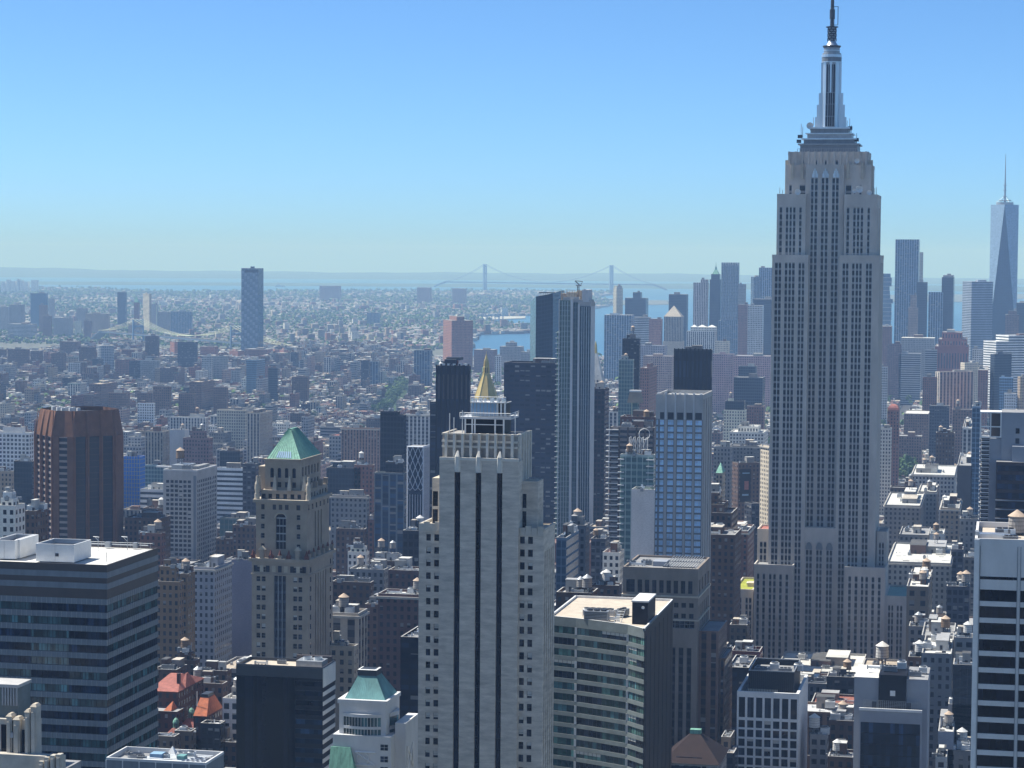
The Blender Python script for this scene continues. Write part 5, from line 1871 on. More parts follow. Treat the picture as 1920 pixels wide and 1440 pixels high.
def grey_slab_block():
 S = Site('office_building', 'slate grey windowless block with dark central glass front and terrace, lower right', 'office building', 1602, 1268, 830)
 R = S.root
 M = 'blue_concrete'
 w = MB()
 zt, zb = S.ztop, 10
 y1 = 6.0
 xa, xb = S.x(1602, 1268, y1), S.x(1740, 1275, y1)
 c0, c1 = S.x(1648, 1268, y1), S.x(1700, 1268, y1)
 zr = S.z(1720, 1274, y1)
 w.box(xa, c0, y1, y1 + 26, zb, S.z(1625, 1270, y1), M, topmat='white_roof')
 w.box(c1, xb, y1, y1 + 26, zb, zr, M, topmat='grey_roof')
 f0, f1 = S.x(1612, 1330), S.x(1728, 1330)
 zf = S.z(1670, 1334)
 zg = S.z(1670, 1356)
 w.wall((f0, 0), (f1, 0), zg, zf, M)
 w.wall((f0, y1), (f0, 0), zb, zf, M)
 w.wall((f1, 0), (f1, y1), zb, zf, M)
 w.poly([(f0, 0, zf), (f1, 0, zf), (f1, y1, zf), (f0, y1, zf)], 'grey_roof')
 for a, b in ((f0, f0 + .4), (f1 - .4, f1)):
  w.wall((a, 0), (b, 0), zb, zg, M)
 w.build('walls', R)
 for k in range(12):
  z = zg - (k + 1) * 3.9
  me = win_mesh(f1 - f0 - .8, 3.86, 9, 1, 'black_panel', 'navy_glass')
  o = bpy.data.objects.new('window_band', me)
  COL.objects.link(o)
  o.parent = R
  o.location = ((f0 + f1) / 2, .3, z + 1.95)
 dkp = MB()
 dkp.box(c0 + .01, c1 - .01, y1 - 1.0, y1 + 20, zf - 3, S.z(1675, 1266, y1 - 1), 'black_panel')
 dkp.build('dark_core', R)
 vt = MB()
 x = S.x(1674, 1300, y1)
 vt.box(x - .9, x + .9, y1 - 1.15, y1 - 1.02, S.z(1674, 1304, y1), S.z(1674, 1294, y1), 'white_paint', bottom=True)
 vt.build('vent_hood', R)
 pr = MB()
 pr.box(f0 - .2, f1 + .2, -.35, .35, zf + .01, zf + .9, 'white_paint', bottom=True)
 pr.build('terrace_parapet', R)
 gr = MB()
 for k in range(30):
  u = f0 + 1 + (f1 - f0 - 2) * k / 29
  gr.box(u - .05, u + .05, y1 - 1.3, y1 - 1.2, zf + .01, zf + 2.9, 'grey_metal')
 for k in range(6):
  gr.box(f0 + 1, f1 - 1, y1 - 1.32, y1 - 1.19, zf + .3 + .5 * k, zf + .36 + .5 * k, 'grey_metal', bottom=True)
 gr.build('trellis_screen', R)
 for u in (f0 + 4, f1 - 5.5):
  dr = MB()
  dr.box(u, u + 1.6, y1 - 1.45, y1 - 1.35, zf + .05, zf + 2.4, 'dark_metal')
  dr.build('terrace_door', R)
 hvac(R, S.x(1640, 1262, 14), 16, zt, 2, .7)
 hvac(R, S.x(1670, 1262, 14), 12, S.z(1675, 1266, y1 - 1), 0, .8)
 hvac(R, S.x(1690, 1262, 14), 17, S.z(1675, 1266, y1 - 1), 1, .8)
 hvac(R, S.x(1717, 1262, 14), 12, zr, 0, .7)
 hvac(R, S.x(1730, 1262, 14), 18, zr, 1, .7)
grey_slab_block()
def banded_tower():
 S = Site('office_tower', 'pale concrete tower with black window bands and tan roof, cut by the right frame edge', 'office tower', 1828, 1011, 555)
 R = S.root
 M = 'pale_concrete'
 zt, zb = S.ztop, 40
 W = 34.0
 d = 36.0
 fl = 30.9 * 555 / FPX
 w = MB()
 X = lambda p: S.x(p, 1150)
 cols = [(X(1836.5), X(1905.5)), (X(1912.5), X(1912.5) + 8.7), (X(1912.5) + 9.6, X(1912.5) + 18.3)]
 ztop = S.z(1870, 1101.5)
 rows = levels(zb, ztop, fl, .70)
 ops = pierced(w, front(0, 0), W, zb, ztop, cols, rows, .5, M)
 put_windows(R, ops, 3, 1, 'black_panel', 'black_glass', name='window_band', blinds=0)
 w.wall((0, 0), (W, 0), ztop, zt, M)
 w.wall((0, d), (0, 0), zb, zt, M)
 w.wall((W, 0), (W, d), zb, zt, M)
 w.wall((W, d), (0, d), zb, zt, M)
 w.build('walls', R)
 j = MB()
 j.box(X(1836.5), X(1905.5), -.03, -.002, S.z(1870, 1087), S.z(1870, 1081.5), 'black_glass', bottom=True)
 j.box(X(1912.5), X(1912.5) + 18, -.03, -.002, S.z(1870, 1087), S.z(1870, 1081.5), 'black_glass', bottom=True)
 for p in (1836, 1906, 1912):
  j.box(X(p) - .06, X(p) + .06, -.12, -.003, zb, zt - 1.5, 'spandrel_grey')
 j.box(-.1, X(1834), -.4, -.003, zb, zt, 'white_paint')
 j.build('corner_pier', R)
 flat_roof(R, rect(0, W, 0, d), zt - 1.2, 1.4, 'tan_roof', 'pale_concrete', .6, wt=zt)
 water_tank(R, S.x(1907, 990, 22), 22, S.z(1907, 1001, 22) - 2.8, 1, 1.0)
 hvac(R, S.x(1862, 998, 10), 12, zt - 1.2, 2, 1)
 hvac(R, S.x(1870, 1000, 6), 7, zt - 1.2, 2, 1.2)
 hvac(R, S.x(1885, 995, 6), 16, zt - 1.2, 0, .8)
 hvac(R, S.x(1895, 1000, 6), 6, zt - 1.2, 0, .6)
banded_tower()
def balcony_tower():
 S = Site('apartment_tower', 'grey-blue apartment tower with open white roof frame and slatted balconies at the right edge', 'tower', 1838, 772, 1000)
 R = S.root
 zt, zb = S.ztop, 20
 w = MB()
 x1 = S.x(1855, 850)
 xm = S.x(1878, 790)
 w.box(x1, xm, .6, 18, zb, S.z(1860, 822), 'blue_concrete')
 w.box(xm + .01, 24, 0, 20, zb, zt, 'blue_concrete', topmat='grey_roof')
 w.build('walls', R)
 fr = MB()
 a, z0 = 0.0, S.z(1850, 820)
 for x in (a, S.x(1856.5, 790), xm - .5):
  fr.box(x, x + .5, 0, .5, z0, zt, 'white_paint')
 for z in (zt - .5, S.z(1850, 801), z0):
  fr.box(a + .51, xm - .51, .01, .49, z, z + .5, 'white_paint', bottom=True)
 fr.box(a, xm, .51, 12, zt - .5, zt, 'white_paint', bottom=True)
 fr.box(x1, xm - .1, 4, 12, z0, zt - 1, 'bronze_panel')
 fr.build('roof_frame', R)
 fl = 7.9 * 1000 / FPX * 2
 z = z0
 while z > zb + 10:
  b = MB()
  b.box(0, x1 - .05, .2, 9, z - .35, z, 'white_paint', bottom=True)
  b.box(0, .12, .2, 9, z, z + 1.0, 'lattice_white')
  b.box(0, x1 - .05, .2, .3, z + .85, z + .95, 'lattice_white', bottom=True)
  b.build('balcony', R)
  z -= 1.78
 bw = MB()
 bw.box(.8, x1 - .06, 2.5, 10, zb, z0 - .5, 'darkslot' if 'darkslot' in MATS else 'dark_glass')
 bw.build('balcony_glazing', R)
 for k in range(24):
  z = S.z(1905, 808) - k * 4.2
  me = win_mesh(1.6, 2.2, 1, 1, 'dark_metal', 'dark_glass')
  o = bpy.data.objects.new('window', me)
  COL.objects.link(o)
  o.parent = R
  o.location = (S.x(1908, 808), -.02, z)
 lw = MB()
 y = -7
 lx = S.x(1868, 870, y)
 zl = S.z(1880, 866, y)
 lw.box(lx, 24, y, -.02, zb, zl, 'dark_brick', topmat='grey_roof')
 lw.box(S.x(1898, 840, y), 24, y + 2, -.02, zl, S.z(1910, 838, y), 'blue_concrete')
 lw.build('lower_block', R)
 k = 0
 z = zl - 1.5
 while z > zb:
  g = MB()
  g.box(lx + .4, 23.5, y - .25, y - .02, z - 2.3, z, 'navy_glass', bottom=True)
  g.build('window_band', R)
  if k > 2:
   s = MB()
   s.box(lx - .2, 24, y - 1.2, y - .26, z - 3.2, z - 2.9, 'blue_concrete', bottom=True)
   s.build('balcony_slab', R)
  z -= 3.8
  k += 1
balcony_tower()
def brown_tower():
 """octagonal brown brick tower turned 45 degrees to the avenues"""
 p = at(149, 820, 1352)
 R = thing('office_tower', 'brown brick octagonal tower with vertical fins and flared parapet, left side', 'office tower', (p.x, 1352, 0), math.radians(-45))
 zs, zt = at(149, 819, 1330).z, at(149, 772, 1325).z
 a, c = 23.2, 9.7
 P = [(-a + c, -a), (a - c, -a), (a, -a + c), (a, a - c), (a - c, a), (-a + c, a), (-a, a - c), (-a, -a + c)]
 w = MB()
 M = 'brown_brick'
 zb = 10
 fins = MB()
 for i in range(8):
  A, B = Vector(P[i]), Vector(P[(i + 1) % 8])
  L = (B - A).length
  e = (B - A) / L
  n = Vector((e.y, -e.x))
  F = Face(tuple(A), tuple(e), tuple(n))
  long_ = i % 2 == 0
  if i in (0, 1, 2):
   cols = even(L, 3, .74, .3) if long_ else [(L * .3, L * .7)]
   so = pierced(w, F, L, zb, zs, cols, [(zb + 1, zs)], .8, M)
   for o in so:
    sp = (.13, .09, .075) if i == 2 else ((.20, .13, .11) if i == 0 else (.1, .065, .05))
    strip_part(R, F, o[1] - o[3] / 2, o[1] + o[3] / 2, o[2] - o[4] / 2, o[2] + o[4] / 2, .8, fl=3.7, span=(.035, .03, .035) if i == 2 else (.42, .33, .28), glas=(.012, .018, .03), trim=None, hf=.86 if i == 2 else .62)  # paler spandrels on left face and chamfer: sunlight put into the colour
   edges = [0.0] + [(cols[k][1] + cols[k + 1][0]) / 2 for k in range(len(cols) - 1)] + [L]
   for k, u in enumerate(edges):
    if not long_ and k not in (0, len(edges) - 1):
     continue
    d = .9
    q = [F.p(u - .55, 0), F.p(u - .2, -d), F.p(u + .2, -d), F.p(u + .55, 0)]
    t = [F.p(u - .5, 2.1), F.p(u - .12, 2.2), F.p(u + .12, 2.2), F.p(u + .5, 2.1)]
    for m in range(3):
     fins.wall(q[m], q[m + 1], zb, zs, M)
     fins.poly([(*q[m], zs), (*q[m + 1], zs), (*t[m + 1], zt), (*t[m], zt)], M)
  else:
   w.wall(A, B, zb, zs, M)
 w.build('walls', R)
 fins.build('fins', R)
 k = 1 - 2.6 / a
 T = [(x * k, y * k) for x, y in P]
 pr = MB()
 # parapet panels lean inward between the fins
 for i in range(8):
  j = (i + 1) % 8
  A, B, A2, B2 = Vector(P[i]), Vector(P[j]), Vector(T[i]), Vector(T[j])
  n = 3 if i % 2 == 0 else 1
  for q in range(n):
   s, t = q / n, (q + 1) / n
   a0, b0, a1, b1 = A.lerp(B, s), A.lerp(B, t), A2.lerp(B2, s), A2.lerp(B2, t)
   e = (b0 - a0).normalized()
   nn = Vector((e.y, -e.x))
   ctr, top = (a0 + b0) / 2 - nn * .9, (a1 + b1) / 2 - nn * .3
   pr.poly([(*a0, zs), (*ctr, zs + .01), (*top, zt), (*a1, zt)], M)
   pr.poly([(*ctr, zs + .01), (*b0, zs), (*b1, zt), (*top, zt)], M)
 pr.poly([(x * .97, y * .97, zt - 2.5) for x, y in T], 'dark_roof')
 pr.build('parapet', R)
 un = MB()
 for k in range(9):
  t = k / 8
  un.box(-8 + 20 * t, -6.2 + 20 * t, -15 + 4 * (k % 3), -13 + 4 * (k % 3), zt - 2.4, zt + 1.4, 'pale_concrete')
 un.build('roof_units', R)
brown_tower()
def square_window_tower():
 S = Site('office_tower', 'pale grey tower with a regular grid of square dark windows', 'office tower', 369, 884, 1500)
 R = S.root
 zt, zb = S.ztop, 20
 x0 = S.x(306, 884)
 W = -x0
 d = S.depth(407, 875, 0)
 fl = 9.05 * 1500 / FPX
 cols = even(W - 3.5, 6, .76, 1.6, .3)
 rows = levels(zb, S.z(340, 899), fl, .64)
 grid_walls(S, x0, W, 0, d, zb, zt, cols, even(d, 11, .66, .8), rows, 'concrete', 'dark_metal', 'dark_glass', dep=.4, blinds=.08)
 flat_roof(R, rect(x0, 0, 0, d), zt, .9, 'grey_roof', 'pale_concrete', .7)
 g = MB()
 g.box(-2.4, -.5, -.1, -.01, zb, zt - 3, 'spandrel_grey')
 g.build('corner_strip', R)
 b = MB()
 b.box(x0 + 3, x0 + 14, 8, 26, zt, zt + 3.2, 'grey_metal')
 b.box(x0 + 16, -4, 14, d - 4, zt, zt + 2.2, 'grey_roof')
 b.build('bulkhead', R)
 water_tank(R, S.x(338, 872, 20), 20, zt + 2.6, 0, 1.35)
 hvac(R, -10, 9, zt, 0, 1.2)
 cn = MB()
 cn.box(x0 - 9, x0 + 4, 10, 13, zt + 1, zt + 2, 'pale_concrete', bottom=True)
 cn.build('window_cleaning_arm', R)
square_window_tower()
def new_glass_tower():
 """slender unfinished glass tower with concrete crown and a crane"""
 S = Site('glass_tower', 'slender green-glass tower with white ribs, unfinished concrete crown, centre skyline', 'tower', 1107.5, 576, 1690)
 R = S.root
 zb = 10
 Z = lambda py: S.z(1080, py)
 X = lambda p: S.x(p, 620)
 d = S.depth(1116, 573, 0)
 w = MB()
 w.box(X(1049) + .3, -.05, .6, d, zb, Z(566), 'concrete')
 w.wall((0, .6), (0, d), zb, Z(574), 'pale_concrete')
 w.build('core_walls', R)
 # glass panels between the white ribs; each floor line shows as a slab edge
 for a, b, pt, gl, sp in ((1049, 1069.5, 563, (.085, .135, .125), (.20, .26, .24)), (1074.5, 1083.5, 567, (.05, .09, .105), (.09, .13, .15)), (1087, 1107.5, 574, (.03, .06, .085), (.06, .095, .12))):
  p = MB()
  p.wall((X(a), .02), (X(b), .02), zb, Z(pt), FAC, ((.3, .36, .36), sp, gl, (.94, .78, RNG.random())), max(2, round((b - a) / 3.6)), round((Z(pt) - zb) / 3.8))
  p.build('glass_panel', R)
 p = MB()
 p.wall((S.x(1043, 800), .01), (X(1049) + .1, .01), zb, Z(622), FAC, ((.3, .42, .36), (.2, .3, .26), (.07, .13, .11), (.9, .7, .3)), 1, round((Z(622) - zb) / 3.8))
 p.wall((S.x(1043, 800), 6), (S.x(1043, 800), .01), zb, Z(622), 'concrete')
 p.poly([(S.x(1043, 800), .01, Z(622)), (X(1049), .01, Z(622)), (X(1049), 6, Z(622)), (S.x(1043, 800), 6, Z(622))], 'concrete')
 z = Z(625)
 while z > zb + 5:
  p.box(S.x(1043, 800) - 1.0, S.x(1043, 800) + 2.4, -1.1, 0, z, z + .35, 'white_paint', bottom=True)
  z -= 3.8
 p.build('balcony_stack', R)
 for a, b, pt in ((1069.7, 1074.3, 561), (1083.6, 1086.8, 570), (1047.6, 1049.2, 562)):
  r = MB()
  r.box(X(a), X(b), -.9, .3, zb, Z(pt), 'pale_concrete')
  r.build('white_rib', R)
 for t in (1091, 1095, 1099.5, 1104, 1054, 1059, 1064):
  r = MB()
  r.box(X(t) - .16, X(t) + .16, -.3, .1, zb, Z(575 if t > 1080 else 565), 'bright_metal')
  r.build('mullion', R)
 c = MB()
 for a, b, pt, y0, y1, m in ((1049, 1062, 551, 4, 14, 'tan_stone'), (1061, 1078, 548, 3, 15, 'buff_stone'), (1078, 1092, 545, 6, 16, 'tan_stone'), (1090, 1102, 543, 1, 18, 'pale_concrete'), (1055, 1085, 557, .7, 16, 'concrete'), (1085, 1106, 562, .8, 17, 'concrete')):
  c.box(X(a), X(b), y0, y1, Z(578), Z(pt), m)
 c.loft(rect(X(1092), X(1106.5), .7, 1.4), Z(572), rect(X(1093.5), X(1097), .7, 1.4), Z(541.5), 'pale_concrete', top=True)
 for k in range(8):
  c.bar((X(1050 + k * 5), 3, Z(556)), (X(1051 + k * 5), 3, Z(546 - (k % 3))), .2, 'tan_stone', 4)
 c.build('concrete_crown', R)
 K = thing('tower_crane', 'small luffing crane on top of the unfinished slender glass tower', 'crane', (S.X + X(1079), S.Y + 10, Z(546)))
 cm = MB()
 h = Z(531) - Z(546)
 for s in (-.7, .7):
  for t in (-.7, .7):
   cm.bar((s, t, 0), (s * .7, t * .7, h * .7), .16, 'dark_metal', 4)
 for k in range(5):
  cm.bar((-.7, -.7, h * .14 * k), (.7, -.7, h * .14 * (k + 1)), .1, 'dark_metal', 4)
 cm.build('mast', K)
 jb = MB()
 jb.bar((1.5, 0, h * .66), (-2.5, 0, h * 1.28), .35, 'dark_metal', 4)
 jb.bar((-2.5, 0, h * 1.28), (3.2, 0, h * 1.2), .25, 'dark_metal', 4)
 jb.bar((1.5, 0, h * .66), (3.2, 0, h * 1.2), .15, 'dark_metal', 4)
 jb.build('jib', K)
 cb = MB()
 cb.box(-1.6, 2.2, -1, 1, h * .62, h * .78, 'grey_metal', bottom=True)
 cb.build('cab', K)
new_glass_tower()
def sloped_glass_tower():
 Y = 2250
 p = at(1005, 556, Y)
 R = thing('glass_tower', 'dark blue glass tower with slanted roofline, just left of the slender unfinished tower', 'tower', (p.x, Y, 0))
 L = lambda px, py, dy: (at(px, py, Y + dy).x - p.x, dy)
 zz = lambda px, py, dy: at(px, py, Y + dy).z
 P = [L(994.5, 566, 26), L(1005, 556, 0), L(1037, 551, -3), L(1052, 546, 22), (L(1052, 546, 22)[0], 40), (L(994.5, 566, 26)[0], 40)]
 T = [zz(994.5, 566, 26), zz(1005, 556, 0), zz(1037, 550, -3), zz(1051, 545, 22), zz(1051, 545, 22), zz(994.5, 566, 26)]
 sty = [((.09, .18, .22), (.07, .15, .18)), ((.012, .028, .05), (.02, .04, .07)), ((.05, .10, .17), (.06, .11, .17)), ((.02, .03, .05),) * 2, ((.02, .03, .05),) * 2, ((.05, .1, .12),) * 2]
 for i in range(6):
  j = (i + 1) % 6
  w = MB()
  nf = round((T[i]) / 3.9)
  W = math.hypot(P[j][0] - P[i][0], P[j][1] - P[i][1])
  g, s = sty[i]
  w.poly([(*P[i], 5), (*P[j], 5), (*P[j], T[j]), (*P[i], T[i])], FAC, [(0, 0), (round(W / 3), 0), (round(W / 3), nf), (0, nf)], ((.2, .26, .3) if i == 0 else (.03, .05, .08), s, g, (.9, .75, .1 * i)))
  w.build('glass_wall', R)
 m = MB()
 m.poly([(*P[i], T[i] - 6) for i in range(6)], 'dark_roof')
 a = L(1012, 549, 8)
 for k in range(8):
  m.bar((a[0] + k * 1.8, 10, T[1] - 6), (a[0] + k * 1.8, 10, T[1] + 3.5), .2, 'dark_metal', 4)
 m.box(a[0] - 1, a[0] + 15, 9, 11, T[1] + 3.2, T[1] + 4.2, 'dark_metal', bottom=True)
 m.box(a[0] - 2.5, a[0] + 9, 12, 20, T[1] - 6, T[1] + 1.0, 'white_paint')
 m.build('roof_plant', R)
sloped_glass_tower()
def lattice_tower():
 S = Site('lattice_tower', 'slim tower wrapped in a white diamond lattice, left of the slot tower', 'tower', 794, 838, 1450)
 R = S.root
 zt, zb = S.ztop, 10
 x0 = S.x(764, 836)
 W = -x0
 d = S.depth(804.5, 834, 0)
 w = MB()
 at_ = ((.03, .05, .08), (.025, .04, .07), (.02, .035, .06), (1, .7, .4))
 w.wall((x0, .3), (0, .3), zb, zt, FAC, at_, 4, round((zt - zb) / 3.4))
 w.wall((0, .3), (0, d), zb, zt, FAC, at_, 3, round((zt - zb) / 3.4))
 w.wall((0, d), (x0, d), zb, zt, FAC, at_, 4, 30)
 w.wall((x0, d), (x0, .3), zb, zt, FAC, at_, 3, 30)
 w.poly([(x0, .3, zt), (0, .3, zt), (0, d, zt), (x0, d, zt)], 'grey_roof')
 w.build('glass_walls', R)
 n = 2
 cell = W / n
 hgt = 26.5 * 1450 / FPX
 z_arch = S.z(780, 908)
 def lat(F, W, n, name):
  b = MB()
  cell = W / n
  rows = int(math.ceil((zt - z_arch) / hgt * 2))
  for k in range(rows + 1):
   for i in range(n * 2):
    for s in (0, 1):
     u0, u1 = cell / 2 * (i + s), cell / 2 * (i + 1 - s)
     za, zb_ = zt - hgt / 2 * k, zt - hgt / 2 * (k + 1)
     if (i + k + s) % 2:
      continue
     A, B = F.p(u0, -.1), F.p(u1, -.1)
     b.bar((*A, za), (*B, max(zb_, z_arch - 4)), .2, 'lattice_white', 4)
  zr = zt - hgt / 2 * (rows + 1)
  for i in range(n * 2 + 1):
   A = F.p(cell / 2 * i, -.1)
   b.bar((*A, zr), (*A, zb), .2, 'lattice_white', 4)
  for u in (0.1, W - .1):
   A = F.p(u, -.15)
   b.bar((*A, zt), (*A, zb), .42, 'lattice_white', 4)
  A, B = F.p(0, -.15), F.p(W, -.15)
  b.bar((*A, zt), (*B, zt), .45, 'lattice_white', 4)
  b.build(name, R)
 lat(front(x0, 0), W, 3, 'lattice')
 sd = MB()
 for k in range(7):
  v = d * k / 6
  sd.box(.02, .35, v - .28, v + .28, zb, zt, 'lattice_white')
 sd.box(.02, .4, 0, d, zt - 1, zt + .5, 'lattice_white', bottom=True)
 sd.build('side_fins', R)
lattice_tower()
def gold_pyramid():
 Y = 1900
 c = at(911.5, 740, Y)
 R = thing('gold_roofed_tower', 'tower with octagonal gilded pyramid roof and lantern, behind the slot tower', 'tower', (c.x, Y, 0))
 z = lambda py: at(911.5, py, Y).z
 a0 = math.pi / 8
 k = Y / FPX
 g = MB()
 g.ring(0, 0, 24 * k, z(748), 6.6 * k, z(701), 'gold_leaf', 8, a0=a0)
 for i in range(8):
  t = a0 + i * math.pi / 4
  g.bar((24 * k * math.cos(t), 24 * k * math.sin(t), z(748)), (6.6 * k * math.cos(t), 6.6 * k * math.sin(t), z(701)), .28, 'gold_leaf', 4)
 g.build('roof', R)
 l = MB()
 l.ring(0, 0, 7.2 * k, z(701), 7.2 * k, z(699), 'gold_leaf', 8, a0=a0, top=True)
 l.ring(0, 0, 3.6 * k, z(699), 3.6 * k, z(688), 'dark_metal', 8, a0=a0)
 for i in range(8):
  t = a0 + i * math.pi / 4
  l.bar((5.4 * k * math.cos(t), 5.4 * k * math.sin(t), z(699)), (5.2 * k * math.cos(t), 5.2 * k * math.sin(t), z(688)), .5, 'gold_leaf', 4)
 l.ring(0, 0, 6 * k, z(689), 5.4 * k, z(686.5), 'gold_leaf', 8, a0=a0, top=True)
 l.ring(0, 0, 4.6 * k, z(686.5), 3.8 * k, z(681), 'gold_leaf', 8, a0=a0)
 for i in range(8):
  t = a0 + i * math.pi / 4
  l.bar((5.2 * k * math.cos(t), 5.2 * k * math.sin(t), z(686.5)), (3.6 * k * math.cos(t), 3.6 * k * math.sin(t), z(675)), .3, 'gold_leaf', 4)
 l.ring(0, 0, 4.4 * k, z(681), 3.2 * k, z(673), 'gold_leaf', 8, a0=a0)
 l.ring(0, 0, 3.2 * k, z(673), .5 * k, z(663), 'gold_leaf', 8, a0=a0, top=True)
 l.bar((0, 0, z(664)), (0, 0, z(658)), .2, 'gold_leaf', 5)
 l.build('lantern', R)
 b = MB()
 st = ST['white']
 h = 25 * k
 b.fbox(-h, h, -h, h, 10, z(757), st, .8)
 b.fbox(-h - 9, h + 9, -h - 5, h + 9, 10, z(795), st, .8)
 b.prism([(26 * k * math.cos(a0 + i * math.pi / 4), 26 * k * math.sin(a0 + i * math.pi / 4)) for i in range(8)], z(757), z(748), 'terracotta')
 b.build('walls', R)
gold_pyramid()
def corner_deco():
 """terracotta piers of a nearer tower, cut by the bottom left corner"""
 S = Site('stone_tower', 'pale ribbed terracotta tower top cut by the bottom left corner', 'tower', 68, 1325, 430)
 R = S.root
 M = 'terracotta'
 Z = lambda py: S.z(50, py)
 zb = 60
 w = MB()
 x1 = S.x(22, 1300)
 w.box(-24, x1, 3.01, 9, zb, Z(1292), 'dull_spandrel')
 w.box(-24, -.2, .8, 3.0, zb, Z(1352), M)
 w.box(-24, S.x(110, 1410, -3), -2, .5, zb, Z(1412), M)
 w.box(-24, S.x(108, 1410, -3), .51, 9, zb, Z(1440), 'grey_roof')
 w.build('walls', R)
 p = MB()
 for a, b, pt, y in ((47, 56, 1335, -.2), (57, 68, 1325, .1), (12, 22, 1345, 0), (26, 38, 1350, -.3)):
  xa, xb = S.x(a, 1360), S.x(b, 1360)
  p.box(xa, xb, y, y + 2.2, zb, Z(pt), M)
  p.box(xa + .25, xb - .25, y - .35, y - .002, zb, Z(pt + 10), M)
  p.loft(rect(xa - .1, xb + .1, y - .2, y + 2.3), Z(pt), rect(xa + .3, xb - .3, y + .3, y + 1.9), Z(pt - 5), 'buff_stone', top=True)
 for a, b, pt, y in ((72, 80, 1420, -2.8), (82, 90, 1412, -2.8), (93, 101, 1408, -2.8), (103, 112, 1406, -2.6)):
  xa, xb = S.x(a, 1430, -3), S.x(b, 1430, -3)
  p.box(xa, xb, y, y + 1.6, zb, Z(pt), M)
  p.box(xa + .2, xb - .2, y - .25, y - .002, zb, Z(pt + 6), M)
 p.build('ribbed_piers', R)
 wn = MB()
 for a, b, t, bt in ((0, 11, 1362, 1440), (39, 46, 1370, 1440)):
  wn.box(S.x(a, 1400), S.x(b, 1400), .55, .79, Z(bt), Z(t), 'dark_glass', bottom=True)
 wn.build('window_slot', R)
 cp = MB()
 for k in range(6):
  x = S.x(-6 + 5.2 * k, 1290)
  cp.box(x - .18, x + .18, 2.7, 2.99, Z(1330), Z(1292), 'grey_metal')
 cp.box(-24, x1 + .2, 2.6, 9.2, Z(1296), Z(1290), 'concrete', bottom=True)
 cp.build('crown', R)
 v = MB()
 x = S.x(24, 1372)
 v.ring(x, .3, .8, Z(1384), .8, Z(1374), 'grey_metal', 10, top=True)
 v.build('roof_vent', R)
corner_deco()
def plant_roof():
 S = Site('office_building', 'low grey building whose roof is crowded with pipes, fans and ducts, bottom left', 'office building', 386, 1431, 520)
 R = S.root
 zt, zb = S.ztop, 70
 x0 = S.x(199, 1424)
 W = -x0
 d = 13.0
 rng = random.Random(2)
 w = MB()
 w.box(x0, 0, 0, d, zb, zt - .5, 'spandrel_grey', top=False)
 for k in range(7):
  x = x0 + W * k / 6
  w.box(x - .12, x + .12, -.12, -.002, zb, zt - .5, 'pale_concrete')
 w.build('walls', R)
 flat_roof(R, rect(x0, 0, 0, d), zt - 1.2, 1.3, 'grey_roof', 'pale_concrete', .4, wt=zt - .5)
 for k in range(9):
  u = x0 + 1.6 + (W - 3) * k / 8
  hvac(R, u, 3 + rng.uniform(0, 7), zt - 1.2, rng.choice((0, 1, 2)), rng.uniform(.28, .45), rng.choice((0, 1.57)))
 f = MB()
 f.ring(x0 + 5, 6.5, 2.0, zt - 1.2, 2.0, zt - .2, 'grey_metal', 16)
 f.ring(x0 + 5, 6.5, 2.0, zt - .5, .1, zt - .4, 'dark_metal', 16, top=True)
 f.build('fan_drum', R)
 c = MB()
 c.ring(x0 + 12.6, 11, 1.9, zt - 1.2, .05, zt + 1.2, 'white_paint', 4, top=True, a0=.78)
 c.build('tent_canopy', R)
 pp = MB()
 for k in range(7):
  y = 2 + 1.4 * k
  pp.bar((x0 + 8, y, zt - .6), (-2.0, y + .4, zt - .6), .1, 'bright_metal', 4)
 for k in range(5):
  pp.bar((-7 + 1.2 * k, 1.4, zt - .3), (-4.6 + 1.2 * k, 7, zt - .3), .12, 'bright_metal', 4)
 pp.build('roof_pipes', R)
 b = MB()
 b.box(x0 + 9, x0 + 12, 5, 8, zt - 1.2, zt + .4, 'steel_blue')
 b.box(x0 + 15.8, x0 + 17.6, 5, 7.6, zt - 1.2, zt + .2, 'copper_blue')
 b.build('pump_boxes', R)
plant_roof()
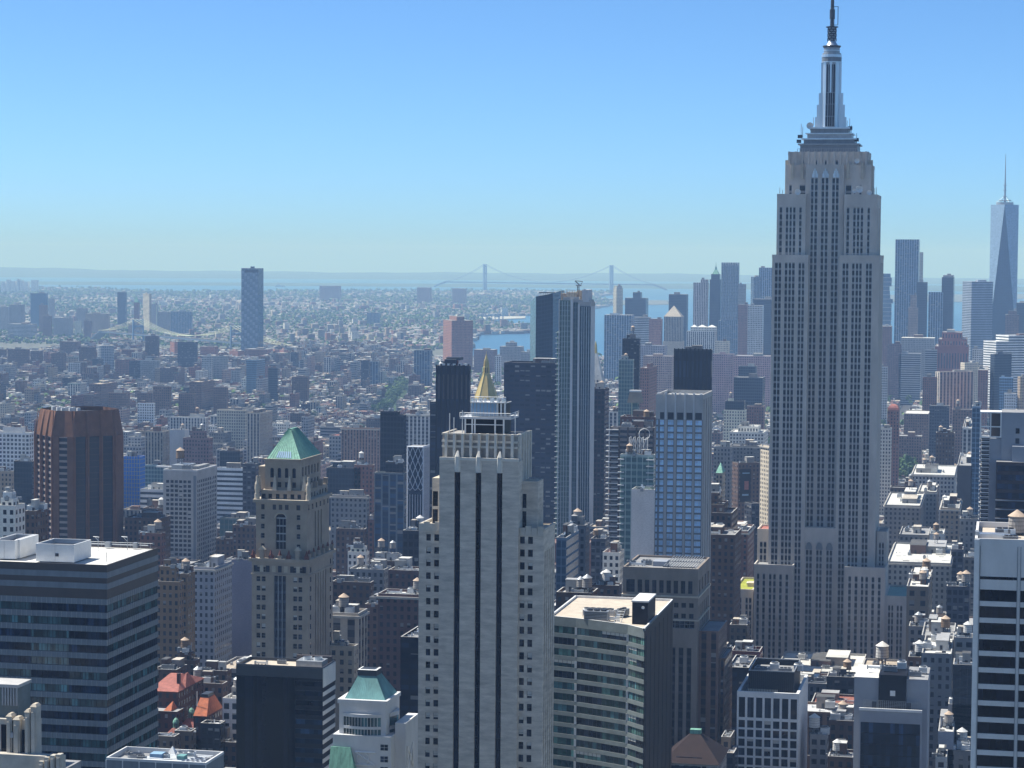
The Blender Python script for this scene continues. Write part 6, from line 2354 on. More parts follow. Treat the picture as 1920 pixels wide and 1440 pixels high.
# ---------------------------------------------------------------- the other buildings one can tell apart
FOOT = []          # footprints already taken: (x0, x1, y0, y1)
def take(root_loc, s, t, phi):
 pts = [(0, 0), (-s, 0), (-s, t), (0, t)]
 c, n = math.cos(-phi), math.sin(-phi)
 q = [(root_loc[0] + x * c - y * n, root_loc[1] + x * n + y * c) for x, y in pts]
 FOOT.append((min(p[0] for p in q), max(p[0] for p in q), min(p[1] for p in q), max(p[1] for p in q)))
ROOFS = {'w': (.60, .59, .55), 'g': (.30, .30, .30), 'd': (.07, .07, .075), 't': (.45, .38, .30), 's': (.5, .5, .5), 'r': (.30, .12, .09), 'gr': (.12, .2, .07)}
def rooftop(root, x0, x1, y0, y1, z, D, tanks=0, hv=0, bulk=1, seed=0, st=None):
 """bulkheads, tanks and plant standing on a roof, as parts of the building"""
 r = random.Random(seed)
 W, L = x1 - x0, y1 - y0
 st = st or ST['grey']
 tops = []
 for k in range(bulk):
  w, l, h = W * r.uniform(.22, .42), L * r.uniform(.25, .45), r.uniform(2.8, 5.5)
  x, y = x0 + (W - w) * r.uniform(.1, .9), y0 + (L - l) * r.uniform(.35, .9)
  mb = MB()
  c = r.choice(((.32, .31, .29), (.22, .2, .19), st.wall, (.5, .49, .46), (.16, .1, .08)))
  rc = r.choice(((.6, .59, .55), (.35, .35, .35), (.1, .1, .1), (.5, .45, .38)))
  mb.box(x, x + w, y, y + l, z, z + h, ROOF, ((c),) * 3 + ((0, 0, 0),), topat=((rc),) * 3 + ((0, 0, 0),))
  if D < 2600:
   mb.box(x - .15, x + w + .15, y - .15, y + l + .15, z + h + .01, z + h + .3, ROOF, ((.42, .41, .38),) * 3 + ((0, 0, 0),), bottom=True, topat=((rc),) * 3 + ((0, 0, 0),))
   mb.box(x + w * .3, x + w * .3 + 1.1, y - .12, y - .01, z, z + 2.2, 'dark_metal')
  mb.build('bulkhead', root)
  tops.append((x, y, w, l, z + h))
 if D < 1500:
  m = MB()
  for k in range(14):
   a, b = x0 + W * r.uniform(.08, .9), y0 + L * r.uniform(.08, .9)
   q = r.random()
   if q < .4:
    m.bar((a, b, z + .35), (min(x1 - .6, a + r.uniform(2, 7)), b, z + .35), .12, 'grey_metal', 4)
   elif q < .65:
    m.ring(a, b, .3, z, .3, z + r.uniform(.7, 1.6), 'bright_metal', 6, top=True)
   elif q < .85:
    m.box(a, a + r.uniform(.8, 2.2), b, b + r.uniform(.8, 1.8), z, z + r.uniform(.4, 1.3), r.choice(('white_paint', 'grey_metal', 'dark_metal', 'concrete')))
   else:
    c = r.uniform(2, 5)
    m.poly([(a, b, z + .03), (min(x1 - .6, a + c), b, z + .03), (min(x1 - .6, a + c), min(y1 - .6, b + c * .7), z + .03), (a, min(y1 - .6, b + c * .7), z + .03)], r.choice(('dark_roof', 'grey_roof', 'tan_roof')))
  m.build('roof_pipework', root)
 for k in range(tanks):
  if tops and k < len(tops) and tops[k][2] > 5:
   x, y, w, l, h = tops[k]
   water_tank(root, x + w / 2, y + l / 2, h + .3, r.choice((0, 1, 1, 2, 3)), r.uniform(.72, 1.0))
  else:
   water_tank(root, x0 + W * r.uniform(.15, .85), y0 + L * r.uniform(.15, .8), z, r.choice((0, 1, 1, 2, 3)), r.uniform(.72, 1.0))
 for k in range(hv):
  hvac(root, x0 + W * r.uniform(.15, .85), y0 + L * r.uniform(.12, .85), z, r.choice((0, 1, 2)), r.uniform(.6, 1.0), r.choice((0, 1.57)))
def tb(name, label, cat, x0, xc, x1, ytop, D, style, phi=0.0, depth=None, roof='g', tanks=None, hv=None, bulk=None, tiers=(), zb=None, group=None, tint=1.0, hue=None, seed=None, fl=None, bay=None, cornice=False):
 ph = math.radians(phi)
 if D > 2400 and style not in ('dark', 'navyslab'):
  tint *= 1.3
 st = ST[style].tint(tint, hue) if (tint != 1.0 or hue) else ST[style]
 if fl or bay:
  st = Style(st.wall, st.glas, st.span, bay or st.bay, fl or st.fl, st.wf, st.hf, False)
 C = at(xc, ytop, D)
 ax, ay, bx, by = -math.cos(ph), math.sin(ph), math.sin(ph), math.cos(ph)
 def solve(px, dx, dy):
  r = ray(px, ytop)
  return (D * r.x - C.x * r.y) / (dx * r.y - dy * r.x)
 s = solve(x0, ax, ay)
 t = depth if x1 is None else solve(x1, bx, by)
 if t is None:
  t = min(max(s * .8, 14), 45)
 t = min(max(t, 6), 120)
 g = ground_z(C.x, D) - 1 if zb is None else zb
 zt = C.z
 sd = seed if seed is not None else (hash((x0, xc, ytop)) % 9973)
 r = random.Random(sd)
 par = 1.1 if D < 2600 else (.8 if D < 4600 else 0)
 mb = MB()
 loc = (C.x, D, g)
 mb.fbox(-s, 0, 0, t, 0, zt - g - par, st, par, ROOFS[roof], seed=r.random())
 if cornice:
  zc = zt - g - par
  mb.box(-s - .8, .8, -.8, t + .5, zc - 1.1, zc - .1, ROOF, ((.48, .45, .4),) * 3 + ((0, 0, 0),), bottom=True)
 top = (-s, 0.0, 0.0, t, zt - g - par)
 for (fx0, fx1, fy0, fy1, yt, sty, rf) in tiers:
  h = at(xc - (xc - x0) * .5, yt, D + t * fy0).z - g
  mb.fbox(-s + s * fx0, -s + s * fx1, t * fy0, t * fy1, top[4] + .02, h - par, ST[sty] if sty else st, par, ROOFS[rf], seed=r.random())
  top = (-s + s * fx0, -s + s * fx1, t * fy0, t * fy1, h - par)
 root = mb.build(name, None, loc, -ph)
 tag(root, label, cat, group)
 if tanks is None:
  tanks = 1 if (D < 3000 and r.random() < .35 and style not in ('blueglass', 'darkglass', 'navyslab')) else 0
 if hv is None:
  hv = 3 if D < 1900 else (1 if D < 2600 else 0)
 if bulk is None:
  bulk = 2 if D < 2600 else (1 if D < 7800 else 0)
 rooftop(root, top[0], top[1], top[2], top[3], top[4], D, tanks, hv, bulk, sd, st)
 take(loc, s, t, ph)
 return root
B, T, H = 'building', 'tower', 'apartment block'
# --- far Brooklyn skyline on the left
tb('office_tower', 'blue-grey flat-topped tower, tallest of the far cluster at the left edge', T, 57, 87, 90, 550, 7300, 'blueglass', tint=1.3)
tb('office_tower', 'narrow pale tower just right of the flat-topped blue one, far left skyline', T, 91, 101, 103, 560, 7500, 'grey')
tb('office_block', 'wide grey slab block in the far left skyline behind brown towers', B, 17, 39, None, 571, 7000, 'grey', tint=.8)
tb('office_block', 'grey block touching the left edge on the far skyline', B, -14, 16, None, 575, 7050, 'grey')
tb('apartment_tower', 'thin brownish tower in front of the flat-topped blue tower, far left', T, 73, 88, 90, 572, 6800, 'brown', tint=1.6)
tb('apartment_tower', 'stepped brown-grey tower with dark side, below the far left skyline', T, 80, 95, 98, 592, 6500, 'brown', tint=1.4)
tb('office_block', 'long low grey hall beneath the far left skyline', B, 14, 58, None, 608, 6400, 'bands')
tb('apartment_tower', 'dark slab tower left of the small green-capped tower in the far skyline', T, 220, 235, 238, 548, 7400, 'darkglass', tint=2.0)
tb('apartment_tower', 'pale yellow striped tower, brightest in the far skyline left of centre', T, 268, 280, 284, 551, 7000, 'bands', phi=50, tint=1.2, hue=(1.15, 1.05, .8))
tb('apartment_tower', 'narrow grey tower behind the pale yellow striped tower', T, 283, 294, None, 570, 7300, 'grey')
tb('apartment_block', 'grey slab right of the pale yellow striped tower', H, 295, 318, None, 585, 6900, 'grey', tint=.8)
tb('apartment_block', 'wide blue-grey slab right of the bridge tower cables', H, 320, 358, 361, 584, 6800, 'bluepiers', tint=.7)
tb('office_block', 'wide tan office block left of the dark far slab tower', B, 160, 203, 206, 588, 6900, 'tan', tint=.9)
tb('apartment_tower', 'brown tower stepped in front of the wide tan far block', T, 157, 170, 173, 601, 6500, 'brown', tint=1.3)
tb('apartment_tower', 'blue-grey tower left of the wide tan far block', T, 143, 162, 165, 578, 7200, 'grey', tint=.7)
tb('apartment_block', 'small cream block glowing in front of the far skyline', H, 140, 150, 153, 602, 6700, 'cream', tint=1.2)
tb('apartment_block', 'grey block beneath the far skyline, beside the small cream block', H, 100, 128, None, 596, 6600, 'grey', tint=.8)
tb('apartment_block', 'low tan block right of the striped yellow tower near the bridge', H, 240, 262, None, 606, 6650, 'tan', tint=.7)
for k, (a, b, y) in enumerate(((2, 9, 528), (12, 17, 524), (20, 28, 527), (31, 35, 523), (37, 42, 526), (45, 52, 528), (58, 69, 525))):
 tb('apartment_tower', 'pale tower of the tiny far shoreline cluster at the left edge', T, a, b, None, y, 13800, 'white', tint=.9, group='pale towers of the far shoreline cluster', bulk=0, depth=30)
tb('apartment_block', 'twin-winged brick block alone on the far plain, left of the suspension bridge', H, 599, 636, None, 536, 12500, 'brown', tint=1.6, depth=40)
tb('apartment_block', 'blocky far brick estate tower under the left bridge tower', H, 782, 806, None, 539, 12000, 'brown', tint=1.7, depth=40)
tb('apartment_block', 'second blocky far brick estate tower, closer to the bridge deck', H, 848, 872, None, 541, 11800, 'brown', tint=1.7, depth=40)
tb('apartment_block', 'blue-grey slab standing alone behind the pier sheds', H, 688, 711, 713, 586, 8200, 'bluepiers', tint=.6)
tb('apartment_block', 'wide blue-grey slab left of the lone pier-side slab', H, 648, 690, 693, 610, 8000, 'bluepiers', tint=.7)
# --- lower east side: slabs around the bridge
tb('apartment_block', 'brown brick slab at the left edge below the far skyline', H, -10, 9, 13, 655, 4700, 'brown', tint=1.1)
tb('apartment_block', 'broad brown brick housing slab, second from the left edge', H, 14, 52, 56, 655, 4500, 'brown', tint=1.0)
tb('apartment_block', 'tall narrow brown slab between the broad left slabs', H, 57, 74, 81, 658, 4600, 'brown', tint=.9)
tb('apartment_block', 'brown slab with a sunlit edge right of the broad left slabs', H, 82, 90, 94, 660, 4650, 'rust', tint=.9)
tb('apartment_block', 'wide brown slab left of the white-columned block', H, 96, 118, 124, 662, 4400, 'brown', tint=1.0)
tb('office_block', 'grey-white block with tall columns, left of the round banded tower', B, 128, 164, 168, 681, 4300, 'whitepiers', tint=.8)
tb('apartment_block', 'dark brown slab directly behind the white-columned block', H, 148, 176, 180, 651, 4550, 'brown', tint=.8)
tb('apartment_block', 'low brown block between bridge anchorage and round banded tower', H, 112, 142, None, 640, 4900, 'brown', tint=1.2)
tb('apartment_block', 'tan block with dark windows right of the round banded tower', H, 216, 255, None, 674, 4300, 'rust', tint=.8)
tb('office_block', 'grey block with white columns under the bridge tower', B, 257, 298, 301, 676, 4250, 'whitepiers', tint=.6)
tb('apartment_tower', 'dark brown tower in front of the left bridge tower', T, 272, 296, 299, 630, 4700, 'brown', tint=.7)
tb('apartment_block', 'low purple brick block behind the columned block under the bridge', H, 228, 256, None, 655, 4700, 'rust', tint=.8)
tb('apartment_tower', 'dark slab tower right of the bridge main span', T, 333, 369, 371, 641, 4600, 'dark', tint=1.2)
tb('apartment_block', 'sunlit orange brick block left of the dark slab by the bridge', H, 319, 327, 333, 641, 5000, 'rust', phi=38, tint=1.5)
tb('apartment_block', 'dark brown block beneath the dark slab by the bridge', H, 300, 336, None, 690, 4100, 'brown', tint=.9)
tb('apartment_block', 'sunlit orange brick slabs right of the dark slab', H, 375, 402, 409, 650, 5000, 'rust', phi=12, tint=1.3)
tb('apartment_block', 'blue-grey stepped block before the chevron tower', H, 398, 425, 428, 668, 4300, 'grey', tint=.8)
tb('apartment_block', 'pale blue block with white top under the chevron tower', H, 378, 396, 399, 668, 4200, 'greygrid', tint=.8)
tb('apartment_block', 'broad pink-brown slab at the foot of the chevron tower', H, 459, 501, None, 655, 4900, 'rust', tint=1.0)
tb('apartment_block', 'orange sunlit slab right of the pink-brown slab', H, 502, 516, 523, 655, 5000, 'rust', phi=42, tint=1.6)
tb('apartment_block', 'narrow orange sunlit slab at the end of the brick row', H, 524, 532, 541, 656, 5050, 'rust', phi=42, tint=1.5)
tb('apartment_block', 'low orange block left of the pink-brown slab', H, 430, 446, 458, 658, 4950, 'rust', phi=30, tint=1.3)
tb('glass_tower', 'narrow bright blue glass tower with dark side below the chevron tower', T, 462, 481, 497, 675, 3900, 'blueglass', tint=1.6)
tb('office_block', 'dark blue block right of the narrow blue glass tower', B, 503, 520, 522, 690, 3700, 'darkglass', tint=1.4)
tb('apartment_block', 'brown brick block with bulkhead among low roofs', H, 547, 576, 580, 707, 3700, 'brown', tint=.9)
tb('apartment_block', 'tan slab left of the wooded lawn', H, 590, 608, 611, 660, 4700, 'tan', tint=.9)
tb('apartment_block', 'dark brown block right of the orange brick row', H, 545, 556, 560, 660, 4750, 'dark', tint=1.5)
# --- brick housing towers, middle left
for k, (a, b, c, y, D, lab) in enumerate((
  (167, 190, 219, 720, 3400, 'broad grey-brown housing tower, leftmost of the brick estate'),
  (203, 240, 244, 737, 3250, 'low wide housing slab in front of the leftmost estate tower'),
  (257, 286, 289, 737, 3300, 'squat housing tower left of the tallest estate tower'),
  (287, 318, 321, 725, 3200, 'tallest brown housing tower in the middle of the brick estate'),
  (335, 365, 368, 738, 3250, 'squat housing tower right of the tallest estate tower'),
  (355, 378, 402, 716, 3420, 'wide housing tower with long side, right part of the estate'),
  (400, 425, 428, 726, 3350, 'rightmost housing tower of the brick estate with a bulkhead'))):
 tb('housing_tower', lab, H, a, b, c, y, D, 'brown', tint=1.15, roof='t', group='brown brick housing estate towers', bulk=1, tanks=0)
tb('apartment_block', 'white balcony apartment block below the tallest estate tower', H, 258, 288, 291, 756, 2950, 'white', roof='w')
tb('office_block', 'grey arcaded institutional block with white columns', B, 319, 386, 391, 783, 2750, 'whitepiers', tint=.7, roof='w')
tb('apartment_block', 'cream apartment block with many small windows, upper one of a pair', H, 407, 460, 466, 769, 2650, 'cream', tint=.85, cornice=True)
tb('apartment_tower', 'tan apartment tower with central window bay above green pyramid roof', T, 463, 487, 511, 774, 2450, 'piers', tint=1.0, roof='t')
tb('apartment_tower', 'tan tower with vertical bays and white rear wing', T, 272, 306, 318, 809, 2200, 'piers', tint=.95, roof='t')
tb('apartment_block', 'white windowless wing behind the tan tower with vertical bays', H, 318, 346, None, 806, 2250, 'blank', roof='w')
tb('apartment_tower', 'purple-grey stepped tower left of the bright metal hall', T, 343, 392, 399, 822, 2100, 'brown', tint=1.7, hue=(1, 1, 1.25), tiers=((.25, .8, .2, .8, 808, None, 'g'),))
tb('office_block', 'white grid office block behind the brown octagonal tower', B, -10, 55, 66, 812, 2150, 'whitegrid', tiers=((.2, .75, .2, .8, 801, 'blank', 'w'),), roof='w')
tb('scaffolded_building', 'building wrapped in bright blue netting beside the brown octagonal tower', B, 232, 262, 272, 856, 1900, 'blank', hue=(.10, .42, 1.3), tint=.85)
tb('office_block', 'pale green glass block behind the square-window tower', B, 272, 306, 309, 872, 1950, 'tealglass')
tb('office_block', 'low white banded block left of the square-window tower', B, 263, 310, None, 918, 1650, 'whitebands', tint=.9, roof='w')
tb('loft_building', 'low tan-roofed hall at the foot of the square-window tower', B, 268, 307, None, 953, 1560, 'brown', roof='w')
tb('metal_hall', 'bright silver hall with horizontal bands left of the green-roofed stone tower', B, 405, 455, 462, 878, 1800, 'whitebands', tint=1.35, hue=(.95, 1, 1.08), roof='s')
tb('office_block', 'navy glass block above the silver banded hall', B, 412, 450, 456, 846, 2000, 'darkglass')
tb('apartment_block', 'narrow dark slab beside the silver banded hall', H, 455, 479, None, 870, 1700, 'dark', tint=1.4)
tb('apartment_block', 'sunlit tan brick block at the left edge beside the dark slab', H, -12, 22, 27, 884, 1650, 'tan', roof='t')
tb('office_block', 'dark blue slab left of the brown octagonal tower', B, 26, 60, 65, 865, 1600, 'darkglass', tint=.8)
tb('loft_building', 'white ornate building with setbacks at the left edge', B, -10, 28, 47, 948, 900, 'white', roof='w', tiers=((.2, .8, .2, .8, 934, None, 'w'),))
tb('loft_building', 'brown block just right of the white ornate setback building', B, 47, 66, None, 958, 1000, 'brown')
tb('loft_building', 'dark red brick building with white tank, right of the brown octagonal tower', B, 262, 303, 308, 1000, 1230, 'rust', tint=.7, tanks=1)
tb('loft_building', 'long dark brick block right of the brown octagonal tower', B, 233, 300, None, 972, 1350, 'brown', tint=.8)
tb('loft_building', 'dark block with glass roof shed behind the green-roofed tower left', B, 405, 440, 447, 1010, 1400, 'brown', tint=1.0)
tb('loft_building', 'green-grey glazed loft left of the green-roofed stone tower', B, 412, 470, None, 972, 1500, 'tealglass', tint=.5)
tb('loft_building', 'brown brick loft beside the arched upper tiers of the stone tower', B, 436, 478, None, 985, 1300, 'brown', tint=1.1)
# --- left foreground around the red roofs
tb('apartment_tower', 'brown brick apartment tower with one window column, right of the glass office', T, 292, 336, 341, 1091, 1000, 'tan', tint=.55, hue=(1.1, .95, .8), tiers=((.1, .8, .3, .9, 1062, None, 't'),))
tb('apartment_tower', 'thin brown tower wing with balcony edge beside the brown window-column tower', T, 337, 352, 366, 1076, 1030, 'tan', tint=.5, hue=(1.1, .95, .8))
tb('apartment_tower', 'blue-grey ornate apartment tower with scalloped parapet', T, 362, 402, 435, 1064, 1080, 'grey', tint=1.1, hue=(.95, 1, 1.12), cornice=True, roof='w')
tb('apartment_tower', 'plain purple-grey blank-walled tower left of the green-roofed stone tower', T, 433, 474, 478, 1050, 1130, 'blank', tint=.42, hue=(1.0, .95, 1.15))
tb('loft_building', 'dark brick block with stacked bulkheads above the red roofs', B, 331, 366, 372, 1238, 960, 'brown', tint=.8, tiers=((.15, .75, .1, .7, 1222, None, 'w'),), roof='w')
tb('loft_building', 'dark brick block with white gravel roof right of the stacked bulkheads', B, 377, 425, 434, 1258, 930, 'brown', tint=1.0, roof='w')
tb('loft_building', 'dark loft with pale roof just under the brown window-column tower', B, 288, 330, None, 1256, 935, 'brown', tint=.8, roof='w')
tb('loft_building', 'grey brick loft with paired white windows below the gravel roof', B, 345, 418, 424, 1282, 905, 'brown', tint=1.4, roof='w')
tb('office_block', 'white block with dark square windows left of the black glass tower', B, 417, 448, None, 1310, 860, 'whitegrid', tint=1.0, roof='w', depth=24)
tb('loft_building', 'dark box building with bright tan roof by the green cupolas', B, 376, 413, 416, 1357, 840, 'dark', roof='t', tint=.8, bulk=0, tanks=0, hv=0)
tb('loft_building', 'small olive brick house with flat roof in the lower left cluster', B, 327, 358, 361, 1371, 835, 'tan', tint=.5, roof='g', bulk=0, tanks=0, hv=1)
tb('loft_building', 'small tan house with low parapet next to the glass office', B, 290, 327, 332, 1381, 825, 'tan', tint=.45, bulk=0, tanks=0, hv=1)
tb('loft_building', 'low roof packed with machines left of the black glass tower', B, 360, 445, None, 1392, 850, 'brown', roof='g', bulk=1, hv=6, tanks=0)
# --- right of the green-roofed tower
tb('office_block', 'dark glass office with slanted roof edge left of the lattice tower', B, 713, 757, 762, 778, 1560, 'darkglass', tiers=((0, .75, 0, .8, 771, None, 'd'),), roof='d', bulk=0, tanks=0)
tb('office_block', 'blue glass curtain-wall tower with planted roof beside the lattice tower', B, 702, 758, 763, 887, 1400, 'bluepiers', tint=.5, roof='gr', tiers=((.35, .95, .2, .8, 866, 'darkglass', 'g'),))
tb('office_block', 'white institutional block with tall window bays behind the dark deco tower', B, 760, 812, 815, 777, 2200, 'whitepiers', tint=1.0, roof='w', cornice=True)
tb('office_block', 'long brown-grey columned block left of the slanted dark office', B, 640, 712, 715, 803, 2350, 'brownpiers', tint=1.6, cornice=True)
tb('loft_building', 'pink brick block with white parapets left of the blue curtain wall tower', B, 664, 699, 702, 872, 1750, 'rust', tint=1.1)
tb('office_block', 'dark navy glass block with white railing right of the green pyramid roof', B, 612, 676, None, 878, 1750, 'darkglass', tint=.9, roof='d')
tb('loft_building', 'grey arcaded loft with paired arched windows and green roof edge', B, 620, 688, 692, 930, 1500, 'grey', tint=1.05, roof='s', cornice=True)
tb('loft_building', 'brown brick loft with rust bulkheads below the arcaded loft', B, 630, 683, 688, 992, 1380, 'brown', tint=1.0, roof='w')
tb('apartment_block', 'white penthouse building with roof terraces right of the stone tower', H, 652, 687, 692, 1035, 1250, 'white', roof='gr', tiers=((.1, .9, .3, .9, 1024, None, 'gr'),))
tb('loft_building', 'narrow brick building right of the white penthouse terraces', B, 690, 701, None, 975, 1500, 'rust', tint=.8)
tb('loft_building', 'low loft with two white water tanks left of the slot tower', B, 694, 745, None, 1052, 1180, 'brown', tint=.9, roof='g', tanks=2)
tb('loft_building', 'grey-roofed loft with a white cone tank behind the stone block', B, 655, 720, None, 1068, 1150, 'grey', tint=.8, roof='w', tanks=1)
tb('loft_building', 'wide low dark loft with cluttered parapet behind the pale stone block', B, 623, 695, 700, 1092, 1080, 'brown', tint=.85, roof='w')
tb('apartment_tower', 'purple brick block with white cornice left of the slot tower, rear taller part', T, 728, 784, None, 1070, 1030, 'brown', tint=1.0, hue=(1, .95, 1.1), roof='w')
tb('apartment_tower', 'purple brick apartment block with lit window pairs left of the slot tower', T, 709, 786, None, 1115, 960, 'brown', tint=.95, hue=(1, .95, 1.15), roof='w', cornice=True, bulk=0)
tb('loft_building', 'reddish-brown brick strip between pale stone block and purple block', B, 684, 709, None, 1133, 985, 'brown', tint=1.4)
tb('office_block', 'pale stone block with giant arched bays right of the green-roofed tower', B, 618, 672, 689, 1150, 920, 'piers', tint=1.05, roof='w', bay=5.2, fl=5.0, cornice=True)
tb('apartment_block', 'small cream terraced block at the foot of the pale stone block', H, 618, 664, 672, 1212, 880, 'cream', tint=.8, roof='w', tiers=((.05, .6, .3, .9, 1206, None, 'w'),))
tb('office_tower', 'narrow navy glass slab touching the slot tower on its left', T, 751, 786, None, 1195, 790, 'navyslab', tint=.6, bulk=0, tanks=0, hv=1, depth=24)
tb('loft_building', 'dark scaffolded top with roof machinery left of the slot tower shoulder', B, 755, 786, None, 995, 1100, 'dark', roof='d', hv=4)
# --- centre skyline
tb('office_tower', 'dark navy deco-topped tower left of the gold pyramid', T, 819, 879, 882, 686, 1500, 'navyslab', tint=1.0, depth=24, roof='d', fl=30, bay=5, tanks=0, hv=2)
tb('office_tower', 'broad dark navy slab tower between gold pyramid and green-glass tower', T, 945, 1044, None, 681, 1760, 'navyslab', tint=1.3, depth=30, roof='d', tanks=0, hv=2)
tb('housing_tower', 'tall pink-brown slab with sunlit edge in front of the inlet', T, 831, 847, 887, 601, 5000, 'brown', phi=62, tint=1.7, hue=(1.15, .9, .85), tiers=((.1, .95, .25, .6, 593, None, 'g'),))
tb('apartment_tower', 'blue-grey tower with darker crown above the trees, centre left', T, 776, 806, 811, 657, 4200, 'bluepiers', tint=.6)
tb('apartment_block', 'long purple-grey block right of the pink-brown slab', H, 888, 926, None, 656, 4900, 'brown', tint=1.5, hue=(1, .95, 1.2))
tb('apartment_block', 'stepped blue-grey apartment cluster at the inlet shore', H, 937, 976, None, 650, 5000, 'grey', tint=.8, tiers=((.25, .7, .2, .8, 642, None, 'g'),))
tb('apartment_block', 'blue-grey slab right of the stepped shore cluster', H, 976, 995, None, 660, 4800, 'grey', tint=.7)
tb('apartment_block', 'small tan striped tower below the stepped shore cluster', H, 928, 938, None, 668, 4500, 'whitepiers')
tb('apartment_block', 'grey-blue block above the wooded lawn', H, 693, 709, None, 678, 4300, 'bluepiers', tint=.6)
tb('apartment_block', 'dark slim tower left of the wooded lawn', H, 677, 691, None, 676, 4200, 'dark', tint=1.5)
tb('office_tower', 'dark brown slab hidden behind the green-glass tower, right edge showing', T, 1100, 1134, 1142, 729, 1800, 'dark', hue=(1.3, .8, .8), tint=.9)
tb('office_tower', 'dark tower with teal glass front half and black rear half', T, 1160, 1187, 1189, 674, 2150, 'tealglass', tint=.8, depth=16)
tb('office_tower', 'black slab rising behind the teal banded tower', T, 1167, 1199, 1201, 635, 2220, 'dark', tint=.55)
tb('apartment_tower', 'brown balcony tower right of the black slab', T, 1200, 1217, 1232, 690, 2700, 'rust', tint=.9)
tb('office_block', 'large blue-grey slab with vertical ribs behind the black slab', B, 1133, 1184, None, 591, 4700, 'bluepiers', tint=1.0, depth=40)
tb('office_block', 'grey office block with horizontal bands right of the ribbed slab', B, 1187, 1217, None, 595, 4900, 'bands', tint=1.1)
tb('apartment_tower', 'tan tower with pale vertical strip in front of the right bridge tower', T, 1150, 1156, 1168, 540, 5800, 'cream', phi=35, tint=1.1, tiers=((.1, .9, .1, .9, 536, None, 'g'),))
tb('office_tower', 'blue-black stepped block right of the tan strip tower', T, 1172, 1211, None, 559, 5700, 'darkglass', tint=1.4, tiers=((.35, .72, .2, .8, 548, None, 'g'),))
tb('office_block', 'pink-brown block among the right-centre cluster', B, 1217, 1240, None, 598, 4900, 'rust', tint=1.3)
tb('office_tower', 'dark blue slab behind the pyramid-topped courthouse', T, 1254, 1287, None, 552, 5400, 'darkglass', tint=1.5)
tb('apartment_block', 'grey-lilac block below the pyramid-topped courthouse', H, 1200, 1246, None, 648, 3900, 'grey', tint=1.0, hue=(1.05, 1, 1.1))
tb('loft_building', 'lilac loft row under the banded office block', B, 1206, 1260, None, 668, 3600, 'pink', tint=.8)
tb('office_block', 'white arcaded block behind the tan-capped tower', B, 1142, 1165, None, 772, 2400, 'whitepiers')
tb('apartment_tower', 'unfinished concrete frame tower with open floors and balconies', T, 1145, 1226, 1230, 802, 1420, 'bands', tint=.55, hue=(1.05, .95, .9), roof='g', hv=4, fl=3.3)
tb('loft_building', 'dark red brick building behind the open concrete frame', B, 1163, 1228, None, 782, 1480, 'rust', tint=.55, hv=2)
tb('apartment_tower', 'teal glass apartment tower with balconies left of the blue-window tower', T, 1163, 1226, 1229, 853, 1250, 'tealglass', tint=1.0, roof='g', hv=4)
tb('office_block', 'blank white wall block with rooftop planting beside the blue-window tower', B, 1184, 1227, None, 918, 1185, 'blank', tint=1.15, roof='gr', bulk=0, tanks=0)
tb('apartment_tower', 'black ribbed plant tower behind the blue-window tower crown', T, 1265, 1333, 1336, 656, 1750, 'navyslab', tint=.8, fl=26, bay=6, tanks=0, hv=2)
tb('apartment_tower', 'blue glass slab with balconies right of the slot tower', T, 1043, 1062, 1085, 1008, 1000, 'blueglass', tint=1.2, depth=30)
tb('apartment_tower', 'dark stone tower with water tank between slot tower and concrete frame', T, 1060, 1098, 1106, 985, 1060, 'grey', tint=.42, hue=(.9, 1, 1.15), tanks=1)
tb('loft_building', 'low dark block with cone tanks behind the curved office', B, 1043, 1110, None, 1112, 900, 'brown', tint=.7, tanks=2, roof='g')
tb('loft_building', 'brick loft with two tanks left of the brown-grey stone office', B, 1110, 1160, 1166, 1098, 1010, 'brown', tint=.9, tanks=2, roof='w')
tb('loft_building', 'narrow white building with small windows under the concrete frame', B, 1130, 1162, None, 1036, 1150, 'white', roof='r')
tb('loft_building', 'dark grey loft below the concrete frame', B, 1108, 1135, None, 1010, 1300, 'dark', tint=2)
# --- right of the blue-window tower along the avenue
tb('loft_building', 'stepped dark ziggurat apartment house with many setbacks along the avenue', B, 1300, 1372, 1383, 962, 1230, 'brown', tint=.85, tiers=((.0, .75, .25, 1, 945, None, 'g'), (.05, .6, .3, .9, 924, None, 'g')), tanks=0)
tb('loft_building', 'long dark avenue block below the stepped ziggurat', B, 1300, 1378, 1390, 1003, 1180, 'brown', tint=.9, depth=60, hue=(1.05, 1, .95))
tb('small_tower', 'slim tan tower with green pyramid cap above the ziggurat', T, 1342, 1355, 1360, 887, 1700, 'tan', tint=.9, bulk=0, tanks=0, hv=0)
tb('office_block', 'avenue block with white roof and heavy cornice right of the ziggurat', B, 1382, 1402, 1414, 996, 1450, 'rust', tint=.7, roof='w', cornice=True)
tb('office_block', 'dark office with tall advertising banner on its front', B, 1373, 1384, 1424, 868, 1900, 'brown', phi=58, tint=1.0)
tb('office_block', 'sunlit cream tower touching the tallest skyscraper on its left', B, 1426, 1442, 1490, 836, 1850, 'cream', phi=60, tint=1.05, roof='w', cornice=True)
tb('office_block', 'grey block with rows of windows behind the banner building', B, 1368, 1425, None, 836, 2050, 'grey', tint=.6, cornice=True)
tb('office_block', 'dark block with pale left face below the cream sunlit tower', B, 1396, 1409, 1424, 944, 1600, 'dark', phi=55, tint=1.4, roof='s', bulk=0, hv=0)
tb('loft_building', 'pale loft left of the small green-capped tower', B, 1338, 1370, None, 838, 1950, 'grey', tint=.9)
tb('apartment_block', 'cream apartment block with dark glass penthouse left of the tallest skyscraper', H, 1357, 1397, 1400, 769, 2650, 'cream', tint=1.1, tiers=((.05, .95, .1, .9, 752, 'darkglass', 'g'),))
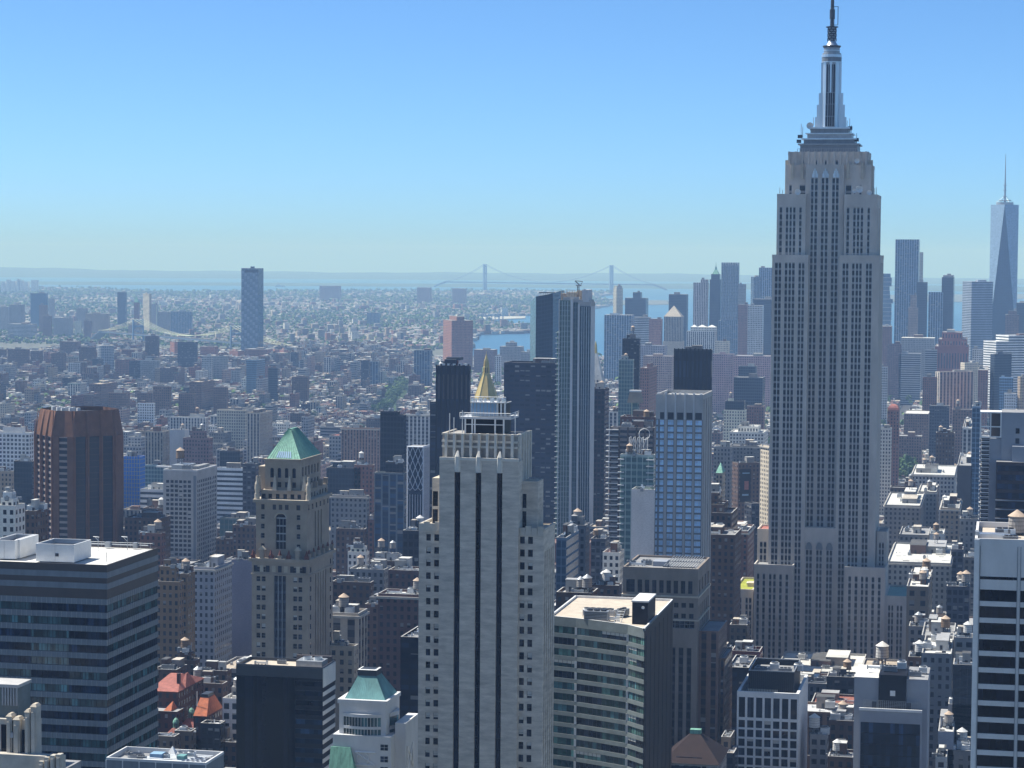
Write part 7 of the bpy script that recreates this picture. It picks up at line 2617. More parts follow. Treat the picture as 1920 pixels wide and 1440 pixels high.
tb('apartment_block', 'white stepped apartment block left of the tallest skyscraper', H, 1368, 1432, 1440, 811, 2300, 'white', tint=1.0, roof='w', tiers=((.2, .8, .3, .9, 799, None, 'w'),))
tb('office_block', 'dark blue office left of the tallest skyscraper above the white stepped block', B, 1385, 1417, None, 687, 3300, 'darkglass', tint=1.6)
tb('office_block', 'long dark low office beneath the dark blue office', B, 1376, 1430, None, 708, 3000, 'darkglass', tint=1.5)
tb('loft_building', 'lilac brick block left of the dark blue office', B, 1336, 1374, None, 664, 3700, 'pink', tint=.8, hue=(1, .95, 1.15))
tb('loft_building', 'pale lilac loft block touching the tallest skyscraper above the dark office', B, 1376, 1444, None, 668, 3800, 'pink', tint=.9, hue=(1, .95, 1.15))
tb('office_block', 'tan-topped building at the base of the twin-domed block', B, 1340, 1366, None, 640, 4300, 'cream', tint=1.0)
tb('loft_building', 'brown brick tower behind the cream penthouse block', B, 1400, 1432, None, 762, 2800, 'rust', tint=.7)
# --- downtown cluster behind the tallest skyscraper
tb('office_tower', 'pink striped office tower left of the spired dark tower', T, 1300, 1326, 1329, 530, 5600, 'whitepiers', tint=.8, hue=(1.15, .92, .9), tiers=((.5, 1, .2, .8, 524, None, 'g'),))
tb('office_tower', 'grey tower with pitched top right of the wavy silver tower', T, 1384, 1398, None, 533, 5500, 'grey', tint=.9)
tb('office_tower', 'blue-grey tower with pale left edge beside the tallest skyscraper', T, 1408, 1413, 1427, 519, 5600, 'bluepiers', phi=40, tint=.8)
tb('office_tower', 'ribbed pale tower peeking out left of the tallest skyscraper', T, 1423, 1449, None, 502, 5700, 'bluepiers', tint=1.1)
tb('office_block', 'grey tower with white dotted window grid, left of the tallest skyscraper', B, 1402, 1430, None, 573, 4700, 'greygrid', tint=1.0)
tb('office_tower', 'plain dark blue slab just left of the tallest skyscraper', T, 1412, 1449, None, 561, 4900, 'darkglass', tint=1.5)
tb('office_block', 'pink-brown brick block under the wavy silver tower', B, 1384, 1404, None, 571, 4950, 'rust', tint=1.2)
tb('office_tower', 'tall blue tower with vertical piers right of the tallest skyscraper', T, 1679, 1723, 1725, 449, 5300, 'bluepiers', tint=.9, depth=30, bulk=0)
tb('office_tower', 'pale slim tower half hidden by the tall blue pier tower', T, 1716, 1731, None, 473, 5700, 'cream', tint=.9, bulk=0)
tb('office_tower', 'dark blue tower with a red crane right of the tall blue tower', T, 1719, 1739, None, 529, 5200, 'darkglass', tint=1.6)
tb('office_tower', 'tan stepped brick tower at the foot of the tall blue tower', T, 1703, 1721, None, 577, 5000, 'tan', tint=.9, hue=(1, .95, 1.05), tiers=((.2, .85, .2, .8, 553, None, 'g'),))
tb('office_tower', 'shorter blue tower with pale piers left of the dark pair', T, 1741, 1768, None, 548, 5300, 'bluepiers', tint=1.0, bulk=0)
tb('office_tower', 'dark slim tower with lit crown right of the shorter pier tower', T, 1766, 1788, 1790, 520, 5500, 'darkglass', tint=1.3, tiers=((.1, .95, .1, .9, 516, 'grey', 'g'),))
tb('office_tower', 'broad dark blue office tower with pale banded left side', T, 1805, 1822, 1862, 528, 5400, 'bands', phi=66, tint=.8, hue=(.8, .95, 1.2), depth=60)
tb('office_block', 'small deco block in front of the tapered glass tower', B, 1885, 1911, None, 590, 5000, 'brown', tint=1.4, hue=(.9, 1, 1.2), tiers=((.2, .85, .2, .8, 583, None, 'g'),))
tb('office_tower', 'blue slab at the right edge behind the tapered glass tower', T, 1906, 1935, None, 568, 5600, 'darkglass', tint=1.6)
tb('office_block', 'red-brown stepped brick block right of the tallest skyscraper', B, 1753, 1815, 1823, 650, 4300, 'rust', tint=.85, hue=(1.1, .8, .8), tiers=((.1, .95, .1, .9, 636, None, 'g'), (.2, .8, .2, .8, 623, None, 'g')), fl=60, bay=5)
tb('office_block', 'white stepped office ziggurat with bands at the right edge', B, 1844, 1868, 1945, 640, 3900, 'whitebands', phi=58, tint=1.1, roof='w', tiers=((.0, 1, .3, 1, 628, None, 'w'),))
tb('office_block', 'dark glass office with pale edge at the right, below the white ziggurat', B, 1857, 1865, 1897, 664, 3500, 'darkglass', phi=50, tint=1.3)
tb('apartment_block', 'brown block directly right of the tallest skyscraper', H, 1650, 1671, 1673, 612, 4700, 'rust', tint=.75)
tb('apartment_block', 'dark lilac block right of the brown block by the tallest skyscraper', H, 1664, 1690, None, 645, 4200, 'brown', tint=1.2, hue=(1, 1, 1.2))
tb('office_block', 'grey block with white roof line behind the red-brown brick block', B, 1690, 1752, None, 634, 4600, 'grey', tint=.95, roof='w')
tb('office_block', 'low wide grey block left of the red-brown brick block', B, 1686, 1726, None, 663, 4200, 'bands', tint=.9)
tb('office_block', 'blue-grey block with pale bands beside the red-brown brick block', B, 1735, 1757, None, 656, 4250, 'bands', tint=.9)
tb('loft_building', 'wide beige loft block with regular windows below the red-brown block', B, 1754, 1762, 1826, 697, 3500, 'piers', phi=55, tint=1.15, bay=6, fl=4.5, roof='w')
tb('loft_building', 'small cream block with a sunlit left face above the beige loft', B, 1801, 1809, 1836, 680, 3700, 'cream', phi=55, tint=1.0)
tb('loft_building', 'grey grid block left of the white ziggurat', B, 1823, 1848, None, 655, 4000, 'greygrid', tint=1.0)
tb('loft_building', 'slim red-brown block right of the beige loft', B, 1834, 1852, 1855, 694, 3400, 'rust', tint=.9)
tb('apartment_block', 'pale grey block right of the tallest skyscraper at its shoulder', H, 1648, 1664, None, 688, 3600, 'greygrid', tint=.9)
tb('loft_building', 'brown loft above the white-roofed hall', B, 1730, 1757, None, 708, 3400, 'rust', tint=.7)
tb('apartment_tower', 'tan apartment tower with sunlit edge at the right frame edge', T, 1908, 1913, 1935, 706, 2900, 'tan', phi=50, tint=1.0)
tb('loft_building', 'white arched loft at the right edge under the dark glass office', B, 1883, 1905, None, 738, 2900, 'white', tint=1.0, roof='w')
tb('office_block', 'pale blue glass block below the dark glass office at right', B, 1874, 1900, None, 708, 3300, 'blueglass', tint=2.4)
tb('loft_building', 'wide grey hall with white sunlit roof right of the tallest skyscraper', B, 1695, 1741, 1744, 776, 3100, 'brown', tint=1.1, roof='w', bulk=0, tanks=0, hv=0)
tb('loft_building', 'dark hall right of the white-roofed hall', B, 1743, 1780, None, 761, 2900, 'dark', tint=1.6)
tb('loft_building', 'long dark block with pale roof beneath the dark hall at right', B, 1786, 1822, None, 768, 2750, 'brown', tint=1.2)
tb('apartment_tower', 'pale blue chequered glass tower left of the balcony tower', T, 1823, 1838, None, 762, 1800, 'blueglass', tint=2.0, depth=20)
tb('loft_building', 'rust brick house with red dome roof right of the tallest skyscraper', B, 1664, 1686, None, 769, 2550, 'rust', tint=.8, bulk=0, tanks=0)
tb('apartment_block', 'white block with dark windows right of the tallest skyscraper', H, 1644, 1671, None, 803, 2300, 'white', tint=.85)
tb('loft_building', 'brown hall with parapet above the clump of park trees', B, 1676, 1728, None, 818, 2850, 'brown', tint=1.3)
tb('apartment_block', 'dark apartment tower with water tank left of the pale chequered tower', H, 1755, 1790, None, 812, 2150, 'brown', tint=.8, tanks=1)
tb('apartment_block', 'white block with blue glass side left of the balcony tower', H, 1805, 1822, 1826, 803, 2150, 'whitepiers', tint=.9)
tb('loft_building', 'white loft with rows of dark windows below the park trees', B, 1709, 1790, 1794, 891, 1950, 'white', tint=.8, roof='w', tanks=2, cornice=True)
tb('apartment_tower', 'dark brick tower with blank wall right of the white loft', T, 1795, 1823, 1827, 873, 1800, 'blank', tint=.17, hue=(1.05, .95, .95), tanks=1)
tb('loft_building', 'grey loft with tall arches left of the white loft', B, 1658, 1725, 1733, 948, 1700, 'grey', tint=.85, roof='w', cornice=True)
tb('loft_building', 'brown block with tower-like centre behind the grey arched loft', B, 1669, 1718, None, 915, 1850, 'brown', tint=1.2, tanks=1, tiers=((.55, .95, .2, .9, 903, None, 'g'),))
tb('loft_building', 'ornate grey loft with arched attic right of the brown block', B, 1722, 1756, 1760, 922, 1800, 'grey', tint=.9, roof='w', cornice=True)
tb('loft_building', 'tall narrow tan loft with pediment', B, 1763, 1799, 1802, 953, 1640, 'tan', tint=.9, cornice=True, roof='g')
tb('loft_building', 'grey loft behind the right banded tower with a tank', B, 1800, 1835, None, 973, 1500, 'grey', tint=.75, tanks=1)
tb('loft_building', 'grey loft with pale blank end wall and cluttered roof', B, 1686, 1741, 1745, 1003, 1560, 'grey', tint=.7, hv=5)
tb('apartment_block', 'plain white block with three windows beside the cluttered grey loft', H, 1743, 1770, 1772, 1001, 1550, 'white', tint=.95, roof='w', bay=8, bulk=0, tanks=1)
tb('loft_building', 'long grey-green loft with round-topped windows right of the tallest skyscraper', B, 1664, 1782, 1788, 1056, 1400, 'grey', tint=.95, hue=(.95, 1, 1.02), roof='w', cornice=True, hv=5, tanks=1)
tb('loft_building', 'small dormered house right of the long grey-green loft', B, 1783, 1806, None, 1030, 1440, 'dark', tint=2.2, roof='t')
tb('loft_building', 'dark grey gabled loft by the banded tower', B, 1807, 1830, None, 1045, 1380, 'grey', tint=.5)
tb('loft_building', 'tan square-windowed loft with three water tanks on its roof', B, 1700, 1741, 1748, 1100, 1130, 'tan', tint=.65, tanks=3, roof='w', bay=5, fl=4.6)
tb('loft_building', 'dark glass-fronted loft right of the three-tank loft', B, 1775, 1818, None, 1100, 1120, 'dark', tint=2.0, tanks=2)
tb('loft_building', 'low loft with white roof below the three-tank loft', B, 1704, 1745, None, 1175, 1050, 'grey', tint=.8, roof='w', hv=3)
tb('loft_building', 'columned grey loft with flat roof and two tanks', B, 1728, 1789, 1792, 1193, 1000, 'grey', tint=.75, roof='g', tanks=1, hv=3)
tb('loft_building', 'grey-blue loft with arched windows and tank beside the banded tower', B, 1790, 1826, None, 1196, 980, 'greygrid', tint=.6, tanks=1)
tb('loft_building', 'low white-parapet building beneath the columned grey loft', B, 1728, 1784, 1788, 1226, 950, 'grey', tint=.8, roof='w', hv=4)
tb('loft_building', 'small brick roof cluster right of the tallest skyscraper base', B, 1703, 1727, None, 1232, 960, 'brown', tint=1.0, roof='w', tanks=1)
tb('loft_building', 'long low building with bright white roof before the tallest skyscraper', B, 1453, 1612, None, 1262, 1180, 'white', tint=.6, roof='w', depth=58, bulk=2, hv=6, tanks=0)
tb('loft_building', 'tan-roofed low building with white cone tank right of the long white roof', B, 1613, 1683, None, 1262, 1170, 'grey', tint=.9, roof='t', depth=40, bulk=0, tanks=0, hv=2)
tb('loft_building', 'dark blue-grey loft behind the white grid office roof', B, 1494, 1550, None, 1282, 1080, 'grey', tint=.6, hv=3, roof='d')
tb('loft_building', 'black stepped loft with a dark shed roof between the white grid and slate blocks', B, 1550, 1602, None, 1270, 1060, 'dark', tint=1.0, hv=2, tanks=1)
tb('loft_building', 'dark brick loft left of the slate grey windowless block', B, 1554, 1602, None, 1352, 900, 'brown', tint=.9, roof='g', hv=5, tanks=1)
tb('apartment_block', 'small pale grid-window building right of the white grid office', H, 1519, 1551, 1554, 1378, 890, 'greygrid', tint=.7, roof='w', hv=2, tanks=1)
tb('loft_building', 'low roof with water tank at the bottom edge left of the slate block', B, 1552, 1600, None, 1420, 870, 'brown', tint=.8, roof='g', tanks=1, hv=3)
tb('office_block', 'narrow dark glass block right of the slate grey block', B, 1742, 1762, None, 1302, 960, 'darkglass', tint=.9)
tb('loft_building', 'red brick loft with cone tanks right of the slate grey block', B, 1741, 1790, None, 1264, 1010, 'rust', tint=.6, roof='w', tanks=2)
tb('office_block', 'dark glass piered block beside the banded tower', B, 1787, 1828, None, 1247, 900, 'darkglass', tint=.9, hv=2)
tb('office_block', 'pale blue-grey blank block with bright roof at lower right', B, 1759, 1788, 1791, 1372, 880, 'blank', tint=.6, hue=(.9, 1, 1.2), roof='w', hv=3)
tb('loft_building', 'grey blank-walled block left of the dark piered block', B, 1778, 1826, None, 1322, 900, 'blank', tint=.45, roof='w', hv=3, tanks=1)
tb('loft_building', 'white box building at the bottom edge right of the slate block', B, 1754, 1775, None, 1420, 860, 'white', tint=1.0, roof='w', hv=1)
tb('loft_building', 'cluttered low roof at the bottom right corner by the banded tower', B, 1776, 1828, None, 1408, 880, 'grey', tint=.7, roof='w', hv=5, tanks=1)
# --- gap between the stone office and the white grid office
tb('office_tower', 'navy glass slab left of the white grid office', T, 1364, 1404, None, 1252, 930, 'navyslab', tint=.7, bulk=0, tanks=0, hv=2, depth=30)
tb('loft_building', 'red-fronted block with white roof ducts behind the navy slab', B, 1371, 1424, None, 1222, 1000, 'rust', tint=.7, hue=(1.1, .7, .7), roof='d', bulk=2, hv=4, tanks=0)
tb('loft_building', 'olive penthouse block below the green-roofed annex', B, 1368, 1401, None, 1172, 1150, 'tan', tint=.45, roof='w')
tb('loft_building', 'low pale building with brown water tank beside the stone office', B, 1333, 1368, None, 1222, 1030, 'cream', tint=.6, roof='w', tanks=1)
tb('loft_building', 'brick building with white gable roof beside the stone office', B, 1331, 1368, None, 1262, 960, 'rust', tint=.7, roof='w', tanks=0)
tb('loft_building', 'grey box building with bright flat roof beside the stone office', B, 1331, 1362, None, 1318, 900, 'grey', tint=.9, roof='w', bulk=1, hv=1, tanks=0)
tb('loft_building', 'small tan cube house between stone office and white grid', B, 1352, 1370, None, 1382, 860, 'tan', tint=.6, roof='w', bulk=0, hv=0, tanks=0)
tb('loft_building', 'low dark building with cream flat roof at the bottom right of centre', B, 1332, 1376, None, 1412, 850, 'dark', tint=1.0, roof='t', bulk=0, hv=1, tanks=0)
# ---------------------------------------------------------------- towers, bridges and roofs with a shape of their own
def special(name, label, cat, px, py, D, group=None):
 c = at(px, py, D)
 g = ground_z(c.x, D) - 1
 return thing(name, label, cat, (c.x, D, g), 0, group), c, g
def k_(D):
 return D / FPX
def chevron_tower():
 D = 5200
 C = at(484, 503, D)
 g = ground_z(C.x, D)
 x0 = at(452.5, 502, D).x - C.x
 t = 16.0
 r = ray(494, 503)
 t = C.x * r.y / r.x - D
 R = thing('glass_tower', 'tall isolated chevron-patterned glass tower rising above the river bridges', 'tower', (C.x, D, g))
 h = C.z - g
 w = MB()
 nf = 72
 n = 6
 for k in range(nf):
  z0, z1 = h * k / nf, h * (k + 1) / nf
  for i in range(n):
   ua, ub = x0 + -x0 * i / n, x0 + -x0 * (i + 1) / n
   s = (i + k // 2) % 3
   gl = ((.13, .19, .27), (.24, .31, .38), (.09, .14, .20))[s]
   w.wall((ua, 0), (ub, 0), z0, z1, FAC, ((.2, .26, .32), (.14, .2, .26), gl, (.9, .8, .1)), 3, 1)
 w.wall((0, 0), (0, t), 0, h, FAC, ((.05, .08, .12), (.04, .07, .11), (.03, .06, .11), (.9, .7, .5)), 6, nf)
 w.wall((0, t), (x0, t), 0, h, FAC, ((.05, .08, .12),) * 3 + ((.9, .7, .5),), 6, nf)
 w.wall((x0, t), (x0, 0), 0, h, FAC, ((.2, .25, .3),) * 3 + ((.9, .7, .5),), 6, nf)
 w.poly([(x0, 0, h), (0, 0, h), (0, t, h), (x0, t, h)], 'grey_roof')
 w.build('glass_walls', R)
 c = MB()
 c.box(x0 * .78, -.2, -.6, -.05, h - 10, h - 3, 'navy_glass', bottom=True)
 c.box(x0 * .55, x0 * .4, t * .3, t * .6, h, h + 4, 'dark_metal')
 c.build('roof_notch', R)
 take((C.x, D), -x0, t, 0)
chevron_tower()
def round_tower():
 D = 4500
 R, c, g = special('apartment_tower', 'round white-banded apartment tower beneath the suspension bridge cables', 'tower', 198.5, 647, D)
 k = k_(D)
 h = c.z - g
 w = MB()
 r = 16.5 * k
 n = 14
 for i in range(n):
  a, b = 2 * math.pi * i / n, 2 * math.pi * (i + 1) / n
  w.wall((r * math.cos(a), r * math.sin(a)), (r * math.cos(b), r * math.sin(b)), 0, h, FAC, ((.58, .6, .62), (.4, .42, .45), (.05, .08, .12), (.85, .55, i / n)), 2, 22)
 w.poly([(r * math.cos(2 * math.pi * i / n), r * math.sin(2 * math.pi * i / n), h) for i in range(n)], 'white_roof')
 w.build('walls', R)
 b = MB()
 b.ring(0, 0, r * .5, h, r * .5, h + 4, 'grey_metal', 10, top=True)
 b.build('bulkhead', R)
round_tower()
def cap_tower(name, label, x0, x1, ybase, yapex, D, style, capmat, ytop_wall=None, zb=None):
 cx = (x0 + x1) / 2
 R, c, g = special(name, label, 'tower', cx, ybase, D)
 k = k_(D)
 h = (x1 - x0) / 2 * k
 zt = c.z - g
 za = at(cx, yapex, D).z - g
 w = MB()
 w.fbox(-h, h, -h, h, 0, zt, ST[style], 0)
 w.build('walls', R)
 p = MB()
 p.box(-h - .5, h + .5, -h - .5, h + .5, zt + .01, zt + 1, capmat, bottom=True)
 p.loft(rect(-h, h, -h, h), zt + 1, rect(-.15, .15, -.15, .15), za, capmat, top=True)
 p.build('roof', R)
 return R, h, zt, za
cap_tower('brick_tower', 'slim far brick tower with green copper cap left of the striped yellow tower', 252, 261, 567, 555, 7200, 'rust', 'copper_green')
R_, h_, zt_, za_ = cap_tower('courthouse_tower', 'tan courthouse tower with pyramid top left of the twin-domed block', 1247, 1280, 594, 573, 4900, 'piers', 'tan_roof')
_w = MB()
_w.box(-h_ - 1.6, h_ + 1.6, -h_ - 1.6, h_ + 1.6, 0, zt_ * .62, 'buff_stone')
_w.build('lower_walls', R_)
_p = [o for o in COL.objects if o.get('label', '').startswith('slim tan tower with green pyramid')]
for o in _p:
 b = [v.co for v in o.data.vertices]
 x0, x1, y1, z = min(v.x for v in b), max(v.x for v in b), max(v.y for v in b), max(v.z for v in b)
 m = MB()
 m.loft(rect(x0, x1, 0, y1), z + .02, rect((x0 + x1) / 2 - .1, (x0 + x1) / 2 + .1, y1 / 2 - .1, y1 / 2 + .1), z + 7, 'copper_green', top=True)
 m.build('roof', o)
def twin_dome_block():
 D = 4700
 R, c, g = special('municipal_building', 'white municipal block with two pale domed turrets below the pink striped tower', 'building', 1340, 622, D)
 k = k_(D)
 h = c.z - g
 w = MB()
 w.fbox(-53 * k, 0, 0, 40, 0, h, ST['whitepiers'], .8)
 w.build('walls', R)
 for px, s in ((1315, 8.5), (1333, 8.5), (1300, 6)):
  x = at(px, 622, D).x - c.x
  t = MB()
  t.fbox(x - s * k, x + s * k, 6, 6 + 2 * s * k, h, h + 8 * k, ST['white'], .3)
  t.loft(rect(x - s * k, x + s * k, 6, 6 + 2 * s * k), h + 8 * k + .3, rect(x - .3, x + .3, 6 + s * k - .3, 6 + s * k + .3), h + 12.5 * k, 'white_paint', top=True)
  t.build('turret', R)
twin_dome_block()
def spired_tower():
 D = 5700
 R, c, g = special('spired_tower', 'dark blue tower with pointed green spire left of the wavy silver tower', 'tower', 1341, 524, D)
 k = k_(D)
 h = c.z - g
 w = MB()
 st = ST['darkglass'].tint(1.3)
 w.fbox(-10.5 * k, 10.5 * k, 0, 20 * k, 0, h, st, 0)
 z1 = at(1341, 514, D).z - g
 w.fbox(-8 * k, 8 * k, 2 * k, 18 * k, h, z1, st, 0)
 w.build('walls', R)
 s = MB()
 z2, z3, z4 = (at(1341, y, D).z - g for y in (506, 500, 491))
 s.loft(rect(-6.5 * k, 6.5 * k, 3 * k, 17 * k), z1, rect(-2.2 * k, 2.2 * k, 8 * k, 12 * k), z2, 'copper_green')
 s.loft(rect(-2.2 * k, 2.2 * k, 8 * k, 12 * k), z2, rect(-1 * k, 1 * k, 9 * k, 11 * k), z3, 'copper_green')
 s.ring(0, 10 * k, .7 * k, z3, .1 * k, z4, 'copper_green', 6, top=True)
 s.build('spire', R)
spired_tower()
def wavy_tower():
 D = 5500
 R, c, g = special('apartment_tower', 'silver tower with rippling vertical folds left of the tallest skyscraper', 'tower', 1353, 492, D)
 k = k_(D)
 h = c.z - g
 w = MB()
 n = 14
 for i in range(n):
  ua, ub = 31 * k * i / n, 31 * k * (i + 1) / n
  ya, yb = (1.6 if i % 2 else -1.6), (-1.6 if i % 2 else 1.6)
  for q in range(6):
   sh = 1.4 * math.sin(q * 1.9)
   z0, z1 = h * q / 6, h * (q + 1) / 6
   sh2 = 1.4 * math.sin((q + 1) * 1.9)
   w.poly([(ua, ya + sh, z0), (ub, yb + sh, z0), (ub, yb + sh2, z1), (ua, ya + sh2, z1)], FAC, [(0, 0), (1, 0), (1, 12), (0, 12)], ((.34, .40, .46), (.3, .36, .42), (.10, .15, .2), (.6, .5, i * .07)))
 w.box(0, 31 * k, 4, 30, 0, h - .1, 'spandrel_grey')
 w.build('walls', R)
 b = MB()
 b.fbox(-4 * k, 36 * k, -3, 33, 0, h * .45, ST['bluepiers'], 0)
 b.build('lower_walls', R)
wavy_tower()
def stacked_tower():
 D = 4900
 R, c, g = special('apartment_tower', 'stacked glass tower of shifted balconied floors at the right flank of the tallest skyscraper', 'tower', 1661, 513, D)
 k = k_(D)
 h = c.z - g
 r = random.Random(5)
 w = MB()
 n = 26
 sl = MB()
 for i in range(n):
  z0, z1 = h * i / n, h * (i + 1) / n
  q = 10 if i < n * .75 else 9
  a = -q * k + r.uniform(-1, 1) * (.6 if i < n * .7 else 3.0)
  b = q * k + r.uniform(-1, 1) * (.6 if i < n * .7 else 3.5)
  w.box(a, b, 0, 24, z0 + .4, z1, FAC, ((.2, .28, .36), (.2, .28, .36), (.08, .14, .22), (0, 0, 0)), bottom=True)
  sl.box(a - 1.2, b + 1.2, -1.2, 25, z0, z0 + .9, 'pale_concrete', bottom=True)
 w.build('walls', R)
 sl.build('floor_slabs', R)
stacked_tower()
def tapered_tower():
 D = 5900
 R, c, g = special('glass_tower', 'tapered crystal glass skyscraper with needle antenna at the right edge', 'skyscraper', 1884, 384, D)
 k = k_(D)
 zt = c.z - g
 zb = 62.0
 h = 25.0 * k
 w = MB()
 base = [(-h, -h), (h, -h), (h, h), (-h, h)]
 top = [(0, -h), (h, 0), (0, h), (-h, 0)]
 top = [(x, y) for x, y in top]
 cols = (((.045, .09, .16), .08), ((.16, .24, .34), .3))
 nf = round((zt - zb) / 4)
 for i in range(4):
  j = (i + 1) % 4
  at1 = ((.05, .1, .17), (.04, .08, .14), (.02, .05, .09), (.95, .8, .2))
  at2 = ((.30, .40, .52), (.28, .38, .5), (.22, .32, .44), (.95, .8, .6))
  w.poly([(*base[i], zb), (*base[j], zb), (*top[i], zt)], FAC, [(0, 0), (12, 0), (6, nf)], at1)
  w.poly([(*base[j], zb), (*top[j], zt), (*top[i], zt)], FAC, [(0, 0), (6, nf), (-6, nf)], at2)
 w.poly([(*p, zt) for p in top], 'grey_roof')
 w.box(-h, h, -h, h, 0, zb, 'spandrel_grey')
 w.build('glass_walls', R)
 a = MB()
 a.ring(0, 0, h * .62, zt + .05, h * .62, zt + 6, 'grey_metal', 18, top=True)
 a.ring(0, 0, h * .42, zt + 9, h * .45, zt + 11, 'grey_metal', 18, top=True)
 z1 = at(1885.5, 289, D).z - g
 a.ring(0, 0, 2.6, zt + 6, 1.8, zt + (z1 - zt) * .45, 'grey_metal', 8)
 a.ring(0, 0, 1.7, zt + (z1 - zt) * .45, .5, z1, 'grey_metal', 8, top=True)
 for t in (.16, .28, .38):
  z = zt + (z1 - zt) * t
  a.ring(0, 0, 4.6, z, 4.6, z + 1.4, 'grey_metal', 8, top=True)
 for q in range(6):
  t = q * math.pi / 3
  a.bar((h * .6 * math.cos(t), h * .6 * math.sin(t), zt + 6), (0, 0, zt + 22), .35, 'grey_metal', 4)
 a.build('antenna', R)
tapered_tower()
def tan_cap_tower():
 D = 1650
 R, c, g = special('apartment_tower', 'slender teal shaft under a tan mansard cap behind the concrete frame', 'tower', 1190.5, 755, D)
 k = k_(D)
 h = c.z - g
 w = MB()
 w.fbox(-5.5 * k, 6 * k, 0, 12 * k, 0, h, ST['tealglass'].tint(.8), 0)
 w.box(-6.5 * k, -5.6 * k, -.4, 1, 0, h, 'cable_pale')
 w.fbox(-15 * k, -5.55 * k, 2, 15 * k, 0, at(1180, 790, D).z - g, ST['rust'].tint(.5), .6)
 w.fbox(6.05 * k, 18 * k, 2, 15 * k, 0, at(1204, 785, D).z - g, ST['rust'].tint(.5), .6)
 w.build('walls', R)
 p = MB()
 z1 = at(1190, 735, D).z - g
 p.loft(rect(-14.5 * k, 14.5 * k, -3 * k, 14 * k), h, rect(-10.5 * k, 10.5 * k, 0, 11 * k), z1, 'tan_stone')
 p.box(-11 * k, 11 * k, -.5 * k, 11.5 * k, z1, z1 + 1.2, 'white_paint', bottom=True)
 p.poly([(x, y, h) for x, y in reversed(rect(-14.5 * k, 14.5 * k, -3 * k, 14 * k))], 'tan_stone')
 p.build('roof', R)
tan_cap_tower()
def clock_pyramid():
 D = 2050
 R, c, g = special('clock_tower', 'white stone campanile with pyramid roof half hidden by the slender green-glass tower', 'tower', 1113, 722, D)
 k = k_(D)
 h = c.z - g
 w = MB()
 w.fbox(-20 * k, 20 * k, 0, 40 * k, 0, h - 6, ST['cream'], .6)
 w.box(-21.5 * k, 21.5 * k, -1.5 * k, 41.5 * k, h - 6, h - 3, 'buff_stone', bottom=True)
 w.build('walls', R)
 p = MB()
 za = at(1113, 640, D).z - g
 p.loft(rect(-19 * k, 19 * k, 1 * k, 39 * k), h - 3, rect(-3.5 * k, 3.5 * k, 16.5 * k, 23.5 * k), h + (za - h) * .72, 'white_roof')
 p.ring(0, 20 * k, 3.4 * k, h + (za - h) * .72, 2.4 * k, h + (za - h) * .9, 'gold_leaf', 8)
 p.ring(0, 20 * k, 2.4 * k, h + (za - h) * .9, .3 * k, za, 'gold_leaf', 8, top=True)
 for i in range(4):
  for t in (.28, .5, .72):
   a = h - 3 + (za - h) * (.14 + .1 * (i % 3))
   u = -16 * k + 32 * k * t
   p.box(u - .7, u + .7, 2.2 * k + 2 * i, 3.6 * k + 2.2 * i, a, a + 2, 'dark_metal')
 p.build('roof', R)
clock_pyramid()
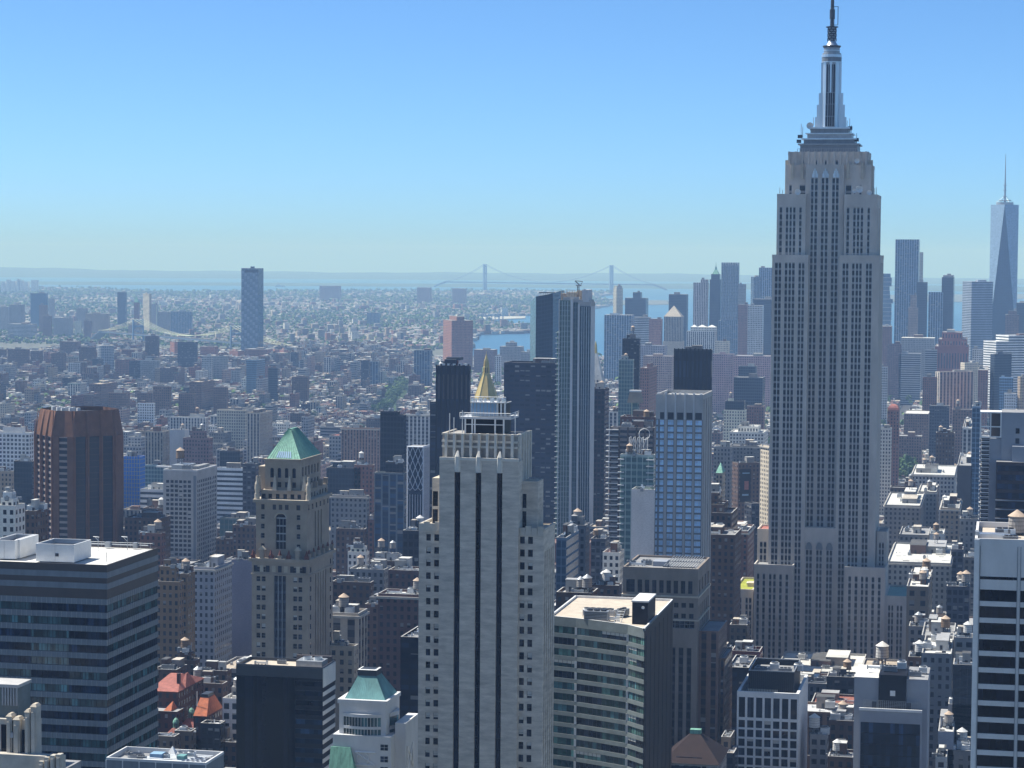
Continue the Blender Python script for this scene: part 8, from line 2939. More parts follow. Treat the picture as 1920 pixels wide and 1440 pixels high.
def deco_ribs():
 """vertical ribs and roof dish of the dark deco tower, plus dome beside the cream striped tower"""
 o = [q for q in COL.objects if q.get('label', '').startswith('dark navy deco-topped')][0]
 b = [v.co for v in o.data.vertices]
 x0, z = min(v.x for v in b), max(v.z for v in b)
 m = MB()
 for k in range(8):
  x = x0 * (1 - k / 7)
  m.box(x - .5, x + .5, -.8, -.02, 0, z + (1.2 if k % 2 else .4), 'black_panel')
 for k in range(7):
  x = x0 * (1 - (k + .5) / 7)
  m.box(x - .45, x + .45, -.3, -.03, z - 22, z - 6, 'bronze_panel', bottom=True)
 for k in range(5):
  m.box(x0 + 3 + 3.6 * k, x0 + 5 + 3.6 * k, 2, 5, z - 1, z + 1.2, 'white_paint')
 m.build('ribs', o)
 d = MB()
 x = x0 + 2.4
 d.ring(x, 4, 1.7, z - 1, 1.9, z + 1.2, 'white_paint', 12)
 d.ring(x, 4, 1.9, z + 1.2, .4, z + 3, 'white_paint', 12, top=True)
 d.build('radome', o)
 c = MB()
 c.box(x0 * .62, x0 * .42, 5, 9, z - 1, z + 3.4, 'rust_brick')
 c.box(x0 * .74, x0 * .30, 3, 12, z + 3.4, z + 5.2, 'dark_metal', bottom=True)
 c.build('cooling_unit', o)
 w = MB()
 w.fbox(x0 - 5, x0 - .05, 2, 20, 0, z - 24, ST['navyslab'], 0)
 w.build('lower_wing', o)
 # ribs on the plant tower behind the blue windows
 o = [q for q in COL.objects if q.get('label', '').startswith('black ribbed plant')][0]
 b = [v.co for v in o.data.vertices]
 x0, z = min(v.x for v in b), max(v.z for v in b)
 m = MB()
 for k in range(10):
  x = x0 * (1 - k / 9)
  m.box(x - .45, x + .45, -.9, -.02, 0, z + .8, 'black_panel')
 m.box(x0, 0, -.5, -.03, z - 1, z + .4, 'dark_metal', bottom=True)
 m.build('ribs', o)
 # sloped parapet of the long white roof and its tank; penthouse planting
 o = [q for q in COL.objects if q.get('label', '').startswith('tan-roofed low building')][0]
 b = [v.co for v in o.data.vertices]
 x0, z = min(v.x for v in b), max(v.z for v in b)
 t = water_tank(o, x0 + 10.5, 4, z + 2, 3, 1.5)
 m = MB()
 for u, v in ((-2.6, -2.6), (2.6, -2.6), (2.6, 2.6), (-2.6, 2.6)):
  m.bar((x0 + 10.5 + u, 4 + v, z - 1), (x0 + 10.5 + u * .8, 4 + v * .8, z + 2), .25, 'grey_metal', 4)
 m.bar((x0 + 10.5, 4, z - 1), (x0 + 10.5, 4, z + 10), .5, 'grey_metal', 6)
 m.build('tank_frame', o)
 # advertising banner on the avenue building
 o = [q for q in COL.objects if q.get('label', '').startswith('dark office with tall advertising')][0]
 b = [v.co for v in o.data.vertices]
 y1, z = max(v.y for v in b), max(v.z for v in b)
 x1 = max(v.x for v in b)
 m = MB()
 m.wall((x1 + .2, y1 * .1), (x1 + .2, y1 * .6), z - 32, z - 5, 'black_panel')
 m.wall((x1 + .25, y1 * .3), (x1 + .25, y1 * .5), z - 22, z - 15, 'red_tile')
 m.wall((x1 + .25, y1 * .2), (x1 + .25, y1 * .54), z - 9, z - 8, 'steel_blue')
 m.wall((x1 + .25, y1 * .2), (x1 + .25, y1 * .5), z - 27, z - 25.5, 'steel_blue')
 m.build('banner', o)
 # scaffold lines on the netted building
 o = [q for q in COL.objects if q.get('label', '').startswith('building wrapped in bright blue')][0]
 b = [v.co for v in o.data.vertices]
 x0, z, y1 = min(v.x for v in b), max(v.z for v in b), max(v.y for v in b)
 m = MB()
 for k in range(14):
  zz = z - 3 - k * 3.4
  m.box(x0 - .3, .3, -.4, -.02, zz, zz + .4, 'grey_metal', bottom=True)
  m.box(.02, .35, 0, y1, zz, zz + .4, 'grey_metal', bottom=True)
 for k in range(7):
  x = x0 * (1 - k / 6)
  m.box(x - .15, x + .15, -.5, -.05, 0, z, 'grey_metal')
 m.build('scaffold', o)
 # open frame floors with balconies on the concrete skeleton
 o = [q for q in COL.objects if q.get('label', '').startswith('unfinished concrete frame')][0]
 b = [v.co for v in o.data.vertices]
 x0, z = min(v.x for v in b), max(v.z for v in b)
 m = MB()
 zz = z - 2
 k = 0
 while zz > 20:
  m.box(x0 - 2.6, x0 + 5, -2.2, -.03, zz, zz + .5, 'pale_concrete', bottom=True)
  zz -= 3.3
  k += 1
 for k in range(6):
  x = x0 * (1 - k / 5)
  m.box(x - .5, x + .5, -.6, -.04, 0, z, 'bronze_panel')
 m.build('balconies', o)
 c = MB()
 for x in (x0 * .5, x0 * .1):
  c.bar((x, 8, z), (x, 8, z + 4), .2, 'grey_metal', 4)
  c.bar((x, 14, z), (x, 14, z + 4), .2, 'grey_metal', 4)
 c.box(x0 * .55, x0 * .05, 7.6, 8.2, z + 3.6, z + 4.2, 'grey_metal', bottom=True)
 c.build('roof_gantry', o)
 # steel frame and planting on the teal tower
 o = [q for q in COL.objects if q.get('label', '').startswith('teal glass apartment tower')][0]
 b = [v.co for v in o.data.vertices]
 x0, z = min(v.x for v in b), max(v.z for v in b)
 m = MB()
 for k in range(5):
  x = x0 * (.75 - .5 * k / 4)
  m.bar((x, 2, z), (x, 2, z + 9), .18, 'pale_concrete', 4)
  m.bar((x, 8, z), (x, 8, z + 9), .18, 'pale_concrete', 4)
  m.bar((x, 2, z + 9), (x, 8, z + 9), .18, 'pale_concrete', 4)
  if k < 4:
   xn = x0 * (.75 - .5 * (k + 1) / 4)
   m.bar((x, 2, z), (xn, 2, z + 9), .12, 'pale_concrete', 4)
   m.bar((x, 2, z + 9), (xn, 2, z), .12, 'pale_concrete', 4)
 for q in range(12):
  a, b2 = q * math.pi / 6, (q + 1) * math.pi / 6
  m.bar((x0 * .3 + 3 * math.cos(a), 1.8, z + 11 + 3 * math.sin(a)), (x0 * .3 + 3 * math.cos(b2), 1.8, z + 11 + 3 * math.sin(b2)), .2, 'pale_concrete', 4)
 m.build('steel_frame', o)
 bl = MB()
 zz = z - 3
 while zz > 10:
  bl.box(x0 - 1.2, x0 + 2.2, -1.4, -.02, zz, zz + .5, 'pale_concrete', bottom=True)
  bl.box(-4, .2, -1.4, -.02, zz, zz + .5, 'pale_concrete', bottom=True)
  zz -= 3.5
 bl.build('balcony_slabs', o)
deco_ribs()
# --- red-roofed brick buildings, lower left
def red_roofs():
 D = 870
 R, c, g = special('brick_building', 'dark red brick building with pink-red hipped roof beside the glass office', 'building', 334, 1297, D)
 k = k_(D)
 h = c.z - g
 w = MB()
 w.fbox(-60 * k, 0, 0, 30, 0, h, ST['rust'].tint(.32), 0)
 w.fbox(-60 * k, 14 * k, -9, -.05, 0, h - 6.5, ST['rust'].tint(.3), .4)
 w.build('walls', R)
 r = MB()
 za = at(308, 1268, D + 8).z - g
 P, Q = rect(-61 * k, 1.5 * k, -.8, 31), rect(-44 * k, -20 * k, 14, 16)
 r.loft(P, h, Q, za, 'red_tile', top=True)
 r.poly([(x, y, h) for x, y in reversed(P)], 'red_tile')
 r.loft(rect(-10 * k, 1 * k, 8, 20), h + .2, rect(-8 * k, -6 * k, 13, 15), h + 5, 'red_tile', top=True)
 r.loft(rect(-16 * k, 0, -8, -1), h - 6.2, rect(-8.5 * k, -7.5 * k, -2, -1.2), h - 3.6, 'orange_tile', top=True)
 r.build('roof', R)
 ch = MB()
 ch.box(-14 * k, -9 * k, 6, 8, h, h + 6, 'dark_brick')
 ch.build('chimney', R)
 D = 850
 R, c, g = special('brick_building', 'small brick building with steep orange mansard roof by two green cupolas', 'building', 388, 1343, D)
 k = k_(D)
 h = c.z - g
 w = MB()
 w.fbox(-28 * k, 0, 0, 18, 0, h, ST['rust'].tint(.35), 0)
 w.build('walls', R)
 r = MB()
 za = at(374, 1309, D + 5).z - g
 r.loft(rect(-28 * k, .5 * k, -.4, 18.4), h, rect(-25 * k, -7 * k, 6, 13), za, 'orange_tile', top=True)
 r.build('roof', R)
 f = MB()
 f.box(-24 * k, -9 * k, 6.2, 12.8, za + .01, za + 1.4, 'dark_metal')
 f.bar((-26 * k, 3, za - 4), (-26 * k, 3, za + 3), .12, 'white_paint', 4)
 f.build('roof_railing', R)
 for px, py, D, lab in ((330, 1365, 855, 'round green copper cupola, lower of the two, over the red-roofed corner'), (359, 1346, 870, 'round green copper cupola, upper of the two, beside the orange mansard')):
  R, c, g = special('cupola_turret', lab, 'turret', px, py, D)
  h = c.z - g
  b = MB()
  b.box(-2.6, 2.6, -2.6, 2.6, 0, h - 3.5, 'rust_brick')
  b.build('turret_walls', R)
  t = MB()
  t.loft(rect(-4.5, 4.5, -4.2, 4.2), h - 3.5, rect(-1.3, 1.3, -1.3, 1.3), h, 'red_tile', top=True)
  t.build('skirt_roof', R)
  q = MB()
  for i in range(8):
   a = i * math.pi / 4
   q.bar((1.05 * math.cos(a), 1.05 * math.sin(a), h), (1.05 * math.cos(a), 1.05 * math.sin(a), h + 2), .16, 'copper_green', 4)
  q.ring(0, 0, .7, h, .7, h + 2, 'dark_metal', 8)
  q.ring(0, 0, 1.35, h + 2, 1.3, h + 2.5, 'copper_green', 10)
  q.ring(0, 0, 1.3, h + 2.5, .9, h + 3.4, 'copper_green', 10)
  q.ring(0, 0, .9, h + 3.4, .1, h + 4.1, 'copper_green', 10, top=True)
  q.build('cupola', R)
 D = 800
 R, c, g = special('hipped_building', 'dark red hipped roof with green ridge at the bottom edge below the curved office', 'building', 1346, 1434, D)
 k = k_(D)
 h = c.z - g
 w = MB()
 x0 = -104 * k
 w.fbox(x0, 0, 0, 26, 0, h, ST['grey'].tint(.9), 0)
 w.box(x0 + 2, -6, -.1, -.01, h - 3, h - 1, 'dark_glass')
 w.build('walls', R)
 r = MB()
 za = at(1298, 1374, D + 12).z - g
 r.loft(rect(x0 - .5, .8, -.8, 26.5), h, rect(x0 * .58, x0 * .42, 12, 14), za, 'roof_brown', top=True)
 r.poly([(x, y, h) for x, y in reversed(rect(x0 - .5, .8, -.8, 26.5))], 'roof_brown')
 r.box(x0 * .6, x0 * .40, 11.6, 14.4, za - .3, za + 1.2, 'copper_green')
 r.box(x0 * .78, x0 * .3, 1.6, 3.6, h + .3, h + 1.8, 'dark_glass')
 r.build('roof', R)
 o = [q for q in COL.objects if q.get('label', '').startswith('rust brick house with red dome')][0]
 b = [v.co for v in o.data.vertices]
 x0, z, y1 = min(v.x for v in b), max(v.z for v in b), max(v.y for v in b)
 m = MB()
 n = rect(x0, 0, 0, y1)
 f = lambda s: [(x0 / 2 + (p[0] - x0 / 2) * s, y1 / 2 + (p[1] - y1 / 2) * s) for p in n]
 for a, za_, b_, zb_ in ((1, 0, .9, 2.5), (.9, 2.5, .68, 4.5), (.68, 4.5, .35, 5.8), (.35, 5.8, .02, 6.3)):
  m.loft(f(a), z + za_, f(b_), z + zb_, 'red_tile')
 m.build('dome', o)
plain('bridge_deck', (.10, .15, .21), .8)
plain('roof_brown', (.026, .014, .012), .85, lo=.75, hi=1.2, scale=.5)
red_roofs()
# --- suspension bridges
def suspension_bridge(label, towers, ends, hdeck, htower, Dl, leg, mat, cab, cabr, sag, cat='bridge', ncab=2, gap=9.0, hang=18):
 """towers / ends: ground points (x, y); the deck and cables run end - tower - tower - end"""
 (x0, y0), (x1, y1) = towers
 g = ground_z(x0, y0)
 R = thing('suspension_bridge', label, cat, (x0, y0, g), 0)
 d = Vector((x1 - x0, y1 - y0))
 L = d.length
 e = d / L
 n = Vector((-e.y, e.x))
 rot = math.atan2(e.y, e.x)
 gz = lambda s: ground_z(x0 + e.x * s, y0 + e.y * s) - g
 la, lb = (Vector(ends[0]) - Vector(towers[0])).length, (Vector(ends[1]) - Vector(towers[1])).length
 P = lambda s, o, z: (e.x * s + n.x * o, e.y * s + n.y * o, z + gz(s))
 for s in (0, L):
  t = MB()
  for o in (-gap, gap):
   a, b = P(s, o, -2), P(s, o * .92, htower)
   t.bar(a, b, leg, mat, 4)
  for z in (hdeck - 3, htower - leg * 1.5, htower * .5 + hdeck * .5):
   t.bar(P(s, -gap, z), P(s, gap, z), leg * .8, mat, 4)
  for q in range(3):
   z0 = hdeck + (htower - hdeck) * q / 3
   z1 = hdeck + (htower - hdeck) * (q + 1) / 3
   if leg < 4:
    t.bar(P(s, -gap, z0), P(s, gap, z1), leg * .4, mat, 4)
    t.bar(P(s, gap, z0), P(s, -gap, z1), leg * .4, mat, 4)
  t.build('bridge_tower', R)
 dk = MB()
 ss = np.linspace(-la * 1.25, L + lb * 1.25, 40)
 for i in range(len(ss) - 1):
  A, B_ = ss[i], ss[i + 1]
  h = lambda s: hdeck if -la < s < L + lb else hdeck * max(.25, 1 - min(abs(s + la), abs(s - L - lb)) / (la * .5))
  for o, q in ((-gap * .9, gap * .9),):
   for zt, zb in ((h(A), h(B_)),):
    a1, a2, b1, b2 = P(A, o, zt), P(A, q, zt), P(B_, o, zb), P(B_, q, zb)
    th = 3.4 if leg < 4 else 8.0
    lo = lambda p: (p[0], p[1], p[2] - th)
    dk.poly([a1, b1, b2, a2], 'asphalt')
    dk.poly([lo(a1), lo(a2), lo(b2), lo(b1)], mat)
    dk.poly([a1, lo(a1), lo(b1), b1], 'bridge_deck')
    dk.poly([a2, b2, lo(b2), lo(a2)], 'bridge_deck')
 dk.build('deck', R)
 offs = [gap * (-1 + 2 * i / (ncab - 1)) for i in range(ncab)]
 for o in offs:
  cb = MB()
  pts = []
  for i in range(13):
   t = i / 12
   pts.append(P(-la * (1 - t), o, hdeck + 2 + (htower - hdeck - 2) * (t ** 1.55)))
  for i in range(1, 25):
   t = i / 24
   pts.append(P(L * t, o, htower - (htower - hdeck - sag) * (1 - (2 * t - 1) ** 2)))
  for i in range(1, 13):
   t = i / 12
   pts.append(P(L + lb * t, o, hdeck + 2 + (htower - hdeck - 2) * ((1 - t) ** 1.55)))
  for i in range(len(pts) - 1):
   cb.bar(pts[i], pts[i + 1], cabr, cab, 4)
  cb.build('main_cable', R)
 hg = MB()
 for i in range(1, hang):
  t = i / hang
  z = htower - (htower - hdeck - sag) * (1 - (2 * t - 1) ** 2)
  for o in (-gap, gap):
   hg.bar(P(L * t, o, hdeck), P(L * t, o, z), cabr * .28, cab, 3)
 if hang:
  hg.build('hangers', R)
 return R
def pxy(px, py, D):
 p = at(px, py, D)
 return (p.x, D)
_a, _b = pxy(259, 640, 5900), pxy(443, 640, 5450)
_ea, _eb = pxy(192, 640, 6080), pxy(532, 640, 5240)
suspension_bridge('steel blue suspension bridge with pale sagging cables, partly hidden by the chevron tower', (_a, _b), (_ea, _eb), 44, 84, 5600, 2.6, 'bridge_blue', 'cable_pale', .42, 6, ncab=4, gap=15, hang=26)
_a, _b = pxy(909, 540, 17400), pxy(1146, 540, 17000)
_e = Vector(_b) - Vector(_a)
_e = _e / _e.length
suspension_bridge('huge far grey suspension bridge with two slender towers across the bay mouth', (_a, _b), (Vector(_a) - _e * 370, Vector(_b) + _e * 370), 70, 205, 17000, 8.5, 'bridge_blue', 'bridge_blue', 1.5, 6, gap=15, hang=0)
for px, py, D in ((908, 611, 9200), (918, 609, 9150), (932, 612, 9300), (939, 610, 9250)):
 c = on_ground(px, py)
 K = thing('harbour_crane', 'grey harbour gantry crane standing on the far container pier', 'crane', (c[0], c[1], ground_z(*c)), 0, 'harbour cranes on the far pier')
 m = MB()
 for x in (-9, 9):
  for y in (-7, 7):
   m.bar((x, y, 0), (x * .8, y, 36), 1.0, 'bridge_blue', 4)
 m.box(-9, 9, -8, 8, 34, 38, 'bridge_blue', bottom=True)
 m.build('portal_frame', K)
 m = MB()
 m.bar((-6, 0, 38), (20, 0, 70), 1.2, 'bridge_blue', 4)
 m.bar((-14, 0, 38), (-2, 0, 58), 1.0, 'bridge_blue', 4)
 m.build('boom', K)
for px, py, s, lab in ((525, 537, 1.0, 'small pale ferry far out on the bay, left of centre'), (1560 - 300, 566, .7, 'tiny white boat on the harbour water right of the tan strip tower'), (262, 517, 1.3, 'distant ship as a pale speck near the horizon')):
 c = on_ground(px, py)
 K = thing('ship', lab, 'ship', (c[0], c[1], ground_z(*c) - 2), .3)
 m = MB()
 L = 45 * s
 P = [(-L, -8 * s), (L * .7, -8 * s), (L, 0), (L * .7, 8 * s), (-L, 8 * s)]
 m.loft([(x * .92, y * .8) for x, y in P], 0, P, 7 * s, 'spandrel_grey', top=True)
 m.build('hull', K)
 m = MB()
 m.box(-L * .7, L * .3, -6 * s, 6 * s, 7 * s, 14 * s, 'white_paint')
 m.box(-L * .5, L * .1, -5 * s, 5 * s, 14 * s, 18 * s, 'white_paint')
 m.ring(-L * .3, 0, 2.4 * s, 18 * s, 2.2 * s, 25 * s, 'red_tile', 8, top=True)
 m.build('superstructure', K)
# pale mast beside the striped tower
K, c, g = special('mast_pole', 'thin pale vertical mast beside the pale yellow striped far tower', 'mast', 293.5, 626, 6800)
m = MB()
m.bar((0, 0, 0), (0, 0, at(293.5, 572, 6800).z - g), 1.1, 'cable_pale', 5)
m.build('pole', K)
# --- trees
def tree_kind(seed, h, r, leaf):
 """tapered trunk with limbs, crown of many leaf-clump faces with gaps"""
 rr = random.Random(seed)
 t = MB()
 t.ring(0, 0, .42, 0, .26, h * .45, 'bark', 7)
 for k in range(6):
  a = k * 1.05 + rr.uniform(-.3, .3)
  t.bar((0, 0, h * rr.uniform(.25, .45)), (r * .6 * math.cos(a), r * .6 * math.sin(a), h * rr.uniform(.55, .8)), .12, 'bark', 4)
 c = MB()
 for k in range(26):
  a, u, q = rr.uniform(0, 6.28), rr.uniform(-.75, 1), rr.uniform(.45, 1)
  w = math.sqrt(max(0, 1 - u * u * .8))
  cx, cy, cz = r * q * w * math.cos(a), r * q * w * math.sin(a), h * .66 + h * .32 * u
  s = r * rr.uniform(.22, .36)
  for j in range(11):
   b, v = rr.uniform(0, 6.28), rr.uniform(-1, 1)
   ww = math.sqrt(1 - v * v)
   d = Vector((ww * math.cos(b), ww * math.sin(b), v))
   p = Vector((cx, cy, cz)) + d * s
   sd = d.cross(Vector((rr.uniform(-1, 1), rr.uniform(-1, 1), .3))).normalized() * s * .55
   up = d.cross(sd).normalized() * s * .5
   c.poly([tuple(p - sd), tuple(p + up), tuple(p + sd), tuple(p - up)], leaf)
 return t, c
TREE_PROTO = []
for sd, h, r, lf in ((1, 15, 5.5, 'leaf'), (2, 13, 5.0, 'leaf_fresh'), (3, 17, 6.5, 'leaf')):
 TREE_PROTO.append(tree_kind(sd, h, r, lf))
_first = [None] * 3
def tree(x, y, z, s, kind, label, group):
 if _first[kind] is None:
  T_ = thing('tree', label, 'tree', (x, y, z), 0, group)
  t, c = TREE_PROTO[kind]
  t.build('trunk', T_)
  c.build('crown', T_)
  _first[kind] = T_
  T_.scale = (s, s, s)
  return T_
 T_ = dup_tree(_first[kind], (x, y, z), RNG.uniform(0, 6.28), s)
 return tag(T_, label, 'tree', group)
def grove(quad, n, D0, D1, zr, label, group, s=(.8, 1.2)):
 r = random.Random(len(label))
 for k in range(n):
  u, v = r.random(), r.random()
  px = quad[0] + (quad[1] - quad[0]) * u
  D = D0 + (D1 - D0) * v
  x = at(px, 900, D).x
  tree(x, D, zr, r.uniform(*s), r.choice((0, 1, 1, 2)), label, group)
grove((1652, 1708), 26, 2660, 2790, 0, 'leafy green tree in the row of park trees right of the tallest skyscraper', 'park trees right of the tallest skyscraper', (1.3, 1.8))
grove((1388, 1420), 9, 2150, 2500, 0, 'green tree in the square seen down the avenue', 'trees of the square down the avenue', (1.2, 1.6))
for _d in range(3450, 4480, 40):
 _v = max(0, (_d - 3650) / 800)
 FOOT.append((at(708 + 38 * _v, 720, _d).x, at(734 + 38 * _v, 720, _d).x, _d, _d + 40))
sheet('park_lawn', [pxy(708, 720, 3600), pxy(734, 720, 3600), pxy(774, 700, 4480), pxy(746, 700, 4480)], .05, 'park_green', 900)
# long sheds on the piers
for k, (a, b, y, D) in enumerate(((716, 828, 633, 7150), (700, 836, 602, 8900), (772, 848, 578, 11000), (850, 880, 606, 8700), (640, 700, 645, 6700), (900, 960, 596, 9600), (905, 985, 617, 8050), (560, 640, 622, 7600), (540, 600, 600, 9000), (620, 690, 592, 9800), (430, 450, 590, 9500), (500, 560, 580, 10500))):
 tb('pier_shed', 'long pale flat-roofed shed on the piers and flats across the river', B, a, b, None, y, D, 'white', roof='w', bulk=0, tanks=0, hv=0, depth=60 + 12 * (k % 4), group='long pale sheds on the far waterfront')
for k in range(70):
 u, v = RNG.random(), RNG.random()
 D = 3650 + 800 * v
 px = 712 + (762 - 712) * (v * .75 + u * .3)
 tree(at(px, 720, D).x, D, -1, RNG.uniform(1.0, 1.5), RNG.choice((1, 1, 0)), 'bright green tree of the long park strip at centre left', 'trees of the long park strip')
# ---------------------------------------------------------------- the carpet of ordinary buildings, block by block
def fill_lots():
 r = random.Random(21)
 lots = []
 av = [-2825, -2685, -2545, -2405, -2265, -2125, -1985, -1845, -1705, -1565] + AVENUES + [1200]
 Y = 769.0
 while Y < 6900:
  y0, y1 = Y + 9, Y + 71
  Y += 80.5
  for i in range(len(av) - 1):
   xa, xb = av[i] + 13, av[i + 1] - 13
   for row in (0, 1):
    ya, yb = (y0, (y0 + y1) / 2) if row == 0 else ((y0 + y1) / 2, y1)
    x = xa
    while x < xb - 6:
     big = y0 < 3000
     w = r.choice((9, 14, 18, 22, 28, 36)) if big else r.choice((7, 8, 9, 12, 15, 22))
     if x + w > xb - 6:
      w = xb - x
     ye = 0
     px, py = to_px(x + w / 2, ya, 30)
     if -260 < px < 2350:
      edge = i in (18, 19) or x < xa + 1 or x + w > xb - 1
      if y0 < 1250:
       h = r.uniform(42, 72) * (1.1 if edge else .9)
      elif y0 < 2000:
       h = r.uniform(28, 64) * (1.12 if edge else .88)
      elif y0 < 2900:
       h = r.uniform(18, 46) * (1.15 if edge else .85)
      elif y0 < 4000:
       h = r.uniform(13, 24) + (r.random() < .06) * r.uniform(8, 26)
      elif y0 < 4600 or px > 900:
       h = r.uniform(13, 24) + (r.random() < .12) * r.uniform(10, 35)
      else:
       h = r.uniform(20, 50)
      dep = (yb - ya) * r.uniform(.72, 1.0)
      yy = ya if row == 0 else yb - dep
      lots.append([x, x + w - .05, yy, yy + dep, h, row])
     x += w
 return lots
def inside(px, py, poly):
 c = False
 n = len(poly)
 for i in range(n):
  (x1, y1), (x2, y2) = poly[i], poly[(i + 1) % n]
  if (y1 > py) != (y2 > py) and px < (x2 - x1) * (py - y1) / (y2 - y1) + x1:
   c = not c
 return c
# towers whose lowest storeys no one sees still stand on the ground
bpy.context.view_layer.update()
for o in list(COL.objects):
 if o.parent is None and o.type == 'EMPTY' and o.get('category') in ('skyscraper', 'tower', 'building', 'office building', 'office tower'):
  B_ = [(c, [Vector(q) for q in c.bound_box]) for c in o.children if c.type == 'MESH' and 'wall' in c.name]
  if B_:
   zm = min(q.z for c, b in B_ for q in b)
   if zm > 1.5:
    b = [q for c, bb in B_ for q in bb if min(v.z for v in bb) < zm + .5]
    m = MB()
    m.box(min(q.x for q in b) + .4, max(q.x for q in b) - .4, min(q.y for q in b) + .4, max(q.y for q in b) - .4, 0, zm + .4, 'dull_spandrel')
    m.build('lower_walls', o)
# plots already built on: every thing placed so far
bpy.context.view_layer.update()
for o in list(COL.objects):
 if o.parent is None and o.type == 'EMPTY' and o.get('category') in ('skyscraper', 'tower', 'building', 'office building', 'office tower', 'turret'):
  xs, ys = [], []
  for ch in o.children_recursive:
   if ch.type == 'MESH':
    for c in ch.bound_box:
     v = ch.matrix_world @ Vector(c)
     xs.append(v.x)
     ys.append(v.y)
  if xs:
   FOOT.append((min(xs), max(xs), min(ys), max(ys)))
def free(x0, x1, y0, y1, m=1.0):
 for a, b, c, d in FOOT:
  if x0 < b + m and x1 > a - m and y0 < d + m and y1 > c - m:
   return False
 return True
# ordinary buildings must not rise in front of what the photograph shows behind them
CEIL = [(-60, 1010), (60, 1010), (235, 985), (300, 1010), (450, 1010), (480, 1000), (625, 970), (700, 960), (760, 1010), (800, 1040), (1040, 1050), (1130, 1040), (1230, 1060), (1300, 1060), (1340, 1040), (1374, 1120), (1415, 1240), (1700, 1240), (1720, 1090), (1990, 1010)]
def max_h(px, D):
 y = np.interp(px, [c[0] for c in CEIL], [c[1] for c in CEIL])
 # ceilings relax with distance: far rows may climb higher in the picture
 y = y - np.interp(D, [850, 1300, 1800, 2600, 3600, 5000, 7000], [-90, 0, 75, 190, 290, 340, 380])
 if 1640 < px < 1722 and 1300 < D < 2650:
  y = max(y, 906)
 return CAM_H - (y - 477 - (px - 960) * .00733) / FPX * D
TONES = [('tan', 1.0, None, 'tan brick'), ('tan', .75, None, 'brown-tan brick'), ('brown', 1.2, None, 'brown brick'), ('brown', .85, None, 'dark brown brick'), ('red', .9, None, 'red brick'), ('rust', .9, None, 'rust brick'),
  ('cream', .85, None, 'cream stone'), ('grey', 1.0, None, 'grey stone'), ('grey', .65, None, 'dark grey'), ('white', .85, None, 'white-painted'), ('pink', .8, None, 'pinkish brick'), ('piers', .95, None, 'stone-piered'),
  ('whitepiers', .8, None, 'pale piered'), ('dark', 1.4, None, 'dark glass'), ('greygrid', .8, None, 'grey grid'), ('brownpiers', 1.1, None, 'brown piered'), ('bands', .8, None, 'grey banded')]
FAR_TONES = [0, 0, 1, 2, 3, 4, 5, 5, 6, 6, 7, 7, 9, 9, 10, 8]
def low_building(mb, x0, x1, y0, y1, g, h, st, rng, detail, rot=0.0):
 roof = rng.choice(((.50, .49, .46), (.36, .36, .36), (.24, .24, .24), (.08, .08, .085), (.40, .34, .27), (.58, .58, .56), (.20, .12, .1), (.32, .32, .33)))
 mb.fbox(x0, x1, y0, y1, g, g + h, st, .9 if detail else 0, roof, rng.random())
 W, L = x1 - x0, y1 - y0
 for k in range(rng.choice((1, 1, 2, 3)) if detail else rng.choice((0, 1, 1))):
  w, l, q = W * rng.uniform(.15, .4), L * rng.uniform(.15, .4), rng.uniform(2, 4.5)
  a, b = x0 + (W - w) * rng.uniform(.08, .92), y0 + (L - l) * rng.uniform(.1, .9)
  c = rng.choice(((.45, .44, .41), (.25, .24, .23), st.wall, (.14, .09, .07), (.6, .6, .57)))
  mb.box(a, a + w, b, b + l, g + h, g + h + q, ROOF, ((c),) * 3 + ((0, 0, 0),))
 if detail:
  for k in range(rng.choice((1, 2, 3, 4))):
   a, b = x0 + W * rng.uniform(.1, .85), y0 + L * rng.uniform(.1, .85)
   c = rng.choice(((.6, .6, .6), (.4, .41, .42), (.12, .12, .13)))
   mb.box(a, a + rng.uniform(.8, 2.6), b, b + rng.uniform(.8, 2.6), g + h, g + h + rng.uniform(.7, 1.9), ROOF, ((c),) * 3 + ((0, 0, 0),))
def mb_tank(mb, x, y, z, r):
 c = r.choice(((.30, .27, .24), (.24, .17, .11), (.36, .34, .31)))
 q = r.choice(((.5, .38, .28), (.42, .42, .42), (.62, .6, .56)))
 a = ((c),) * 3 + ((0, 0, 0),)
 for s, t in ((-1.2, -1.2), (1.2, -1.2), (1.2, 1.2), (-1.2, 1.2)):
  mb.box(x + s - .12, x + s + .12, y + t - .12, y + t + .12, z, z + 2.8, ROOF, ((.05, .05, .05),) * 3 + ((0, 0, 0),), top=False)
 mb.ring(x, y, 2.1, z + 2.8, 2.0, z + 6.6, ROOF, 8, a)
 mb.ring(x, y, 2.2, z + 6.6, .1, z + 8.0, ROOF, 8, ((q),) * 3 + ((0, 0, 0),), top=True)
def screen_rect(x0, x1, y0, y1, h):
 a = [to_px(x, y, z) for x in (x0, x1) for y, z in ((y0, h), (y1, h), (y0, 0))]
 return min(p[0] for p in a), max(p[0] for p in a), min(p[1] for p in a), max(p[1] for p in a)
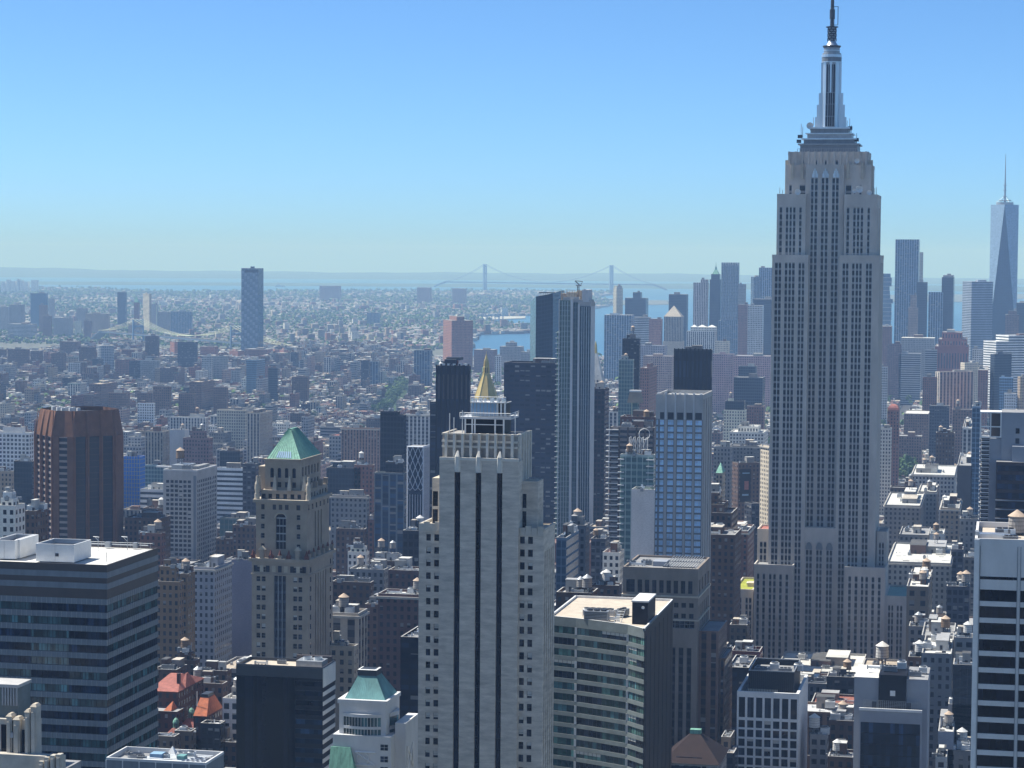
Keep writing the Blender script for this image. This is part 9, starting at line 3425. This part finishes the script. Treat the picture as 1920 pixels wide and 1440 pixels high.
def run_fill():
 r = random.Random(5)
 lots = [l for l in fill_lots() if inside((l[0] + l[1]) / 2, l[2], MANHATTAN) and free(l[0], l[1], l[2], l[3])]
 for l in lots:
  px, _ = to_px((l[0] + l[1]) / 2, l[2], 30)
  l[4] = max(9.0, min(l[4], max_h(px, l[2]) * r.uniform(.9, 1.0)))
 # which of them show, and how large: a coarse front-to-back sweep
 G = 4
 occ = np.zeros((1440 // G, 1920 // G), dtype=bool)
 items = []
 for o in COL.objects:
  if o.parent is None and o.get('category') and o.get('label'):
   ch = [o] + list(o.children_recursive)
   pts = []
   for q in ch:
    if q.type == 'MESH' and q.name.split('.')[0] not in ('antenna', 'deck', 'main_cable', 'hangers'):
     pts += [q.matrix_world @ Vector(c) for c in q.bound_box]
   if pts:
    pp = [to_px(*p) for p in pts if p.y > 50]
    if pp:
     xs, ys = [p[0] for p in pp], [p[1] for p in pp]
     items.append((o.location.y, min(xs) + 1, max(xs) - 1, min(ys) + 6, max(ys), None))
 for l in lots:
  items.append((l[2], *screen_rect(l[0], l[1], l[2], l[3], l[4]), l))
 items.sort(key=lambda t: t[0])
 shown = []
 for D, a, b, c, d, l in items:
  i0, i1, j0, j1 = max(0, int(c / G)), min(occ.shape[0], int(d / G) + 1), max(0, int(a / G)), min(occ.shape[1], int(b / G) + 1)
  if i1 <= i0 or j1 <= j0:
   if l is not None:
    shown.append((0, l))
   continue
  sub = occ[i0:i1, j0:j1]
  if l is not None:
   shown.append((int((~sub).sum()), l))
  sub[:] = True
 shown.sort(key=lambda t: -t[0])
 named, rest = [l for n, l in shown[:300] if n > 0], [l for n, l in shown[300:]]
 return named, rest
NAMED, REST = run_fill()
LAND_PX = []
for o in COL.objects:
 if o.parent is None and o.get('category') in ('skyscraper', 'tower', 'office tower', 'office building') and o.location.y < 2700:
  zs = [(q.matrix_world @ Vector(c)).z for q in [o] + list(o.children_recursive) if q.type == 'MESH' for c in q.bound_box]
  if zs:
   x, y = to_px(o.location.x, o.location.y, max(zs) * .6)
   LAND_PX.append((x, y, o['label']))
SHORT = (('tallest grey limestone', 'the tallest skyscraper'), ('pale brick tower with three', 'the three-slot brick tower'), ('tan stone office tower', 'the green-roofed stone tower'), ('blue-green glass office', 'the blue-green glass office'),
  ('black glass office', 'the black glass tower'), ('grey stone tower with curved bays', 'the blue-green pyramid roof'), ('curved grey office', 'the curved grey office'), ('brown-grey stone office', 'the dark-slotted stone office'),
  ('stone-piered tower with bright', 'the blue-window tower'), ('white concrete grid', 'the white grid office'), ('slate grey windowless', 'the slate grey block'), ('pale concrete tower with black', 'the black-banded tower'),
  ('grey-blue apartment tower', 'the open-frame balcony tower'), ('brown brick octagonal', 'the brown octagonal tower'), ('pale grey tower with a regular', 'the square-window tower'), ('slender unfinished', 'the slender green-glass tower'), ('slender green-glass', 'the slender green-glass tower'),
  ('slim tower wrapped', 'the white lattice tower'), ('tower with octagonal gilded', 'the gold pyramid'))
MARKS = []
for x, y, lab in LAND_PX:
 for key, nm in SHORT:
  if lab.startswith(key):
   MARKS.append((x, y, nm))
def name_fill():
 r = random.Random(77)
 built = []
 for l in NAMED:
  x0, x1, y0, y1, h, row = l
  key, t, hue, word = TONES[r.randrange(len(TONES))]
  st = ST[key].tint(t * r.uniform(.85, 1.15), hue)
  st.bay, st.fl = st.bay * r.uniform(.85, 1.2), st.fl * r.uniform(.95, 1.1)
  D = y0
  mb = MB()
  W, L = x1 - x0, y1 - y0
  rk = r.choice(('w', 'w', 'g', 'g', 'd', 't', 's', 'r'))
  step = r.random() < .3 and h > 30 and W > 15
  hh = h * .78 if step else h
  mb.fbox(0, W, 0, L, 0, hh - 1.0, st, 1.0, ROOFS[rk], r.random())
  a0, a1, b0, b1, zt = 0, W, 0, L, hh - 1.0
  if step:
   a0, a1, b0, b1 = W * .15, W * .85, L * .2, L * .95
   mb.fbox(a0, a1, b0, b1, zt + .02, h - 1.0, st, 1.0, ROOFS[rk], r.random())
   zt = h - 1.0
  corn = r.random() < .4
  if corn:
   c = r.choice(((.48, .45, .4), (.3, .28, .25), (.55, .55, .52), (.12, .2, .17)))
   mb.box(-.6, W + .6, -.7, -.02, hh - 2.1, hh - .9, ROOF, ((c),) * 3 + ((0, 0, 0),), bottom=True)
  root = mb.build('loft_building' if h > 26 else 'row_building', None, (x0, y0, ground_z(x0, y0)), 0)
  tanks = 1 if (r.random() < .32 and D < 2600) else 0
  rooftop(root, a0 + .6, a1 - .6, b0 + .6, b1 - .6, zt, D, tanks, r.choice((1, 2, 3)) if D < 1900 else (1 if D < 2400 else 0), r.choice((1, 1, 2)), r.randrange(10 ** 6), st)
  px, py = to_px((x0 + x1) / 2, y0, h)
  rooft = {'w': 'white roof', 'g': 'grey roof', 'd': 'black roof', 't': 'tan roof', 's': 'silver roof', 'r': 'reddish roof'}[rk]
  extra = ' and water tank' if tanks else ''
  form = ('stepped ' if step else '') + ('wide ' if W > 27 else 'narrow ' if W < 12 else '') + word
  m = min(MARKS, key=lambda q: (q[0] - px) ** 2 + ((q[1] - py) * 1.2) ** 2)
  side = 'left of' if px < m[0] - 60 else 'right of' if px > m[0] + 60 else ('below' if py > m[1] else 'behind')
  built.append([root, form + ' building with ' + rooft + extra, side + ' ' + m[2], px, py])
 from collections import defaultdict
 gr = defaultdict(list)
 for b in built:
  gr[(b[1], b[2])].append(b)
 nth = ['leftmost', 'second from left', 'third from left', 'fourth from left', 'fifth from left', 'sixth from left', 'seventh from left', 'eighth from left']
 for (f, s), L in gr.items():
  L.sort(key=lambda b: b[3])
  for k, b in enumerate(L):
   lab = f + ' ' + s
   if len(L) > 1:
    lab = f + ' ' + s + ', ' + nth[min(k, 7)]
   w = lab.split()
   if len(w) > 16:
    lab = lab.replace(' building', '', 1)
   tag(b[0], lab, 'building', 'ordinary city buildings')
name_fill()
def build_rest():
 r = random.Random(13)
 mb = MB()
 for l in REST:
  x0, x1, y0, y1, h, row = l
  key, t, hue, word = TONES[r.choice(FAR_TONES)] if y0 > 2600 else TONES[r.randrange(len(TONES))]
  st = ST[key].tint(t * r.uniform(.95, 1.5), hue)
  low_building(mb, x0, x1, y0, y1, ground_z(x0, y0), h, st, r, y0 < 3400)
  if y0 < 3000 and r.random() < .15:
   mb_tank(mb, x0 + (x1 - x0) * r.uniform(.25, .75), y0 + (y1 - y0) * r.uniform(.3, .8), ground_z(x0, y0) + h, r)
 o = mb.build('low_rise_blocks')
 tag(o, kind='stuff')
 # far borough across the river: small houses, sheds and blocks
 mb = MB()
 D = 6300.0
 rot = .5
 while D < 17500:
  step = max(21.0, D / 300)
  xl, xr = at(-40, 560, D).x, at(1180, 560, D).x
  x = xl
  while x < xr:
   y = D + r.uniform(-.5, .5) * step
   nb = math.sin(x * .0021 + 1.3 * math.sin(y * .0011)) + math.sin(y * .0017 + x * .0006) + .6 * math.sin(x * .0053 - y * .0041)
   if inside(x, y, BROOKLYN) and r.random() < .74 - .12 * nb and free(x - 8, x + 8, y - 8, y + 8):
    g = ground_z(x, y)
    w, l = r.uniform(.45, .95) * step, r.uniform(.45, 1.0) * step
    h = r.uniform(6, 11) + (r.random() < .02 + .03 * max(0, -nb)) * r.uniform(6, 26) * (1 if D < 11000 else .6)
    if r.random() < (.12 if nb < -.9 else .02):
     w, l, h = w * 3, l * 2, r.uniform(7, 12)
    key, t, hue, word = TONES[r.choice(FAR_TONES)]
    st = ST[key].tint(t * r.uniform(.8, 1.25), hue)
    roof = r.choice(((.55, .55, .54), (.4, .4, .4), (.33, .33, .33), (.22, .22, .22), (.44, .38, .31), (.28, .15, .12), (.6, .6, .58), (.28, .28, .28)))
    rx, ry = rot + r.uniform(-.1, .1), 0
    c, s = math.cos(rx), math.sin(rx)
    P = [(x + a * c - b * s, y + a * s + b * c) for a, b in ((-w / 2, -l / 2), (w / 2, -l / 2), (w / 2, l / 2), (-w / 2, l / 2))]
    at_ = st.attr(r.random())
    nf = max(1, round(h / 3.6))
    for i in range(4):
     mb.wall(P[i], P[(i + 1) % 4], g, g + h, FAC, at_, max(1, round(w / 3.5)), nf)
    mb.poly([(*p, g + h) for p in P], ROOF, None, ((roof),) * 3 + ((0, 0, 0),))
   x += step * r.uniform(.7, 1.1)
  D += step * .95
 o = mb.build('far_borough_houses')
 tag(o, kind='stuff')
 # unseen city blocks added behind the viewer to bounce sunlight; near glass reflects them
 mb = MB()
 y = -2600.0
 while y < 190:
  x = -1300.0
  while x < 1400:
   if math.hypot(x, y) > 150:
    w, l = r.uniform(28, 58), r.uniform(40, 60)
    key, t, hue, word = TONES[r.randrange(len(TONES))]
    low_building(mb, x, x + w, y, y + l, 0, r.uniform(30, 95), ST[key].tint(t * 1.1, hue), r, False)
   x += r.uniform(48, 76)
  y += 80.5
 tag(mb.build('uptown_bounce_blocks'), kind='stuff')
 # street and yard trees too many to count
 mb = MB()
 r2 = random.Random(3)
 def clump(x, y, g, s, leaf):
  for j in range(7):
   a, v = r2.uniform(0, 6.28), r2.uniform(-.3, 1)
   d = Vector((math.cos(a) * math.sqrt(1 - v * v * .9), math.sin(a) * math.sqrt(1 - v * v * .9), v))
   p = Vector((x, y, g + s * 1.1)) + d * s * r2.uniform(.5, .9)
   sd = d.cross(Vector((r2.uniform(-1, 1), r2.uniform(-1, 1), .4))).normalized() * s * .6
   up = d.cross(sd).normalized() * s * .55
   mb.poly([tuple(p - sd), tuple(p + up), tuple(p + sd), tuple(p - up)], leaf)
 D = 2900.0
 while D < 17000:
  step = max(24.0, D / 150) if D < 6000 else D / 260
  xl, xr = at(-40, 600, D).x, at(1960, 600, D).x
  x = xl
  while x < xr:
   y = D + r2.uniform(-.5, .5) * step
   poly = MANHATTAN if D < 6000 else BROOKLYN
   px, _ = to_px(x, y, 10)
   pr = .2 if D < 6000 else .5
   if D < 6000 and px < 140:
    pr = .45
   if D > 6000:
    pr = .42 + .16 * (math.sin(x * .0021 + 1.3 * math.sin(y * .0011)) + math.sin(y * .0017 + x * .0006) + .6 * math.sin(x * .0053 - y * .0041))
   if inside(x, y, poly) and r2.random() < pr:
    g = ground_z(x, y)
    s = r2.uniform(4.5, 8) if D < 6000 else r2.uniform(.10, .2) * step + 1.5
    ok = D > 6000 or free(x - 3, x + 3, y - 3, y + 3)
    if ok:
     clump(x, y, g + (8 if D < 6000 else 4), s, 'leaf' if r2.random() < .7 else 'leaf_fresh')
   x += step * r2.uniform(.6, 1.2)
  D += step
 o = mb.build('street_tree_foliage')
 tag(o, kind='stuff')
build_rest()
# ---------------------------------------------------------------- the air: one closed box of thin blue haze
def haze():
 m = bpy.data.materials.new('haze')
 m.use_nodes = True
 nt = m.node_tree
 nt.nodes.clear()
 out = nt.nodes.new('ShaderNodeOutputMaterial')
 v = nt.nodes.new('ShaderNodeVolumePrincipled')
 v.inputs['Color'].default_value = (*HAZE_COLOR, 1)
 v.inputs['Density'].default_value = HAZE_DENSITY
 v.inputs['Absorption Color'].default_value = (0.62, 1, 1, 1)
 v.inputs['Anisotropy'].default_value = 0.0
 nt.links.new(v.outputs[0], out.inputs['Volume'])
 MATS['haze'] = m
 zlow = -66000.0 ** 2 / EARTH - 3
 mb = MB()
 R_ = 66000.0
 mb.box(-R_, R_, -R_, R_, zlow * 2, 465, 'haze', bottom=True)
 o = mb.build('haze')
 tag(o, kind='stuff')
haze()
